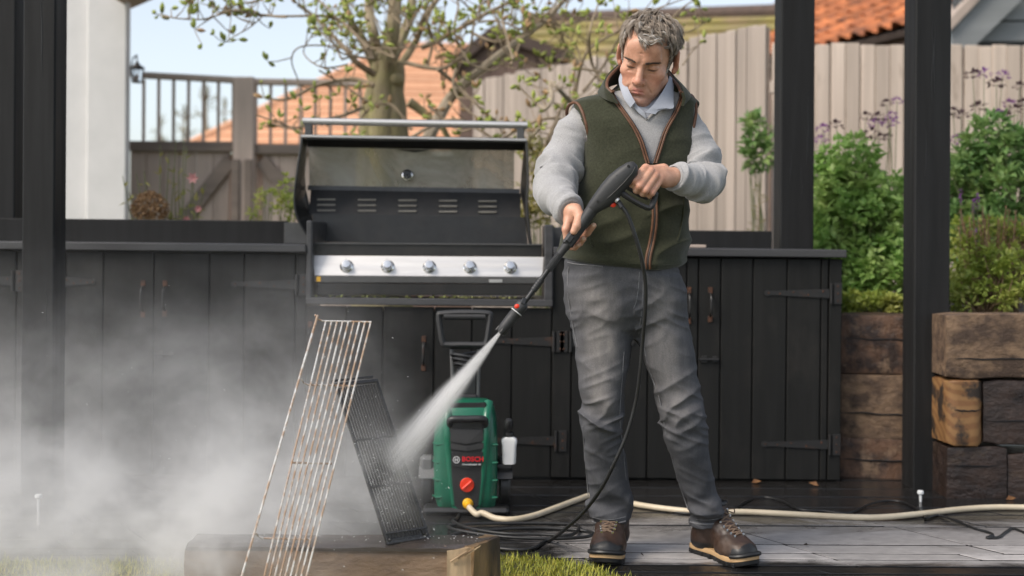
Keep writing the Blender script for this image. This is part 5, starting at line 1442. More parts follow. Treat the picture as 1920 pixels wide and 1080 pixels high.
# detergent bottle with foam nozzle at its side
xb_ = wx(957); yb = YW_+.05
mb = MB(); mb.loft([rr_ring(xb_-a, xb_+a, yb-.024, yb+.024, wz(py), .012, 5) for py, a in ((873, .022), (871, .0265), (838, .028), (834, .0305), (828, .0305), (825, .026), (822, .015))]); bt = mb.build('detergent_bottle', M['bottle_white'], wash, True, 50)
mb = MB(); mb.lathe([(.017, 0), (.017, .012), (.02, .012), (.02, .026), (.012, .028), (.012, .034)], (xb_-.002, yb, wz(826)), (0, 0, 1), 14); mb.build('bottle_cap', M['black_plastic'], bt, True, 40)
mb = MB(); mb.lathe([(.006, -.034), (.013, -.03), (.018, -.012), (.018, .014), (.012, .026), (.006, .028)], (xb_-.004, yb-.012, wz(800)), (.1, -.35, .9), 14); mb.build('foam_nozzle', M['black_plastic'], bt, True, 45)
mb = MB(); mb.box((wx(934), yb-.02, wz(882)), (wx(962), yb+.03, wz(874)), .004); mb.build('bottle_holder', M['black_plastic'], wash)

# ================================================================ HOSES AND CABLES ON THE PAVING
def ground_line(pxs, r, lift=None):
    out = []
    for i, q in enumerate(pxs):
        p = G(q[0], q[1], r+.002); 
        if len(q) > 2: p = P(q[0], q[1], q[2]); p.z = max(p.z, r+.002)
        out.append(p)
    return out
c0 = c2+Vector((.006, -.036, -.009))
pts = [c0, c0+Vector((.030, -.035, -.020)), P(905, 962, 4.655), G(930, 972, .013), G(962, 974, .013), G(1000, 967, .013), G(1040, 953, .013), G(1080, 938, .013), G(1110, 929, .013), G(1150, 934, .013), G(1200, 947, .013), G(1300, 959, .013), G(1400, 960, .013), G(1500, 965, .013), G(1580, 969, .013), G(1650, 970, .013), G(1730, 963, .013), G(1800, 955, .013), G(1870, 951, .013), G(1960, 953, .013), G(2060, 962, .013)]
pts[2].z = max(pts[2].z, .02)
c = catmull(pts, 8)
for q in c: q.z = max(q.z, .0125)
mb = MB(); mb.tube(c, .0115, 12)
tag(mb.build('garden_hose', M['cream_hose'], None, True), 'cream garden hose running from the washer across the wet paving', 'hose')
# black mains cable, wandering behind and over the cream hose
kink = [(1180, 936), (1220, 950), (1280, 962), (1330, 962), (1372, 956), (1400, 940), (1430, 932), (1465, 939), (1500, 955), (1545, 958), (1590, 962), (1630, 946), (1660, 939), (1690, 941), (1715, 952), (1735, 965)]
c = catmull([G(a, b, .006) for a, b in kink], 6)
c2_ = catmull([G(a, b, .006) for a, b in [(1735, 972), (1760, 966), (1790, 976), (1825, 990), (1850, 997), (1862, 1003), (1850, 1008), (1872, 1007), (1885, 998), (1898, 991), (1915, 996), (1940, 1006), (2010, 1012)]], 6)
for q in c+c2_: q.z = .0062
# where it goes over the hose it rides up
tag(MB().tube(c+c2_, .0045, 8).build('power_cable', M['rubber'], None, True), 'thin black power cable wandering beside the cream hose', 'cable')
# the black high pressure hose: hangs from the gun past the man's leg, then lies in loose coils
GUNQ = P(1160, 380, 3.705)
hang = [GUNQ, P(1176, 402, 3.70), P(1190, 440, 3.70), P(1203, 485, 3.71), P(1210, 530, 3.73), P(1210, 580, 3.75), P(1205, 640, 3.78), P(1200, 700, 3.80), P(1192, 755, 3.82), P(1175, 815, 3.83), P(1152, 868, 3.84), P(1128, 915, 3.88), P(1096, 958, 3.96), P(1060, 992, 4.06), G(1030, 1014, .007), G(1000, 1028, .007), G(968, 1031, .007), G(930, 1028, .007), G(880, 1025, .007), G(850, 1017, .007), G(842, 1006, .007), G(870, 998, .007), G(930, 993, .007), G(1000, 990, .007), G(1060, 992, .007), G(1100, 996, .007), G(1112, 1001, .012), G(1095, 1007, .012), G(1030, 1010, .012), G(950, 1007, .012), G(890, 1000, .012), G(850, 992, .012), G(845, 985, .008), G(900, 982, .007), G(980, 981, .007), G(1050, 982, .007), G(1085, 986, .007), G(1070, 1003, .014), G(1010, 1002, .014), G(940, 1000, .014), G(880, 990, .012), G(850, 978, .008), G(856, 972, .01), P(868, 966, 4.86)]
c = catmull(hang, 8)
for q in c: q.z = max(q.z, .0066)
tag(MB().tube(c, .0062, 10).build('pressure_hose', M['rubber'], None, True), 'black pressure hose hanging from the spray gun and coiled on the ground', 'hose')

# white marker pegs and a few dead leaves
for px, py0, py1, lb in ((1726, 921, 941, 'small white peg at the foot of the front right post'), (72, 928, 985, 'white peg standing in the spray at lower left')):
    b = G(px, py1); t = P(px, py0, b.y)
    r = empty('marker_peg', b, lb, 'peg', 'white pegs')
    mb = MB(); mb.tube([b, t-Vector((0, 0, .012))], [.005, .006], 8); mb.build('shaft', M['bottle_white'], r, True)
    mb = MB(); mb.lathe([(.006, -.014), (.013, -.010), (.013, 0), (.01, .003)], t, (0, 0, 1), 12); mb.build('cap', M['bottle_white'], r, True)
for k, (px, py, lb) in enumerate(((1409, 905, 'reddish dead leaf at the foot of the cupboards'), (1510, 899, 'orange dead leaf under the right cupboard corner'), (1535, 911, 'curled yellow leaf on the wet paving before the bed'), (1886, 937, 'pale yellow leaf below the dark sleepers'), (1206, 1042, 'small dark leaf on the paving between the boots'), (1516, 1022, 'small dark leaf on the slabs right of the man'))):
    p = G(px, py, .004); mb = MB(); leaf(mb, p, (math.cos(k*2), .3*math.sin(k), .25), (0, -.6, 1), .045 if k < 4 else .02, .028 if k < 4 else .012, .4)
    M.setdefault('dead_leaf', leaf_mat('dead_leaf', (.34, .17, .065), (.20, .09, .04), None, .7)); M.setdefault('dead_dark', leaf_mat('dark_dead_leaf', (.05, .035, .02), (.03, .02, .015), None, .6))
    tag(mb.build('fallen_leaf', M['dead_leaf'] if k < 4 else M['dead_dark'], loc=p), lb, 'leaf', 'fallen leaves on the paving')
# ================================================================ THE MAN
# bodies and clothes are solid distance fields, surfaced with naive surface nets
f4 = np.float32
def V3(p): return np.array([p[0], p[1], p[2]], dtype=f4)
def PP(px, py, Y): return V3(P(px, py, Y))
def smin(a, b, k):
    h = np.clip(.5+.5*(b-a)/k, 0, 1); return b+(a-b)*h-k*h*(1-h)
def smax(a, b, k): return -smin(-a, -b, k)
def capd(p, a, b, ra, rb):
    pa = p-a; ba = b-a; L = float((ba*ba).sum())+1e-12
    t = np.clip((pa@ba)/L, 0, 1)
    return np.sqrt(((pa-t[:, None]*ba)**2).sum(1))-(ra+(rb-ra)*t), t
def elld(p, c, r, Rm=None):
    q = p-c
    if Rm is not None: q = q@Rm
    r = np.array(r, dtype=f4); k0 = np.sqrt(((q/r)**2).sum(1)); k1 = np.sqrt(((q/(r*r))**2).sum(1))
    return k0*(k0-1)/np.maximum(k1, 1e-6)
def chain(p, pts, k=.012):
    """pts: (xyz, r). Returns distance and arc length at the nearest place"""
    d = None; s0 = 0.0; s = None
    for (a, ra), (b, rb) in zip(pts[:-1], pts[1:]):
        e, t = capd(p, a, b, ra, rb); L = float(np.linalg.norm(b-a))
        sl = s0+t*L
        if d is None: d, s = e, sl
        else: s = np.where(e < d, sl, s); d = smin(d, e, k) if k > 0 else np.minimum(d, e)
        s0 += L
    return d, s
def vnoise(q):
    """value noise in [0,1] for an (n,3) array"""
    i = np.floor(q).astype(np.int64); f = (q-i).astype(f4); f = f*f*(3-2*f)
    def h(dx, dy, dz):
        n = (i[:, 0]+dx)*374761393+(i[:, 1]+dy)*668265263+(i[:, 2]+dz)*2147483647
        n = (n ^ (n >> 13))*1274126177 & 0xffffffff
        return ((n ^ (n >> 16)) & 0xffff).astype(f4)/65535.0
    x0 = h(0, 0, 0)*(1-f[:, 0])+h(1, 0, 0)*f[:, 0]; x1 = h(0, 1, 0)*(1-f[:, 0])+h(1, 1, 0)*f[:, 0]
    y0 = h(0, 0, 1)*(1-f[:, 0])+h(1, 0, 1)*f[:, 0]; y1 = h(0, 1, 1)*(1-f[:, 0])+h(1, 1, 1)*f[:, 0]
    a = x0*(1-f[:, 1])+x1*f[:, 1]; b = y0*(1-f[:, 1])+y1*f[:, 1]
    return a*(1-f[:, 2])+b*f[:, 2]
def ridge(q): return 1-np.abs(2*vnoise(q)-1)
def col3(*c): return np.stack([np.asarray(x, dtype=f4) for x in c], 1)

def surf_nets(f, lo, hi, h):
    B = 4
    lo = np.array(lo, dtype=f4); n = (np.ceil((np.array(hi)-lo)/(h*B)).astype(int)+1)
    N = n*B
    # coarse pass at block centres
    gx, gy, gz = [np.arange(k)*(B*h)+(B-1)*h/2 for k in n]
    cc = np.stack(np.meshgrid(gx, gy, gz, indexing='ij'), -1).reshape(-1, 3).astype(f4)+lo
    dc = np.concatenate([f(cc[i:i+200000]) for i in range(0, len(cc), 200000)])
    act = np.abs(dc) < B*h*1.25+.012
    A = np.repeat(np.repeat(np.repeat(dc.reshape(n), B, 0), B, 1), B, 2).astype(f4)
    idx = np.argwhere(act.reshape(n))
    off = np.stack(np.meshgrid(np.arange(B), np.arange(B), np.arange(B), indexing='ij'), -1).reshape(-1, 3)
    for i in range(0, len(idx), 4000):
        ii = (idx[i:i+4000, None, :]*B+off[None]).reshape(-1, 3)
        A[ii[:, 0], ii[:, 1], ii[:, 2]] = f(ii.astype(f4)*h+lo)
    S = A < 0
    c = S[:-1, :-1, :-1].astype(np.int8)
    cnt = sum(S[dx:N[0]-1+dx, dy:N[1]-1+dy, dz:N[2]-1+dz].astype(np.int8) for dx in (0, 1) for dy in (0, 1) for dz in (0, 1))
    cells = np.argwhere((cnt > 0) & (cnt < 8))
    vid = -np.ones(cnt.shape, dtype=np.int32); vid[cells[:, 0], cells[:, 1], cells[:, 2]] = np.arange(len(cells))
    acc = np.zeros((len(cells), 3), f4); num = np.zeros(len(cells), f4)
    crn = [(a, b, c_) for a in (0, 1) for b in (0, 1) for c_ in (0, 1)]
    for a in crn:
        for ax in range(3):
            if a[ax]: continue
            b = list(a); b[ax] = 1
            va = A[cells[:, 0]+a[0], cells[:, 1]+a[1], cells[:, 2]+a[2]]; vb = A[cells[:, 0]+b[0], cells[:, 1]+b[1], cells[:, 2]+b[2]]
            m = (va < 0) != (vb < 0); t = np.where(m, va/np.where(m, va-vb, 1), 0)
            p = np.array(a, dtype=f4)[None].repeat(len(cells), 0); p[:, ax] = t
            acc += p*m[:, None]; num += m
    V = (cells+acc/np.maximum(num, 1)[:, None])*h+lo
    Q = []
    for ax in range(3):
        u, w = [(1, 2), (2, 0), (0, 1)][ax]
        sl0 = [slice(None)]*3; sl1 = [slice(None)]*3; sl0[ax] = slice(0, -1); sl1[ax] = slice(1, None)
        S0, S1 = S[tuple(sl0)], S[tuple(sl1)]
        e = np.argwhere(S0 != S1)
        ok = np.ones(len(e), bool)
        for k in (u, w): ok &= (e[:, k] > 0) & (e[:, k] < N[k]-1)
        e = e[ok]; fl = S0[e[:, 0], e[:, 1], e[:, 2]]
        def g(du, dw):
            q = e.copy(); q[:, u] -= du; q[:, w] -= dw; return vid[q[:, 0], q[:, 1], q[:, 2]]
        q = np.stack([g(1, 1), g(0, 1), g(0, 0), g(1, 0)], 1)
        q[~fl] = q[~fl][:, ::-1]; Q.append(q)
    Q = np.concatenate(Q); Q = Q[(Q >= 0).all(1)]
    return V, Q
def np_mesh(name, V, Q, mats, parent, smooth=True):
    base = np.array(wloc(parent)) if parent is not None else np.zeros(3)
    me = bpy.data.meshes.new(name); n, m = len(V), len(Q)
    me.vertices.add(n); me.vertices.foreach_set('co', (V-base).astype(np.float32).ravel())
    me.loops.add(m*4); me.loops.foreach_set('vertex_index', Q.astype(np.int32).ravel())
    me.polygons.add(m); me.polygons.foreach_set('loop_start', np.arange(m, dtype=np.int32)*4)
    me.polygons.foreach_set('use_smooth', np.ones(m, bool))
    me.update(calc_edges=True); me.validate()
    for k in (mats if isinstance(mats, (list, tuple)) else [mats]): me.materials.append(k)
    o = bpy.data.objects.new(name, me); COL.objects.link(o)
    if parent is not None: o.parent = parent
    return o
def relax(V, Q, it=1, w=.5):
    for _ in range(it):
        acc = np.zeros_like(V); num = np.zeros(len(V), f4)
        for a, b in ((0, 1), (1, 2), (2, 3), (3, 0)):
            np.add.at(acc, Q[:, a], V[Q[:, b]]); np.add.at(num, Q[:, a], 1)
            np.add.at(acc, Q[:, b], V[Q[:, a]]); np.add.at(num, Q[:, b], 1)
        V = V*(1-w)+w*acc/np.maximum(num, 1)[:, None]
    return V
def hit(px, py, f, y0=3.5, y1=4.4, lift=0.0):
    """first place where the sight line through a photo pixel meets the field f"""
    ys = np.linspace(y0, y1, 300).astype(f4); d0 = P(px, py, 1.0); dr = V3(d0)-np.array([0, 0, H], f4)
    pts = np.array([0, 0, H], f4)+ys[:, None]*dr[None]
    d = f(pts); k = np.argmax(d < lift)
    if d[k] >= lift: k = int(np.argmin(d))
    return Vector(pts[k].tolist())

# ------------------------------------------------------------ head
HS = 1.09
HC = PP(1214, 112, 4.0)
HR = Matrix.Rotation(R(11), 3, 'Y') @ Matrix.Rotation(R(-14), 3, 'Z') @ Matrix.Rotation(R(29), 3, 'X')
_bx = HR @ Vector((1, 0, 0)); _bf = HR @ Vector((0, -1, 0)); _bz = HR @ Vector((0, 0, 1))
HB = np.array([list(_bx), list(_bf), list(_bz)], dtype=f4)      # rows: local axes in world
def h_loc(p): return ((p-HC)@HB.T)/HS
def h_wld(q): return np.asarray(q, dtype=f4)@HB*HS+HC
A3 = lambda *x: np.array(x, dtype=f4)
def head_core(q):
    """head without ears, hair or neck; q in head axes (his left, forward, up)"""
    q = q.copy(); ax = np.abs(q[:, 0]); m = q.copy(); m[:, 0] = ax
    d = elld(q, A3(0, -.016, .040), (.077, .099, .088))
    d = smin(d, elld(q, A3(0, .030, -.022), (.060, .062, .082)), .03)
    jaw, _ = capd(m, A3(.053, .004, -.058), A3(.019, .074, -.099), .0165, .0185); d = smin(d, jaw, .028)
    d = smin(d, elld(q, A3(0, .080, -.101), (.025, .017, .017)), .016)
    d = smin(d, elld(m, A3(.047, .060, -.020), (.020, .020, .018)), .022)          # cheekbone
    d = smin(d, elld(m, A3(.032, .066, -.062), (.022, .022, .026)), .022)          # cheek
    br, _ = capd(m, A3(.012, .0935, .0245), A3(.046, .0755, .0295), .0095, .0085); d = smin(d, br, .010)
    d = smin(d, elld(q, A3(0, .083, .060), (.050, .020, .034)), .03)               # forehead
    d = smax(d, -elld(m, A3(.031, .100, .008), (.020, .0195, .0128)), .008)          # eye sockets
    d = smin(d, elld(m, A3(.031, .0755, .0065), (.0165, .0135, .0115)), .004)       # lidded eye
    lid = elld(m, A3(.031, .0905, .0005), (.0135, .0035, .0022)); d = smax(d, -lid, .002)  # lash slit
    no, _ = capd(q, A3(0, .088, .022), A3(0, .1155, -.028), .0075, .0125); d = smin(d, no, .012)
    d = smin(d, elld(q, A3(0, .1185, -.031), (.0115, .0115, .0105)), .006)
    d = smin(d, elld(m, A3(.0145, .1010, -.036), (.0085, .0115, .0085)), .006)
    d = smax(d, -elld(m, A3(.0075, .108, -.0455), (.0042, .006, .004)), .003)
    # muzzle, lips
    d = smin(d, elld(q, A3(0, .078, -.064), (.032, .022, .024)), .018)
    ul, _ = capd(m, A3(.003, .0975, -.0610), A3(.022, .0875, -.0665), .0050, .0025); d = smin(d, ul, .005)
    ll, _ = capd(m, A3(.0, .0965, -.0715), A3(.018, .0880, -.0690), .0062, .003); d = smin(d, ll, .005)
    ln_, _ = capd(m, A3(.0, .1045, -.0662), A3(.026, .0905, -.0692), .0020, .0015); d = smax(d, -ln_, .002)
    d = smax(d, -elld(q, A3(0, .098, -.0835), (.018, .006, .0045)), .008)           # under the lip
    nl_, _ = capd(m, A3(.019, .103, -.034), A3(.036, .088, -.068), .0030, .0022); d = smax(d, -nl_, .006)  # fold from the nose
    fr, _ = capd(m, A3(.0055, .1015, .024), A3(.0045, .1010, .036), .0011, .001); d = smax(d, -fr, .003)   # frown lines
    eb, _ = capd(m, A3(.020, .0905, -.0085), A3(.040, .0815, -.0125), .0016, .0012); d = smax(d, -eb, .004)   # fold under the eye
    for z, w in ((.052, .034), (.066, .030)):
        fl, _ = capd(m, A3(0, .1042-.012*(z-.05)/.016*.5, z), A3(w, .094-.012*(z-.05)/.016*.5, z+.002), .001, .0008); d = smax(d, -fl, .003)
    return d
def ear(q):
    m = q.copy(); m[:, 0] = np.abs(q[:, 0])
    Re = np.array(Matrix.Rotation(R(-24), 3, 'Z') @ Matrix.Rotation(R(-8), 3, 'X'), dtype=f4)
    d = elld(m, A3(.086, -.016, .004), (.0095, .021, .036), Re)
    d = smax(d, -elld(m, A3(.0955, -.011, .008), (.0065, .0125, .022), Re), .004)
    d = smin(d, elld(m, A3(.082, -.006, -.024), (.007, .010, .011)), .008)
    return d
def head_all(q): return smin(head_core(q), ear(q), .006)

# ------------------------------------------------------------ limbs and hands (photo pixel, depth, radius)
def pts(*L): return [(PP(a, b, y), r) for a, b, y, r in L]
RA = pts((1096, 226, 4.07, .062), (1075, 258, 4.06, .064), (1056, 305, 4.03, .065), (1039, 343, 3.98, .060), (1045, 368, 3.90, .053), (1060, 386, 3.82, .043), (1069, 395, 3.782, .0375))
LA = pts((1280, 222, 4.06, .058), (1297, 256, 4.05, .057), (1314, 300, 4.02, .058), (1330, 339, 3.97, .0555), (1309, 342, 3.90, .052), (1284, 336, 3.84, .044), (1264, 331, 3.80, .0365))
def shrink(L, k): return [(a, max(.02, r*k)) for a, r in L]
RH = [pts((1074, 399, 3.772, .0245), (1070, 413, 3.772, .023), (1074, 428, 3.785, .019)),                      # palm
      pts((1076, 397, 3.77, .023), (1084, 414, 3.785, .018), (1082, 432, 3.79, .016)),
      pts((1080, 392, 3.763, .0185), (1087, 406, 3.735, .0165), (1081, 424, 3.712, .0138), (1076, 434, 3.710, .0118)),
      pts((1067, 409, 3.765, .0150), (1061, 430, 3.748, .0130), (1063, 447, 3.752, .0115), (1071, 457, 3.766, .0102)),
      pts((1076, 428, 3.787, .0135), (1089, 446, 3.787, .0122), (1102, 436, 3.766, .0114), (1113, 423, 3.744, .0100)),
      pts((1073, 439, 3.787, .0130), (1080, 460, 3.782, .0118), (1087, 456, 3.766, .0110), (1094, 448, 3.748, .0098)),
      pts((1069, 444, 3.785, .0118), (1071, 463, 3.779, .0105), (1078, 464, 3.766, .0098), (1084, 460, 3.752, .0088))]
LH = [pts((1262, 330, 3.80, .0255), (1240, 324, 3.77, .0215), (1214, 318, 3.742, .0150)),
      pts((1262, 333, 3.80, .0245), (1245, 334, 3.768, .0200), (1226, 328, 3.742, .0150)),
      pts((1262, 335, 3.80, .0230), (1248, 341, 3.772, .0180), (1237, 338, 3.748, .0140)),
      pts((1211, 315, 3.738, .0148), (1190, 338, 3.708, .0126), (1184, 347, 3.722, .0112), (1192, 352, 3.740, .0098)),
      pts((1220, 321, 3.734, .0146), (1199, 349, 3.704, .0126), (1193, 357, 3.718, .0112), (1201, 361, 3.738, .0098)),
      pts((1229, 329, 3.736, .0140), (1210, 357, 3.708, .0120), (1205, 363, 3.720, .0106), (1212, 366, 3.738, .0092)),
      pts((1238, 337, 3.746, .0126), (1222, 362, 3.722, .0106), (1217, 367, 3.732, .0094), (1222, 370, 3.746, .0082)),
      pts((1244, 318, 3.80, .0200), (1218, 320, 3.795, .0160), (1198, 330, 3.785, .0135), (1190, 342, 3.775, .0115))]
# the grip the left hand closes on keeps its own room
GRIP = (PP(1188, 320, 3.742), PP(1226, 366, 3.752))
LEG_R = pts((1130, 560, 4.08, .07), (1126, 760, 4.07, .038), (1142, 955, 4.165, .032))
LEG_L = pts((1225, 560, 4.08, .07), (1274, 760, 4.05, .038), (1322, 955, 4.125, .032))
NECK = [(h_wld([0, -.028, -.03]), .060), (PP(1207, 168, 4.06), .062), (PP(1203, 205, 4.08), .075)]
def body_field(p):
    out = np.full(len(p), 9.0, f4)
    z = p[:, 2]
    q = h_loc(p); near = (np.abs(q) < .22).all(1)
    if near.any(): out[near] = head_all(q[near])*HS
    d, _ = chain(p, NECK, .02); out = smin(out, d, .022)
    tor, _ = capd(p, PP(1190, 235, 4.08), PP(1170, 500, 4.09), .085, .10); out = smin(out, tor, .05)
    sh, _ = capd(p, PP(1108, 216, 4.08), PP(1276, 214, 4.07), .042, .042); out = smin(out, sh, .04)
    for L in (LEG_R, LEG_L): d, _ = chain(p, L, .03); out = smin(out, d, .05)
    for L, Hh in ((RA, RH), (LA, LH)):
        d, _ = chain(p, shrink(L, .62), .02); 
        near = (np.abs(p-L[-1][0]) < .16).all(1)
        if near.any():
            pn = p[near]; hd = None
            npalm = 2 if Hh is RH else 3
            for k, c in enumerate(Hh):
                e, _ = chain(pn, c, .004)
                if hd is None: hd = e
                elif k < npalm: hd = smin(hd, e, .014)
                else: hd = smin(hd, e+.0007, .0028)
            d[near] = smin(d[near], hd, .012)
        out = smin(out, d, .012)
    return out
mv, mq = surf_nets(body_field, (-.0, 3.62, -.0)+np.array([PP(1000, 0, 4)[0], 0, .04]), (PP(1375, 0, 4)[0], 4.29, 1.83), .0028)
mv = relax(mv, mq, 1, .35)
# skin colouring that belongs to the skin itself: ruddy nose, cheeks, ears, lips, knuckles, shaven stubble
q = h_loc(mv.astype(f4)); m_ = q.copy(); m_[:, 0] = np.abs(m_[:, 0])
def blob(c, r): return np.exp(-(((m_-np.array(c, f4))/np.array(r, f4))**2).sum(1))
tint = np.ones((len(mv), 4), f4)
red = .65*blob((0, .118, -.03), (.016, .02, .016))+.55*blob((.045, .07, -.03), (.022, .03, .022))+.7*blob((.08, -.01, 0), (.02, .03, .04))+.25*blob((0, .1, .05), (.05, .03, .03))
lip = np.clip(1.6*(blob((0, .099, -.0615), (.017, .012, .0052))+blob((0, .098, -.072), (.016, .012, .0058))), 0, 1)
stub = np.clip(1.3*blob((.02, .07, -.095), (.045, .05, .026))+.8*blob((0, .098, -.052), (.022, .02, .007))+.8*blob((.05, .03, -.07), (.02, .04, .03)), 0, 1)*(1-lip)
for L in LH[3:7]+RH[3:]:
    for c, r in L[:2]: red = np.maximum(red, .4*np.exp(-((mv-c)**2).sum(1)/(.014**2)))
tint[:, 0] = 1-.20*stub-.12*lip+.03*red; tint[:, 1] = 1-.30*np.clip(red, 0, 1)-.17*stub-.34*lip; tint[:, 2] = 1-.30*np.clip(red, 0, 1)-.06*stub-.20*lip
for L in RH[3:]:
    nl_ = np.exp(-(((mv-(L[-1][0]+A3(0, -.008, .002)))**2).sum(1))/(.006**2)); tint[:, 1:3] *= (1+.18*nl_)[:, None]
for L in LH[3:7]:
    nl_ = np.exp(-(((mv-(L[2][0]+A3(0, -.008, -.003)))**2).sum(1))/(.006**2)); tint[:, 1:3] *= (1+.22*nl_)[:, None]
lash = np.exp(-(((m_-np.array((.031, .089, .0005), f4))/np.array((.013, .008, .0018), f4))**2).sum(1))
tint[:, :3] *= (1-.75*np.clip(1.5*lash, 0, 1))[:, None]
def skin_mat():
    m, nt, b = new_mat('skin')
    at = nt.nodes.new('ShaderNodeAttribute'); at.attribute_name = 'tint'
    mp = coords(nt, rnd=False); n = noise_n(nt, mp, 60, 5, .7); n2 = noise_n(nt, mp, 14, 3)
    c = ramp(nt, n, [(.28, (.50, .265, .175)), (.72, (.64, .37, .26))])
    c = mixc(nt, c, at, 1.0, 'MULTIPLY')
    c = mixc(nt, c, ramp(nt, n2, [(.35, (.93, .88, .86)), (.65, (1.05, 1.04, 1.02))]), 1.0, 'MULTIPLY')
    nt.links.new(mout(c), b.inputs['Base Color']); b.inputs['Roughness'].default_value = .48
    b.inputs['Subsurface Weight'].default_value = .12; b.inputs['Subsurface Radius'].default_value = (.012, .005, .003); b.inputs['Subsurface Scale'].default_value = .6
    nb = noise_n(nt, mp, 420, 4, .7); bump(nt, b, nb, .28, .0012)
    return m
M['skin'] = skin_mat()
man_loc = V3(P(1170, 900, 4.08)); man_loc[2] = 0
man = np_mesh('person', mv, mq, M['skin'], None)
man.data.transform(Matrix.Translation((-float(man_loc[0]), -4.08, 0))); man.location = (float(man_loc[0]), 4.08, 0)
ca = man.data.color_attributes.new('tint', 'FLOAT_COLOR', 'POINT'); ca.data.foreach_set('color', tint.ravel())
tag(man, 'grey-haired man in green fleece vest and grey jeans aiming a spray lance', 'person')

# ------------------------------------------------------------ lofted clothing volumes
def loft_field(rows, sup=2.3):
    """rows: (photo row, left column, right column, depth of centre, half depth)"""
    zz, cx, aa, cy, bb = [], [], [], [], []
    for py, l, r, Y, b in rows:
        a0, a1 = P(l, py, Y), P(r, py, Y); zz.append((a0.z+a1.z)/2); cx.append((a0.x+a1.x)/2); aa.append((a1.x-a0.x)/2); cy.append(Y); bb.append(b)
    o = np.argsort(zz); zz, cx, aa, cy, bb = [np.array(v)[o] for v in (zz, cx, aa, cy, bb)]
    def f(p, grow=0.0):
        z = p[:, 2]; a = np.interp(z, zz, aa)+grow; b = np.interp(z, zz, bb)+grow
        x = (p[:, 0]-np.interp(z, zz, cx)); y = (p[:, 1]-np.interp(z, zz, cy))
        k = (np.abs(x/a)**sup+np.abs(y/b)**sup)**(1/sup)
        d = (k-1)*np.minimum(a, b)*.95
        d = np.maximum(d, (z-zz[-1])); d = np.maximum(d, (zz[0]-z))
        return d.astype(f4)
    return f
TORSO = loft_field([(150, 1168, 1258, 4.09, .055), (160, 1160, 1266, 4.09, .065), (170, 1146, 1276, 4.085, .080), (178, 1120, 1288, 4.08, .092), (185, 1088, 1299, 4.075, .100), (193, 1070, 1306, 4.07, .106), (208, 1067, 1307, 4.068, .112),
                    (230, 1076, 1304, 4.062, .122), (262, 1088, 1301, 4.06, .130), (300, 1092, 1299, 4.06, .135), (340, 1086, 1294, 4.06, .136), (375, 1076, 1288, 4.062, .135), (410, 1066, 1286, 4.065, .134), (440, 1060, 1285, 4.068, .134), (470, 1057, 1281, 4.07, .134), (490, 1057, 1278, 4.07, .132), (520, 1066, 1272, 4.07, .128)])
def wr_vest(p):
    z = p[:, 2]; q = col3(p[:, 0]*5+z*2.2, p[:, 1]*4, z*14-p[:, 0]*4)
    w = ridge(q)**1.5-.45
    q2 = col3(p[:, 0]*9+3.3, p[:, 1]*7, z*7+p[:, 0]*5+9.1)
    zz = np.clip((1.32-z)/.25, .25, 1.0)
    fine = vnoise(p*np.array([22, 22, 26], f4)+5)-.5
    return (w*.020*zz+(vnoise(q2)-.5)*.016+fine*.0022).astype(f4)
# zip edges of the open neck, photo pixels
ZL = [(150, 1146), (172, 1149), (186, 1156), (201, 1167), (235, 1191), (264, 1206), (290, 1214), (306, 1219)]
ZR = [(150, 1278), (175, 1277), (209, 1264), (242, 1245), (275, 1234), (306, 1224)]
_zl = np.array(ZL, float); _zr = np.array(ZR, float)
def vee(p):
    """positive inside the open neck of the vest (front half only)"""
    px, py = px_of(p.astype(float))
    l = np.interp(py, _zl[:, 0], _zl[:, 1]); r = np.interp(py, _zr[:, 0], _zr[:, 1])
    w = np.minimum(px-l, r-px)/568.0
    w = np.where(py > 306, np.minimum(w, -(py-306)/568.0), w)
    return np.minimum(w, (4.02-p[:, 1])).astype(f4)
z_ap = P(1107, 268, 4.06).z
z_hl, z_hc = P(1057, 489, 4.07).z, P(1215, 506, 3.95).z
def hem(p):
    x0 = P(1057, 489, 4.07).x; x1 = P(1215, 506, 3.95).x
    t = np.clip((p[:, 0]-x0)/(x1-x0), 0, 1); zc = z_hl+(z_hc-z_hl)*t
    back = np.clip((p[:, 1]-3.95)/.2, 0, 1)
    return (zc+.012*back-p[:, 2]).astype(f4)
def arm_d(p, L, grow): d, s = chain(p, L, .03); return d-grow
def vest_field(p):
    d = TORSO(p, .006)
    d = d-wr_vest(p)
    # slight gathered hem
    hz = hem(p); d = d-.004*np.exp(-((hz+.018)/.012)**2)
    d = smax(d, hz, .012)
    # arms pass through: armholes
    for L, sg in ((RA, -1), (LA, 1)):
        a, s = chain(p, L, .02)
        n_, p0_ = (A3(-.91, .0, -.41), PP(1072, 186, 4.06)) if sg < 0 else (A3(.995, 0, -.08), PP(1301, 180, 4.06))
        C = np.maximum(np.maximum(-((p-p0_)@n_), a-.012), z_ap-p[:, 2])
        d = smax(d, -C, .004)
    d = smax(d, vee(p)+.0015, .006)
    return d
x_l, x_r = PP(1040, 0, 4.1)[0], PP(1330, 0, 4.1)[0]
mv, mq = surf_nets(vest_field, (x_l, 3.88, .93), (x_r, 4.26, 1.60), .0042)
mv = relax(mv, mq, 1, .4)
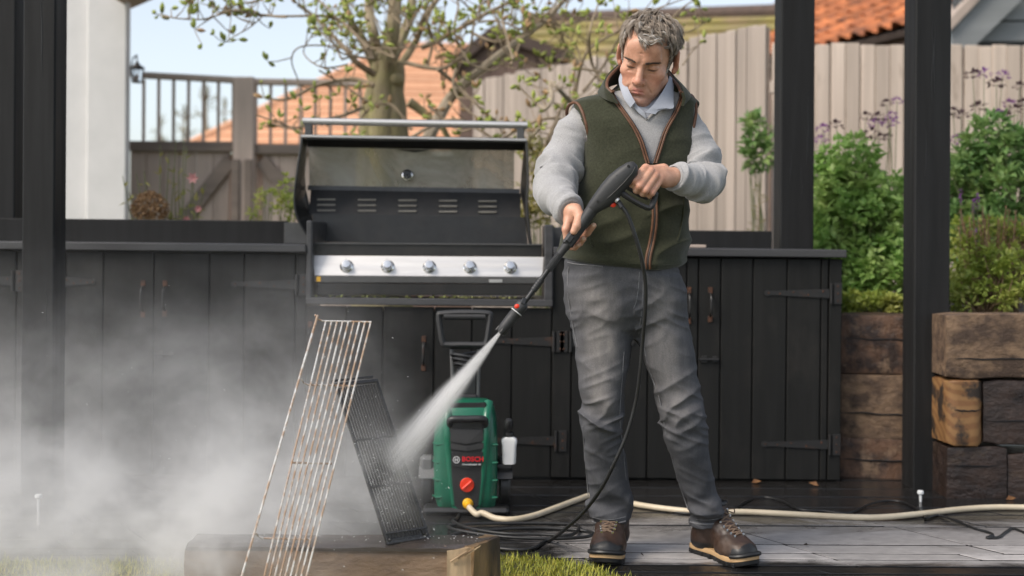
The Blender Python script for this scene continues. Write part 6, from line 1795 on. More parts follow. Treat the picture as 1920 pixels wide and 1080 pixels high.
def cloth_mat(name, c1, c2, weave=900, rough=.9, sheen=.3, big=3.0, bumps=.25, melange=0.0):
    m, nt, b = new_mat(name); mp = coords(nt, rnd=False)
    n = noise_n(nt, mp, weave*.35, 4, .75); n2 = noise_n(nt, mp, big*4, 5)
    c = ramp(nt, n, [(.32, c2), (.68, c1)])
    c = mixc(nt, c, ramp(nt, n2, [(.3, (.86, .86, .86)), (.7, (1.1, 1.1, 1.1))]), 1.0, 'MULTIPLY')
    nt.links.new(mout(c), b.inputs['Base Color']); b.inputs['Roughness'].default_value = rough; b.inputs['Specular IOR Level'].default_value = .2
    b.inputs['Sheen Weight'].default_value = sheen; b.inputs['Sheen Roughness'].default_value = .5
    nb = noise_n(nt, mp, weave*.5, 4, .7); bump(nt, b, nb, bumps, .0015)
    return m
M['fleece'] = cloth_mat('green_fleece', (.050, .052, .031), (.027, .029, .017), 420, .95, .18, bumps=.5)
M['jumper'] = cloth_mat('grey_marl_knit', (.42, .412, .41), (.27, .265, .265), 900, .95, .25, bumps=.3)
M['leather_trim'] = pmat('brown_trim', (.15, .065, .030), (.085, .036, .017), .6, 60, bumps=.3, bdist=.001)
M['shirt'] = cloth_mat('pale_blue_shirt', (.40, .42, .47), (.33, .35, .40), 1500, .85, .1, bumps=.15)
vest = np_mesh('fleece_vest', mv, mq, M['fleece'], man)

# stand collar of the vest: a thick folded band round the neck
def band(rows, th, m, name, parent, n=8):
    rs = [catmull([P(*q) if not isinstance(q, Vector) else q for q in r], n) for r in rows]
    k = min(len(r) for r in rs); rs = [r[:k] for r in rs]
    g = [[None]*k for _ in rs]
    for i in range(len(rs)):
        for j in range(k):
            t = rs[i][min(j+1, k-1)]-rs[i][max(j-1, 0)]; s = rs[min(i+1, len(rs)-1)][j]-rs[max(i-1, 0)][j]
            g[i][j] = t.cross(s).normalized()
    vs = [p for r in rs for p in r]+[rs[i][j]+g[i][j]*th for i in range(len(rs)) for j in range(k)]
    N = len(rs)*k; fs = []
    for i in range(len(rs)-1):
        for j in range(k-1):
            a, b, c, d = i*k+j, i*k+j+1, (i+1)*k+j+1, (i+1)*k+j
            fs.append([a, b, c, d]); fs.append([a+N, d+N, c+N, b+N])
    for j in range(k-1):
        fs.append([j, j+N, j+1+N, j+1]); a = (len(rs)-1)*k+j; fs.append([a, a+1, a+1+N, a+N])
    for i in range(len(rs)-1):
        a, b = i*k, (i+1)*k; fs.append([a, b, b+N, a+N]); a, b = i*k+k-1, (i+1)*k+k-1; fs.append([a, a+N, b+N, b])
    mb = MB(); mb.add(vs, fs); return mb.build(name, m, parent, True, 60), rs
top = [(1148, 174, 3.945), (1138, 163, 3.965), (1141, 147, 4.01), (1155, 131, 4.06), (1172, 120, 4.11), (1215, 116, 4.145), (1248, 133, 4.11), (1262, 150, 4.05), (1272, 162, 3.985), (1277, 175, 3.945)]
mid = [(1152, 181, 3.942), (1138, 172, 3.962), (1134, 160, 4.02), (1143, 148, 4.08), (1165, 138, 4.14), (1215, 134, 4.17), (1256, 146, 4.14), (1272, 158, 4.07), (1281, 170, 3.985), (1280, 184, 3.945)]
bot = [(1160, 193, 3.945), (1140, 186, 3.965), (1126, 178, 4.02), (1131, 169, 4.09), (1160, 158, 4.16), (1215, 154, 4.19), (1264, 162, 4.16), (1284, 172, 4.08), (1291, 184, 3.99), (1277, 198, 3.945)]
colr, crs = band([bot, mid, top], -.010, M['fleece'], 'vest_collar', man)
mb = MB(); mb.tube(crs[2], .0052, 8, flat=1.1); mb.build('collar_trim', M['leather_trim'], man, True)
# brown zip tapes down both edges of the open neck, then joined below
def on_vest(px, py, lift=.004): return hit(px, py, vest_field, 3.7, 4.3, lift)
def line_on(pp, n=6, lift=.004, f=None):
    c = catmull([Vector((a, b, 0)) for a, b in pp], n)
    return [hit(q.x, q.y, f or vest_field, 3.7, 4.3, lift) for q in c]
def smooth_pts(L, it=2):
    for _ in range(it): L = [L[0]]+[(L[i-1]+L[i]*2+L[i+1])/4 for i in range(1, len(L)-1)]+[L[-1]]
    return L
for Z, off in ((ZL, -4), (ZR, 4)):
    pp = [(x+off, y) for y, x in Z if y >= 171]
    L = smooth_pts([P(pp[0][0]-off, pp[0][1]-2, 3.945)]+line_on(pp, 5, .003), 3)
    for q in (-.0042, .0042):
        mb = MB(); mb.tube([p+Vector((q, 0, 0)) for p in L], .0036, 7); mb.build('zip_trim', M['leather_trim'], man, True)
    mb = MB(); mb.tube([p+Vector((-.007*np.sign(off), -.001, 0)) for p in L], .0022, 6); mb.build('zip_teeth', M['black_plastic'], man, True)
low = smooth_pts(line_on([(1223, 300), (1225, 345), (1228, 400), (1226, 430), (1221, 458), (1215, 485), (1215, 504)], 6, .003), 3)
for q in (-.0062, .0062):
    mb = MB(); mb.tube([p+Vector((q, 0, 0)) for p in low], .0046, 7, flat=.8); mb.build('zip_trim', M['leather_trim'], man, True)
mb = MB(); mb.tube([p+Vector((0, -.001, 0)) for p in low], .0026, 6); mb.build('zip_teeth', M['black_plastic'], man, True)
# armhole binding
def union_arm(p): return np.minimum(vest_field(p), np.minimum(chain(p, RA, .03)[0], chain(p, LA, .03)[0]))
L1 = smooth_pts([P(1063, 216, 4.12), P(1061, 205, 4.09)]+[hit(a, b, union_arm, 3.7, 4.3, .002) for a, b in ((1064, 200), (1070, 193), (1078, 189), (1085, 192), (1091, 203), (1097, 222), (1102, 242), (1105, 258))]+[P(1105, 275, 4.02), P(1100, 285, 4.08)], 2)
mb = MB(); mb.tube(catmull(L1, 3), .0055, 8, flat=.9); mb.build('armhole_trim', M['leather_trim'], man, True)
L1 = smooth_pts([P(1296, 178, 4.1)]+[hit(a, b, union_arm, 3.7, 4.3, .002) for a, b in ((1301, 182), (1305, 190), (1307, 202), (1306, 216), (1302, 230), (1299, 244))]+[P(1298, 262, 4.02)], 2)
mb = MB(); mb.tube(catmull(L1, 3), .0050, 8, flat=.9); mb.build('armhole_trim', M['leather_trim'], man, True)
# pocket welts
for pp in ([(1104, 400), (1105, 425), (1108, 452), (1112, 462)], [(1282, 372), (1281, 400), (1276, 430), (1270, 452)]):
    L = smooth_pts(line_on(pp, 4, .001)); mb = MB(); mb.tube(L, .0036, 7); mb.build('pocket_welt', M['fleece'], man, True)
L = smooth_pts(line_on([(1058+3, 478), (1100, 484), (1150, 491), (1214, 496)], 4, .0004)); mb = MB(); mb.tube(L, .0016, 6); mb.build('hem_seam', M['fleece'], man, True)
L = smooth_pts(line_on([(1222, 496), (1250, 497), (1275, 494)], 4, .0004)); mb = MB(); mb.tube(L, .0016, 6); mb.build('hem_seam', M['fleece'], man, True)

# ------------------------------------------------------------ jumper: chest under the vest, and sleeves
def sleeve(p, L, seed):
    d, s = chain(p, L, .028); tot = sum(float(np.linalg.norm(b[0]-a[0])) for a, b in zip(L[:-1], L[1:]))
    el = float(np.linalg.norm(L[1][0]-L[0][0])+np.linalg.norm(L[2][0]-L[1][0])+np.linalg.norm(L[3][0]-L[2][0]))
    amp = .009+.030*np.exp(-((s-el)/.085)**2)+.010*np.exp(-((s-tot)/.05)**2)
    q = col3(s*22+p[:, 2]*7+seed, p[:, 0]*7+seed, p[:, 1]*7)
    q2 = col3(s*42+seed*2, p[:, 0]*12, p[:, 2]*12)
    d = d+.0035-(ridge(q)**1.6-.45)*amp-(ridge(q2)-.5)*.35*amp
    d = d-.003*np.exp(-((s-tot+.012)/.010)**2)
    # cut square at the cuff
    a, b = L[-2][0], L[-1][0]; n = (b-a)/np.linalg.norm(b-a)
    return smax(d, (p-b)@n-.004, .004)
def jumper_field(p):
    t = TORSO(p, -.006)+(vnoise(col3(p[:, 0]*14, p[:, 1]*10, p[:, 2]*9))-.5)*.006
    # V neck of the jumper
    px, py = px_of(p.astype(float))
    w = np.minimum(px-np.interp(py, [150, 190, 222], [1150, 1180, 1210]), np.interp(py, [150, 190, 222], [1275, 1243, 1214])-px)/568.0
    w = np.where(py > 222, -.02, w); w = np.minimum(w, 4.03-p[:, 1]).astype(f4)
    t = np.maximum(t, np.maximum(P(1200, 300, 4.0).z*0+1.18-p[:, 2], -9)); t = smax(t, w, .003)
    return np.minimum(t, np.minimum(sleeve(p, RA, 1.3), sleeve(p, LA, 7.7)))
mv, mq = surf_nets(jumper_field, (PP(985, 0, 4)[0], 3.70, 1.02), (PP(1385, 0, 4)[0], 4.24, 1.58), .0036)
mv = relax(mv, mq, 1, .4)
jmp = np_mesh('jumper', mv, mq, M['jumper'], man)
# ribbed V of the jumper
for pp in ([(1181, 192), (1197, 210), (1213, 224)], [(1242, 192), (1228, 209), (1213, 224)]):
    L = [hit(a, b, jumper_field, 3.7, 4.3, .002) for a, b in pp]; mb = MB(); mb.tube(catmull(L, 4), .0062, 7, flat=.6); mb.build('neck_rib', M['jumper'], man, True)
# cuff ribs
for L, nm in ((RA, 0), (LA, 1)):
    a, b = Vector(L[-2][0].tolist()), Vector(L[-1][0].tolist()); d = (b-a).normalized()
    mb = MB(); u = d.orthogonal().normalized(); w = d.cross(u)
    mb.loft([[b+d*t+(u*math.cos(k)+w*math.sin(k))*r for k in np.linspace(0, 6.283, 25)[:-1]] for t, r in ((-.035, L[-1][1]+.0035), (-.02, L[-1][1]+.0015), (-.004, L[-1][1]+.0005), (.005, L[-1][1]+.0005), (.006, L[-1][1]-.005))], cap=False)
    mb.build('cuff', M['jumper'], man, True)

# ------------------------------------------------------------ shirt collar
def patch(front, th, m, name):
    """a stiff collar leaf: quads given as rows of (px,py,Y)"""
    o, _ = band(front, th, m, name, man, 5); return o
patch([[(1182, 202, 3.936), (1170, 185, 3.948), (1163, 166, 3.975), (1160, 150, 4.01), (1163, 138, 4.06)],
       [(1186, 197, 3.930), (1176, 180, 3.940), (1168, 160, 3.968), (1165, 145, 4.005), (1167, 134, 4.055)],
       [(1191, 191, 3.930), (1181, 173, 3.945), (1173, 153, 3.972), (1170, 136, 4.01), (1171, 124, 4.06)]], .004, M['shirt'], 'shirt_collar')
patch([[(1209, 211, 3.922), (1224, 197, 3.932), (1238, 178, 3.952), (1250, 158, 3.99), (1256, 142, 4.05)],
       [(1229, 214, 3.926), (1240, 200, 3.934), (1249, 184, 3.954), (1256, 164, 3.99), (1260, 146, 4.05)],
       [(1233, 205, 3.932), (1261, 203, 3.938), (1263, 192, 3.958), (1263, 172, 3.995), (1264, 152, 4.05)]], .004, M['shirt'], 'shirt_collar')
patch([[(1190, 192, 3.945), (1200, 203, 3.938), (1210, 212, 3.934)], [(1187, 199, 3.946), (1196, 210, 3.940), (1211, 222, 3.938)]], .004, M['shirt'], 'shirt_placket')
# shirt filling the neck opening
def inner_field(p):
    t = TORSO(p, -.013); return np.maximum(t, 1.30-p[:, 2])
mv, mq = surf_nets(inner_field, (PP(1130, 0, 4)[0], 3.90, 1.29), (PP(1290, 0, 4)[0], 4.2, 1.56), .007)
np_mesh('shirt', mv, mq, M['shirt'], man)

# ------------------------------------------------------------ jeans
JP = loft_field([(470, 1062, 1273, 4.07, .122), (490, 1060, 1275, 4.07, .125), (520, 1060, 1276, 4.07, .128), (560, 1063, 1283, 4.075, .130), (590, 1074, 1284, 4.08, .120), (615, 1100, 1262, 4.08, .085), (632, 1150, 1225, 4.08, .03)])
JR = loft_field([(520, 1062, 1190, 4.08, .115), (560, 1063, 1190, 4.08, .115), (600, 1068, 1188, 4.08, .110), (660, 1078, 1184, 4.075, .100), (700, 1083, 1175, 4.065, .088), (740, 1087, 1168, 4.055, .080), (770, 1089, 1166, 4.052, .077), (800, 1090, 1164, 4.06, .074), (850, 1094, 1172, 4.11, .074), (900, 1099, 1178, 4.145, .072), (940, 1103, 1180, 4.17, .070), (965, 1107, 1178, 4.175, .070), (976, 1110, 1175, 4.185, .062), (983, 1111, 1174, 4.185, .061)])
JL = loft_field([(520, 1175, 1275, 4.08, .112), (560, 1178, 1283, 4.08, .112), (600, 1184, 1287, 4.08, .110), (660, 1201, 1303, 4.065, .100), (700, 1216, 1307, 4.05, .088), (740, 1229, 1313, 4.04, .080), (785, 1236, 1321, 4.035, .077), (820, 1246, 1324, 4.045, .075), (850, 1256, 1330, 4.06, .075), (900, 1270, 1339, 4.105, .072), (930, 1277, 1349, 4.125, .072), (955, 1287, 1358, 4.13, .072), (972, 1292, 1362, 4.150, .062), (983, 1294, 1361, 4.150, .061)])
def jeans_field(p):
    z = p[:, 2]
    r = JR(p); l = JL(p); d = np.minimum(r, l)
    d = smin(smin(r, l, .016), JP(p), .03)
    # folds: whiskers at the hips, stacks behind the knees and over the boots
    side = np.where(r < l, 1.0, -1.0)
    kn = np.exp(-((z-P(0, 770, 4.06).z)/.075)**2); an = np.exp(-((z-P(0, 950, 4.06).z)/.055)**2); hp = np.exp(-((z-P(0, 590, 4.06).z)/.09)**2)
    amp = .0055+.015*kn+.022*an+.0035*hp
    q = col3(p[:, 0]*7+side*3, p[:, 1]*6, z*17+side*p[:, 0]*9)
    q2 = col3(p[:, 0]*11+9, p[:, 1]*9, z*34-side*p[:, 0]*14)
    q3 = col3(p[:, 0]*22, p[:, 1]*22, z*5+3)
    d = d+.0025+.004*kn-(ridge(q)**1.8-.42)*amp*1.15-(ridge(q2)**1.5-.45)*amp*.6-(vnoise(q3)-.5)*.004
    return d
mv, mq = surf_nets(jeans_field, (PP(1040, 0, 4.1)[0], 3.90, .05), (PP(1385, 0, 4.1)[0], 4.28, 1.05), .0037)
mv = relax(mv, mq, 1, .35)
def denim():
    m, nt, b = new_mat('faded_grey_denim'); mp = coords(nt, rnd=False); at = nt.nodes.new('ShaderNodeAttribute'); at.attribute_name = 'fade'
    n = noise_n(nt, mp, 330, 4, .75); mp2 = coords(nt, (1, 1, .25), rnd=False); n2 = noise_n(nt, mp2, 40, 5, .7)
    c = ramp(nt, n, [(.3, (.055, .057, .063)), (.7, (.100, .100, .107))])
    pl = ramp(nt, n, [(.3, (.20, .185, .175)), (.7, (.31, .29, .275))])
    c = mixc(nt, c, pl, at.outputs['Fac'])
    c = mixc(nt, c, ramp(nt, n2, [(.3, (.80, .80, .82)), (.7, (1.15, 1.14, 1.12))]), 1.0, 'MULTIPLY')
    nt.links.new(mout(c), b.inputs['Base Color']); b.inputs['Roughness'].default_value = .88; b.inputs['Specular IOR Level'].default_value = .2
    nb = noise_n(nt, mp, 600, 3, .7); bump(nt, b, nb, .3, .001)
    return m
M['denim'] = denim()
M['denim_seam'] = pmat('denim_seam', (.19, .19, .195), (.11, .11, .118), .9, 220, bumps=.3, bdist=.001)
jeans = np_mesh('jeans', mv, mq, M['denim'], man)
# worn-pale dye on the fronts of the thighs and knees
vv = mv.astype(f4); px, py = px_of(vv.astype(float))
fade = np.zeros(len(vv))
for cx, cy, sx, sy, a in ((1128, 640, 30, 80, .75), (1128, 745, 24, 40, .6), (1245, 650, 30, 80, .62), (1272, 760, 24, 45, .4), (1110, 560, 40, 30, .4), (1238, 560, 30, 30, .3)):
    fade += a*np.exp(-((px-cx)/sx)**2-((py-cy)/sy)**2)
fade *= np.clip((4.09-vv[:, 1])/.06, 0, 1); fade = np.clip(fade*(.65+.7*vnoise(vv*np.array([40, 40, 14], f4))), 0, 1)
fa = jeans.data.attributes.new('fade', 'FLOAT', 'POINT'); fa.data.foreach_set('value', fade.astype(np.float32))
def jl(pp, r=.0018, n=5, lift=.0008, name='seam', m=None):
    L = smooth_pts(line_on(pp, n, lift, jeans_field)); mb = MB(); mb.tube(L, r, 6); return mb.build(name, m or M['denim_seam'], jeans, True)
jl([(1199, 510), (1197, 540), (1193, 565), (1188, 578)], .0016); jl([(1207, 510), (1206, 545), (1203, 585), (1198, 625)], .0022)
jl([(1064, 492), (1085, 496), (1110, 497), (1130, 500)], .0022); jl([(1066, 500), (1064, 540), (1072, 600), (1082, 650)], .002)
jl([(1092, 800), (1097, 860), (1103, 930)], .0018); jl([(1206, 640), (1216, 690), (1236, 745), (1248, 810), (1268, 890), (1290, 955)], .0018); jl([(1170, 660), (1166, 720), (1162, 780), (1168, 840), (1174, 900)], .0016)
for rows in ([(1111, 978), (1130, 982), (1150, 982), (1173, 977)], [(1294, 979), (1315, 983), (1340, 982), (1361, 976)]):
    jl(rows, .0034, 5, .001, 'hem'); jl([(a, b-8) for a, b in rows], .0012, 5, .0006)

# ------------------------------------------------------------ boots
M['boot_leather'] = pmat('brown_boot_leather', (.058, .031, .020), (.026, .0145, .010), .48, 26, bumps=.4, bdist=.002, bscale=90, c3=(.11, .07, .048), scale3=11, th3=(.55, .8), rough_var=.1)
M['midsole'] = pmat('tan_midsole', (.55, .36, .18), (.44, .28, .14), .7, 30)
M['lace'] = pmat('brown_lace', (.22, .15, .10), (.10, .065, .045), .8, 240)
def boot(heel, toe, k, kw=1.22, kz=1.12):
    """heel and toe: ground points. A mid-height hiking boot"""
    heel = Vector((heel[0], heel[1], 0)); toe = Vector((toe[0], toe[1], 0)); d = toe-heel; L = d.length; d.normalize(); w = Vector((-d.y, d.x, 0))
    B = np.array([list(d), list(w/kw), [0, 0, 1/kz]], dtype=f4); O = V3(heel)
    def f(p):
        q = (p-O)@B.T/k; m = q
        s = elld(q, A3(.055, 0, .050), (.056, .040, .052))
        a, _ = capd(q, A3(.075, 0, .060), A3(.080, 0, .150), .046, .050); s = smin(s, a, .03)
        b, _ = capd(q, A3(.088, 0, .128), A3(.205, .002, .058), .041, .036); s = smin(s, b, .03)
        s = smin(s, elld(q, A3(.205, .002, .042), (.080, .049, .042)), .025)
        s = smin(s, elld(q, A3(.250, .000, .040), (.044, .042, .033)), .02)
        s = s-(vnoise(p*55)-.5)*.003-(ridge(col3(q[:, 0]*40, q[:, 1]*10, q[:, 2]*14))-.5)*.004*np.exp(-((q[:, 0]-.16)/.04)**2)
        s = smax(s, .022-q[:, 2], .004); s = smax(s, q[:, 2]-.162, .006)
        return s*k
    c = V3(heel+d*L*.5); r = .24
    v_, q_ = surf_nets(f, c-A3(r, r, c[2]-.0), c+A3(r, r, .19), .0042)
    v_ = relax(v_, q_, 1, .4)
    o = np_mesh('boot', v_, q_, [M['boot_leather'], M['rubber']], man)
    loc = ((v_.astype(f4)-O)@B.T/k); fc = loc[q_].mean(1)
    rub = (fc[:, 0] > .250) & (fc[:, 2] < .058) | (fc[:, 2] < .038+.008*np.sin(fc[:, 0]*20)) | (fc[:, 0] > .274)
    o.data.polygons.foreach_set('material_index', rub.astype(np.int32))
    W_ = lambda a, b, c_: heel+d*(a*k)+w*(b*k*kw)+Vector((0, 0, c_*k*kz))
    out = [(0, 0), (.006, .026), (.03, .038), (.08, .036), (.13, .034), (.18, .044), (.22, .050), (.262, .046), (.292, .030), (.303, 0)]
    ring = [(a, b) for a, b in out]+[(a, -b*.97) for a, b in out[-2:0:-1]]
    ring = [(p.x, p.y) for p in catmull([Vector((a, b, 0)) for a, b in ring], 3, True)]
    toe_up = lambda a: .012*max(0, (a-.225)/.08)**2
    sx = lambda s_, z, z2=0: [W_(.15+(a-.15)*s_, b*s_, z+toe_up(a)) for a, b in ring]
    mb = MB(); mb.loft([sx(.97, .0), sx(1.0, .004), sx(1.0, .014), sx(.985, .0145)]); so = mb.build('outsole', M['rubber'], o, True, 40)
    mb = MB(); mb.loft([sx(.985, .0142), sx(1.0, .016), sx(.995, .027), sx(.97, .029)]); mb.build('midsole', M['midsole'], o, True, 40)
    for a in (.02, .05, .08, .12, .16, .195, .23, .26):
        for sg in (1, -1):
            b = np.interp(a, [x for x, _ in out], [y for _, y in out])*sg
            p0 = W_(a, b*.93, .007); mb = MB(); mb.bar(p0-d*.007, p0+d*.007, .010, .014, bev=.002); mb.build('tread_lug', M['rubber'], o)
    # toe bumper
    mb = MB(); bp_ = [W_(a*1.0, b*1.0, .032+toe_up(a)) for a, b in ring if a > .235]; bp_.sort(key=lambda p: (p-heel).dot(w))
    mb.tube(bp_, .0075*k, 8); mb.build('toe_bumper', M['rubber'], o, True)
    # laces and hooks
    def top(a, b): 
        zs = np.linspace(.17, .03, 120).astype(f4); pts_ = np.array([list(W_(a, b, float(z))) for z in zs], dtype=f4)
        dd = f(pts_); kk = int(np.argmax(dd < .0015)); return Vector(pts_[kk].tolist())
    rows_ = [(.230, .0155), (.214, .0185), (.198, .0205), (.182, .022), (.166, .023), (.150, .0235), (.136, .0235)]
    P_l = [top(a, b) for a, b in rows_]; P_r = [top(a, -b) for a, b in rows_]
    for i in range(len(rows_)):
        for Pp in (P_l, P_r):
            mb = MB(); mb.box(Pp[i]-Vector((.004, .004, .004)), Pp[i]+Vector((.004, .004, .004)), .0012); mb.build('lace_hook', M['chrome'], o)
    for i in range(len(rows_)-1):
        for a, b in ((P_l[i], P_r[i+1]), (P_r[i], P_l[i+1])):
            m_ = (a+b)/2+Vector((0, 0, .006))+d*.003; mb = MB(); mb.tube(catmull([a, m_, b], 4), .0028, 6); mb.build('lace', M['lace'], o, True)
    mb = MB(); mb.tube([P_l[0], (P_l[0]+P_r[0])/2+Vector((0, 0, .005)), P_r[0]], .0024, 6); mb.build('lace', M['lace'], o, True)
    for sg, Pp in ((1, P_l), (-1, P_r)):
        pl = Pp[-1]; mb = MB(); mb.tube(catmull([pl, pl+w*.012*sg+d*.02+Vector((0, 0, .004)), pl+w*.02*sg+d*.012+Vector((0, 0, -.012)), pl+w*.006*sg+Vector((0, 0, -.006))], 5), .002, 6); mb.build('lace_loop', M['lace'], o, True)
    # padded ankle collar and tongue
    mb = MB(); mb.tube([W_(.080+math.cos(t)*.050, math.sin(t)*.048, .160+.006*math.cos(t)) for t in np.linspace(0, 6.283, 20)[:-1]], .008*k, 8, closed=True); mb.build('ankle_collar', M['rubber'], o, True)
    return o
b0 = G(1148, 1034); b1 = G(1130, 1063)
boot((b0.x+.014, 4.285), (b1.x+.004, 3.985), .98)
c0_ = G(1300, 1047); c1_ = G(1424, 1064)
boot((P(1310, 0, 4.23).x, 4.23), (P(1409, 0, 4.0).x, 4.005), .96)

# ------------------------------------------------------------ hair, brows, lashes
M['hair_base'] = pmat('grey_hair_base', (.19, .155, .125), (.10, .082, .066), .75, 120, bumps=.6, bdist=.002)
def strand_mat(name, c, c2):
    m = pmat(name, c, c2, .42, 30, spec=.4); return m
M['hair_a'] = strand_mat('grey_brown_hair', (.38, .315, .255), (.26, .21, .165))
M['hair_b'] = strand_mat('silver_hair', (.62, .59, .55), (.48, .455, .42))
M['brow'] = strand_mat('dark_brow_hair', (.12, .088, .066), (.07, .052, .04))
M['hair_c'] = strand_mat('dark_hair', (.13, .10, .078), (.085, .066, .05))
def hairline(q):
    """positive where hair grows (head axes)"""
    x = np.abs(q[:, 0]); f = q[:, 1]; z = q[:, 2]
    # front hairline high on the brow with receding temples, sideburns before the ears, nape behind
    front = .088+.010*np.clip((x-.02)/.03, 0, 1)-.010*np.exp(-((q[:, 0]-.012)/.020)**2)+.012*np.clip((-q[:, 0]-.012)/.02, 0, 1)
    h = np.where(f > .030, z-(front-np.clip((x-.052)/.022, 0, 1)*.075), np.where(f > -.004, z-(.004-.035*np.clip((f+.004)/.034, 0, 1)*(x > .06)), z+.045))
    return h
def cap_field(p):
    q = h_loc(p); d = head_core(q)*HS-.0045
    d = d-(vnoise(q*np.array([60, 60, 60], f4))-.5)*.006
    return smax(d, -hairline(q)*HS, .004)
mv, mq = surf_nets(cap_field, HC-.17, HC+.17, .0032)
hair = np_mesh('hair', mv, mq, M['hair_base'], man)
rg = np.random.default_rng(3)
Nn = 9500
dirs = rg.normal(size=(Nn*3, 3)).astype(f4); dirs /= np.linalg.norm(dirs, axis=1)[:, None]
# root points on the scalp by marching out from the head centre
ctr = A3(0, -.012, .03); tt = np.linspace(.04, .15, 80).astype(f4)
roots = np.zeros_like(dirs)
dd = np.stack([head_core(ctr+dirs*t) for t in tt], 1); kk = np.argmax(dd > 0, 1); roots = ctr+dirs*tt[kk][:, None]
ok = (hairline(roots) > -.002) & ~((np.abs(roots[:, 1]+.010) < .030) & (np.abs(roots[:, 2]-.002) < .034) & (np.abs(roots[:, 0]) > .05)); roots = roots[ok][:Nn]; dirs = dirs[ok][:Nn]
sets = {0: MB(), 1: MB(), 2: MB()}
crown = A3(.018, -.062, .112)
# the hair falls in locks: strands borrow direction and shade from the lock they belong to
lockr = roots[rg.choice(len(roots), 800, replace=False)]
lock_of = np.argmin(((roots[:, None, :]-lockr[None])**2).sum(2), 1)
lk_dir = rg.normal(size=(800, 3)).astype(f4); lk_len = rg.uniform(.7, 1.25, 800); lk_lift = rg.uniform(.1, 1.1, 800); lk_tone = rg.random(800)
for i in range(len(roots)):
    r0 = roots[i]; n = dirs[i]; lk = lock_of[i]; lc = lockr[lk]
    v = r0-crown; v = v-n*(v@n); v = v/(np.linalg.norm(v)+1e-6)
    topn = float(np.clip((r0[2]-.03)/.06, 0, 1)); front_ = float(np.clip((r0[1]-.02)/.05, 0, 1))
    # swept across to his left and back over the brow
    v = v*(1-.55*front_*topn)+A3(.85, -.10, .25)*(.55*topn+.35*front_*topn)+lk_dir[lk]*.26
    v = v-n*(v@n)*.85; v /= (np.linalg.norm(v)+1e-6)
    pull = (lc-r0); pull = pull-n*(pull@n)
    Ls = (.011+.022*topn)*lk_len[lk]*rg.uniform(.85, 1.15); lift = .0015+(.0095*topn)*lk_lift[lk]*rg.uniform(.7, 1.2)+.0015*rg.random()
    side = np.cross(n, v); wv = .0035*topn*math.sin(lk*1.7)+.0012*rg.normal()
    P0 = r0+n*.0008; P1 = r0+v*Ls*.33+n*(.0025+lift)+pull*.25; P2 = r0+v*Ls*.70+n*(.0025+lift*1.05)+side*wv+pull*.55; P3 = r0+v*Ls*1.05+n*(lift*.55+.001)+pull*.75+side*wv*1.6
    pp = [Vector(x) for x in h_wld(np.stack([P0, P1, P2, P3])).tolist()]
    silver = .15+.5*float(np.clip((.055-r0[2])/.06, 0, 1))+.18*front_
    u = .45*lk_tone[lk]+.55*rg.random()
    k = 1 if u < silver else (2 if u > .78 else 0)
    sets[k].tube(catmull(pp, 2), [.0006, .00085, .0007, .0002], 3, cap=False)
for k, nm in ((0, 'hair_a'), (1, 'hair_b'), (2, 'hair_c')):
    o = sets[k].build('hair_strands', M[nm], hair, True, None); o['kind'] = 'stuff'
# sideburn and nape fuzz is part of the strands; brows:
for sg in (1, -1):
    mb = MB()
    for i in range(110):
        t = rg.uniform(0, 1); z = .0235+.0055*math.sin(t*2.2)-.004*t+rg.normal()*.0017; x = sg*(.013+.037*t)
        ys = np.linspace(.13, .05, 90).astype(f4); pts_ = np.stack([np.full(90, x, f4), ys, np.full(90, z, f4)], 1); dd = head_core(pts_); kq = int(np.argmax(dd < .0006))
        c = pts_[kq]; e = c+A3(sg*.0070, -.0012, .0010+.0012*rg.normal()); e[1] += .0008-.0035*t
        pp = [Vector(x_) for x_ in h_wld(np.stack([c, (c+e)/2+A3(0, .001, 0), e])).tolist()]
        mb.tube(pp, [.0004, .0005, .0002], 3, cap=False)
    mb.build('eyebrow', M['brow'], man, True, None)
    # lowered upper lashes along the lid edge
    mb = MB(); L = []
    for t in np.linspace(-1, 1, 9):
        x = sg*(.031+.0135*t); z = .0002-.0022*(1-t*t)
        ys = np.linspace(.12, .05, 120).astype(f4); pts_ = np.stack([np.full(120, x, f4), ys, np.full(120, z, f4)], 1); dd = head_core(pts_); L.append(pts_[int(np.argmax(dd < .0004))])
    mb.tube([Vector(x_) for x_ in h_wld(np.stack(L)).tolist()], [.0004, .0013, .0016, .0014, .0005], 5); mb.build('eyelash', M['brow'], man, True)

# ================================================================ SPRAY GUN AND LANCE (held, so a thing of its own)
gun = empty('spray_gun', P(1150, 350, 3.71), 'black pressure washer gun and lance held in both hands', 'spray lance')
def gv(px, py, y): return P(px, py, y)
ax0, ax1 = gv(1188, 312, 3.705), gv(1112, 390, 3.725)
d = (ax1-ax0).normalized(); vv_ = Vector((0, -1, 0)); vv_ = (vv_-d*vv_.dot(d)).normalized(); ss = d.cross(vv_)
if ss.x > 0: ss = -ss             # ss points to the upper left of the gun
def gring(t, up, dn_, dep, n=18):
    c = ax0.lerp(ax1, t); r = []
    for k in range(n):
        a = 2*math.pi*k/n; s_ = math.sin(a); h_ = up if s_ > 0 else dn_
        ca_ = math.copysign(abs(math.cos(a))**.8, math.cos(a)); sa_ = math.copysign(abs(s_)**.8, s_)
        r.append(c+ss*(sa_*h_)+vv_*(ca_*dep))
    return r
mb = MB(); mb.loft([gring(t, u, w, e) for t, u, w, e in ((-.06, .010, .006, .010), (-.02, .018, .016, .019), (.05, .024, .026, .023), (.2, .031, .031, .026), (.4, .035, .033, .027), (.6, .033, .036, .026), (.78, .028, .034, .024), (.9, .024, .026, .022), (1.0, .0205, .0205, .0205), (1.04, .019, .019, .019))])
gb = mb.build('gun_body', M['soft_plastic'], gun, True, 50)
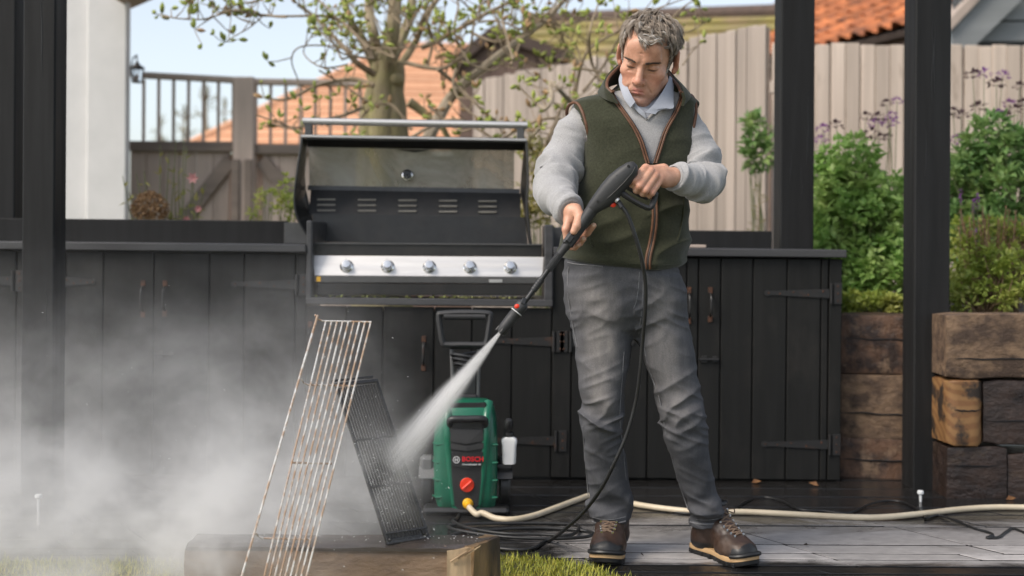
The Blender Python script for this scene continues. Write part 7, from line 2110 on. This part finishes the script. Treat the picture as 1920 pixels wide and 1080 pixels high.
# parting line groove and screws
mb = MB(); L = [ax0.lerp(ax1, t)+vv_*dp-ss*off for t, dp, off in ((-.02, .0195, .004), (.1, .025, .010), (.3, .027, .012), (.5, .027, .012), (.7, .025, .010))]; mb.tube(L, .0011, 5); mb.build('parting_line', M['rubber'], gb, True)
for px, py in ((1178, 311), (1158, 330), (1135, 362), (1120, 378)):
    o_ = gv(px, py, 3.67); t = (o_-ax0).dot(d); c = ax0+d*t; off = (gv(px, py, c.y)-c).dot(ss)
    mb = MB(); mb.lathe([(.0042, 0), (.0042, .0006)], c+ss*off+vv_*.0235, vv_, 12); mb.build('screw_hole', M['rubber'], gb)
# fore tube, latch, lance, joints
tube0, tube1 = gv(1112, 390, 3.725), gv(1073, 446, 3.728)
mb = MB(); mb.tube([tube0, tube0.lerp(tube1, .5), tube1], [.0195, .0178, .0185], 16); mb.build('fore_grip', M['soft_plastic'], gun, True)
l0, l1 = gv(1076, 441, 3.727), gv(1062, 461, 3.728)
dl_ = (l1-l0).normalized(); up_ = Vector((0, -1, 0))
mb = MB(); mb.bar(l0, l1, .036, .030, up=up_, bev=.006); mb.bar(l0+Vector((-.004, -.014, 0)), l1.lerp(l0, .35)+Vector((-.006, -.017, 0)), .018, .014, up=up_, bev=.003); mb.build('lance_latch', M['black_plastic'], gun)
m0, m1 = gv(1064, 458, 3.728), gv(1040, 489, 3.729)
mb = MB(); mb.tube([m0, m0.lerp(m1, .3), m1], [.0150, .0125, .0105], 14); mb.build('lance_socket', M['soft_plastic'], gun, True)
k0, k1 = gv(1050, 476, 3.7285), gv(1028, 506, 3.729)
mb = MB(); dk = (k1-k0); N_ = 13
mb.tube([k0.lerp(k1, i/(2*N_)) for i in range(2*N_+1)], [(.0128 if i % 2 else .0112) for i in range(2*N_+1)], 12); mb.build('knurled_sleeve', M['soft_plastic'], gun)
a0, a1 = gv(1030, 503, 3.729), gv(982, 569, 3.722)
mb = MB(); mb.tube([a0, a1], .0078, 12); mb.build('lance_tube', M['black_plastic'], gun, True)
s0, s1 = gv(1016, 523, 3.7265), gv(1000, 545, 3.7245)
mb = MB(); mb.tube([s0.lerp(s1, i/10) for i in range(11)], [(.0105 if i % 2 else .0097) for i in range(11)], 12); mb.build('lance_sleeve', M['black_plastic'], gun)
n0_, n1_ = gv(984, 566, 3.722), gv(938, 623, 3.715)
NZ = n1_
mb = MB(); mb.tube([n0_.lerp(n1_, t) for t in (0, .06, .10, .22, .30, .32, .55, .80, .95, 1.0)], [.011, .017, .019, .019, .0185, .0172, .0178, .0165, .0150, .0125], 16); nz = mb.build('nozzle', M['soft_plastic'], gun, True, 40)
mb = MB(); dn_ = (n1_-n0_).normalized(); u_ = dn_.orthogonal().normalized(); w_ = dn_.cross(u_)
mb.tube([n0_.lerp(n1_, .335)+(u_*math.cos(a)+w_*math.sin(a))*.0182 for a in np.linspace(0, 6.283, 22)[:-1]], .0013, 5, closed=True); mb.build('white_ring', M['bottle_white'], nz)
mb = MB(); mb.ball(n0_.lerp(n1_, .2)+Vector((-.008, -.014, .005)), (.009, .006, .008), 10, 7); mb.build('red_cap', M['red_plastic'], nz, True)
for a in (0, 1.57, 3.14, 4.71):
    mb = MB(); o_ = (u_*math.cos(a+.5)+w_*math.sin(a+.5))*.014; mb.bar(n0_.lerp(n1_, .88)+o_, n0_.lerp(n1_, 1.03)+o_, .010, .006, up=(o_.x, o_.y, o_.z), bev=.0015); mb.build('nozzle_fin', M['black_plastic'], nz)
mb = MB(); mb.bar(n0_+Vector((.0, -.012, .012)), n0_.lerp(n1_, .18)+Vector((.006, -.016, .010)), .014, .008, up=up_, bev=.002); mb.build('nozzle_lug', M['black_plastic'], nz)
# hand grip, trigger guard, trigger, safety catch
g0, g1 = gv(1180, 318, 3.725), gv(1228, 368, 3.745)
mb = MB(); mb.tube(catmull([g0, g0.lerp(g1, .35)+Vector((0, 0, .004)), g0.lerp(g1, .7)+Vector((0, 0, .003)), g1], 4), [.022, .019, .0185, .019, .0165], 14, flat=.85); mb.build('hand_grip', M['soft_plastic'], gun, True)
gd = [gv(1158, 356, 3.715), gv(1172, 366, 3.712), (gv(1190, 378, 3.715)), gv(1205, 386, 3.72), gv(1216, 390, 3.725), gv(1222, 386, 3.73), gv(1226, 376, 3.738), gv(1229, 366, 3.745)]
mb = MB(); mb.tube(catmull(gd, 4), [.010, .0095, .0085, .0085, .0090, .0092, .0092, .0092], 10, flat=1.3, up=(0, -1, 0)); mb.build('trigger_guard', M['soft_plastic'], gun, True)
mb = MB(); mb.tube(catmull([gv(1168, 345, 3.72), gv(1184, 356, 3.722), gv(1200, 366, 3.727), gv(1214, 372, 3.733)], 4), [.008, .007, .0065, .006], 8); mb.build('trigger', M['black_plastic'], gun, True)
mb = MB(); c = gv(1149, 383, 3.715); mb.lathe([(.004, -.005), (.0092, -.004), (.0098, .004), (.006, .006)], c, (.1, -1, .1), 14); mb.build('safety_catch', M['red_plastic'], gun, True)
mb = MB(); mb.tube([gv(1154, 374, 3.71), gv(1160, 380, 3.706), gv(1166, 389, 3.702)], [.010, .0085, .0085], 10); mb.build('hose_socket', M['black_plastic'], gun, True)
mb = MB(); mb.tube([gv(1156, 374, 3.703), gv(1159, 377, 3.702)], .0092, 10); mb.build('steel_ferrule', M['steel'], gun, True)
# ================================================================ WATER: JET, DROPS AND DRIFTING MIST
def vol_mat(name, build):
    m = bpy.data.materials.new(name); m.use_nodes = True; nt = m.node_tree; nt.nodes.clear()
    out = nt.nodes.new('ShaderNodeOutputMaterial'); pv = nt.nodes.new('ShaderNodeVolumePrincipled')
    pv.inputs['Color'].default_value = (.995, .985, .975, 1); pv.inputs['Anisotropy'].default_value = .15
    nt.links.new(pv.outputs[0], out.inputs['Volume']); build(nt, pv)
    return m
def mth(nt, op, a, b=None, c=None, clamp=False):
    n = nt.nodes.new('ShaderNodeMath'); n.operation = op; n.use_clamp = clamp
    for i, v in enumerate((a, b, c)):
        if v is None: continue
        if hasattr(v, 'is_output'): nt.links.new(v, n.inputs[i])
        else: n.inputs[i].default_value = v
    return n.outputs[0]
HITP = P(728, 882, 3.54)
jet_d = HITP-NZ; JL = jet_d.length
def jet_build(nt, pv):
    tc = nt.nodes.new('ShaderNodeTexCoord'); sx = nt.nodes.new('ShaderNodeSeparateXYZ'); nt.links.new(tc.outputs['Object'], sx.inputs[0])
    x, y, z = sx.outputs
    t = mth(nt, 'DIVIDE', z, JL, clamp=True)
    Rr = mth(nt, 'MULTIPLY_ADD', t, .082, .006)
    r = mth(nt, 'SQRT', mth(nt, 'ADD', mth(nt, 'MULTIPLY', x, x), mth(nt, 'MULTIPLY', y, y)))
    q = mth(nt, 'DIVIDE', r, Rr)
    core = mth(nt, 'POWER', 2.718, mth(nt, 'MULTIPLY', mth(nt, 'MULTIPLY', q, q), -6.0))
    halo = mth(nt, 'POWER', 2.718, mth(nt, 'MULTIPLY', mth(nt, 'MULTIPLY', q, q), -2.6))
    mp = nt.nodes.new('ShaderNodeMapping'); mp.inputs['Scale'].default_value = (1, 1, .07); nt.links.new(tc.outputs['Object'], mp.inputs[0])
    n = noise_n(nt, mp, 150, 3, .65); n2 = noise_n(nt, tc, 14, 4, .65) if False else noise_n(nt, mp, 22, 3, .6)
    st = mth(nt, 'MULTIPLY_ADD', n.outputs[0], 5.0, -1.75, clamp=True)
    hn = mth(nt, 'MULTIPLY', mth(nt, 'SUBTRACT', n2.outputs[0], .34, clamp=True), 2.2)
    edge = mth(nt, 'SUBTRACT', 1.0, mth(nt, 'POWER', q, 6), clamp=True)
    fade = mth(nt, 'MULTIPLY_ADD', t, -.50, 1.0)
    a = mth(nt, 'MULTIPLY', mth(nt, 'MULTIPLY', core, st), mth(nt, 'MULTIPLY', mth(nt, 'DIVIDE', 15.0, Rr), fade))
    b = mth(nt, 'MULTIPLY', mth(nt, 'MULTIPLY', halo, hn), mth(nt, 'MULTIPLY', mth(nt, 'DIVIDE', 1.8, Rr), t))
    endf = mth(nt, 'SUBTRACT', 1.0, mth(nt, 'POWER', t, 3.2), clamp=True)
    nt.links.new(mth(nt, 'MULTIPLY', mth(nt, 'MULTIPLY', mth(nt, 'ADD', a, b), edge), endf), pv.inputs['Density'])
mb = MB(); mb.lathe([(.0055, -.002), (.006+.082*.25, JL*.25), (.006+.082*.5, JL*.5), (.006+.082*.75, JL*.75), (.088, JL), (.03, JL+.006)], (0, 0, 0), (0, 0, 1), 24)
jet = mb.build('water_jet', vol_mat('jet_spray', jet_build), None, True)
jet.location = NZ; jet.rotation_euler = jet_d.to_track_quat('Z', 'Y').to_euler()
tag(jet, 'white jet of water fanning from the lance nozzle onto the dark grate', 'water jet')
MX0, MX1, MY0, MY1, MZ1 = -2.55, .10, 3.30, 5.38, 1.12
def mist_build(nt, pv):
    geo = nt.nodes.new('ShaderNodeTexCoord'); sx = nt.nodes.new('ShaderNodeSeparateXYZ'); nt.links.new(geo.outputs['Object'], sx.inputs[0])
    x, y, z = sx.outputs
    mp = nt.nodes.new('ShaderNodeMapping'); mp.inputs['Scale'].default_value = (1, 1, 1.15); mp.inputs['Rotation'].default_value = (0, R(24), 0); nt.links.new(geo.outputs['Object'], mp.inputs[0])
    n = noise_n(nt, mp, 2.3, 5, .64, .7); n2 = noise_n(nt, mp, 8.0, 4, .62, .8)
    w = mth(nt, 'ADD', mth(nt, 'MULTIPLY', n.outputs[0], .68), mth(nt, 'MULTIPLY', n2.outputs[0], .32))
    w = mth(nt, 'MULTIPLY', mth(nt, 'SUBTRACT', w, .37, clamp=True), 4.2)
    w = mth(nt, 'POWER', w, 2.2)
    # thins out upwards and to the right of the grates; top edge and sides fade to nothing
    low = mth(nt, 'POWER', 2.718, mth(nt, 'MULTIPLY', z, -6.2))
    high = mth(nt, 'POWER', 2.718, mth(nt, 'MULTIPLY', z, -1.3))
    mrx = nt.nodes.new('ShaderNodeMapRange'); mrx.interpolation_type = 'SMOOTHSTEP'; mrx.inputs['From Min'].default_value = -.30; mrx.inputs['From Max'].default_value = -.85; nt.links.new(x, mrx.inputs['Value'])
    mrz = nt.nodes.new('ShaderNodeMapRange'); mrz.interpolation_type = 'SMOOTHSTEP'; mrz.inputs['From Min'].default_value = MZ1; mrz.inputs['From Max'].default_value = .55; nt.links.new(z, mrz.inputs['Value'])
    def blob(cx, cy, cz, s):
        d = [mth(nt, 'POWER', mth(nt, 'DIVIDE', mth(nt, 'SUBTRACT', v, c), s_), 2) for v, c, s_ in ((x, cx, s[0]), (y, cy, s[1]), (z, cz, s[2]))]
        return mth(nt, 'POWER', 2.718, mth(nt, 'MULTIPLY', mth(nt, 'ADD', mth(nt, 'ADD', d[0], d[1]), d[2]), -1))
    base = mth(nt, 'ADD', mth(nt, 'MULTIPLY', low, 7.4), mth(nt, 'MULTIPLY', high, .85))
    base = mth(nt, 'MULTIPLY', mth(nt, 'MULTIPLY', base, mrx.outputs[0]), mrz.outputs[0])
    sp = mth(nt, 'MULTIPLY', blob(-.66, 3.75, .20, (.34, .24, .22)), 2.8)
    sp2 = mth(nt, 'MULTIPLY', blob(HITP.x-.03, HITP.y+.0, HITP.z+.0, (.11, .10, .12)), 9.0)
    sp3 = mth(nt, 'MULTIPLY', blob(-.98, 3.44, .08, (.28, .12, .16)), 7.0)
    tot = mth(nt, 'MULTIPLY', mth(nt, 'ADD', mth(nt, 'ADD', base, sp), mth(nt, 'ADD', sp2, sp3)), w)
    nt.links.new(tot, pv.inputs['Density'])
mb = MB(); mb.box((MX0, MY0, .012), (MX1, MY1, MZ1), .15)
mist = mb.build('mist', vol_mat('drifting_mist', mist_build), None, True)
tag(mist, 'pale drifting spray mist low over the left of the patio', 'mist', kind='stuff')
# flying drops and splashes round the place the jet strikes
rd = random.Random(5); mb = MB()
for k in range(560):
    a = rd.gauss(0, 1); t = rd.random()
    if k >= 330: c = Vector((rd.uniform(-1.5, -.2), rd.uniform(3.35, 3.9), abs(rd.gauss(.0, .35))))
    elif k < 260: c = HITP+Vector((rd.gauss(-.02, .07), rd.gauss(-.03, .03), rd.gauss(-.02, .09)))
    else: c = Vector((rd.uniform(-.75, -.08), 3.52+rd.random()*.1, ZT+.006+abs(rd.gauss(0, .014))))
    r = rd.uniform(.0005, .0014)
    d = Vector((rd.gauss(-.4, .5), rd.gauss(-.2, .3), rd.gauss(-.1, .6))).normalized()
    u = d.orthogonal().normalized(); w = d.cross(u); L = r*rd.uniform(1.2, 4)
    mb.add([c-d*L, c+u*r, c+w*r, c-u*r, c-w*r, c+d*L], [[0, 2, 1], [0, 3, 2], [0, 4, 3], [0, 1, 4], [5, 1, 2], [5, 2, 3], [5, 3, 4], [5, 4, 1]])
M['water_drop'] = pmat('water_drop', (.8, .8, .8), (.7, .7, .7), .1, 20)
tag(mb.build('water_drops', M['water_drop'], None, True, None), 'bright water drops flying round the dark grate and block', 'water drops', kind='stuff')
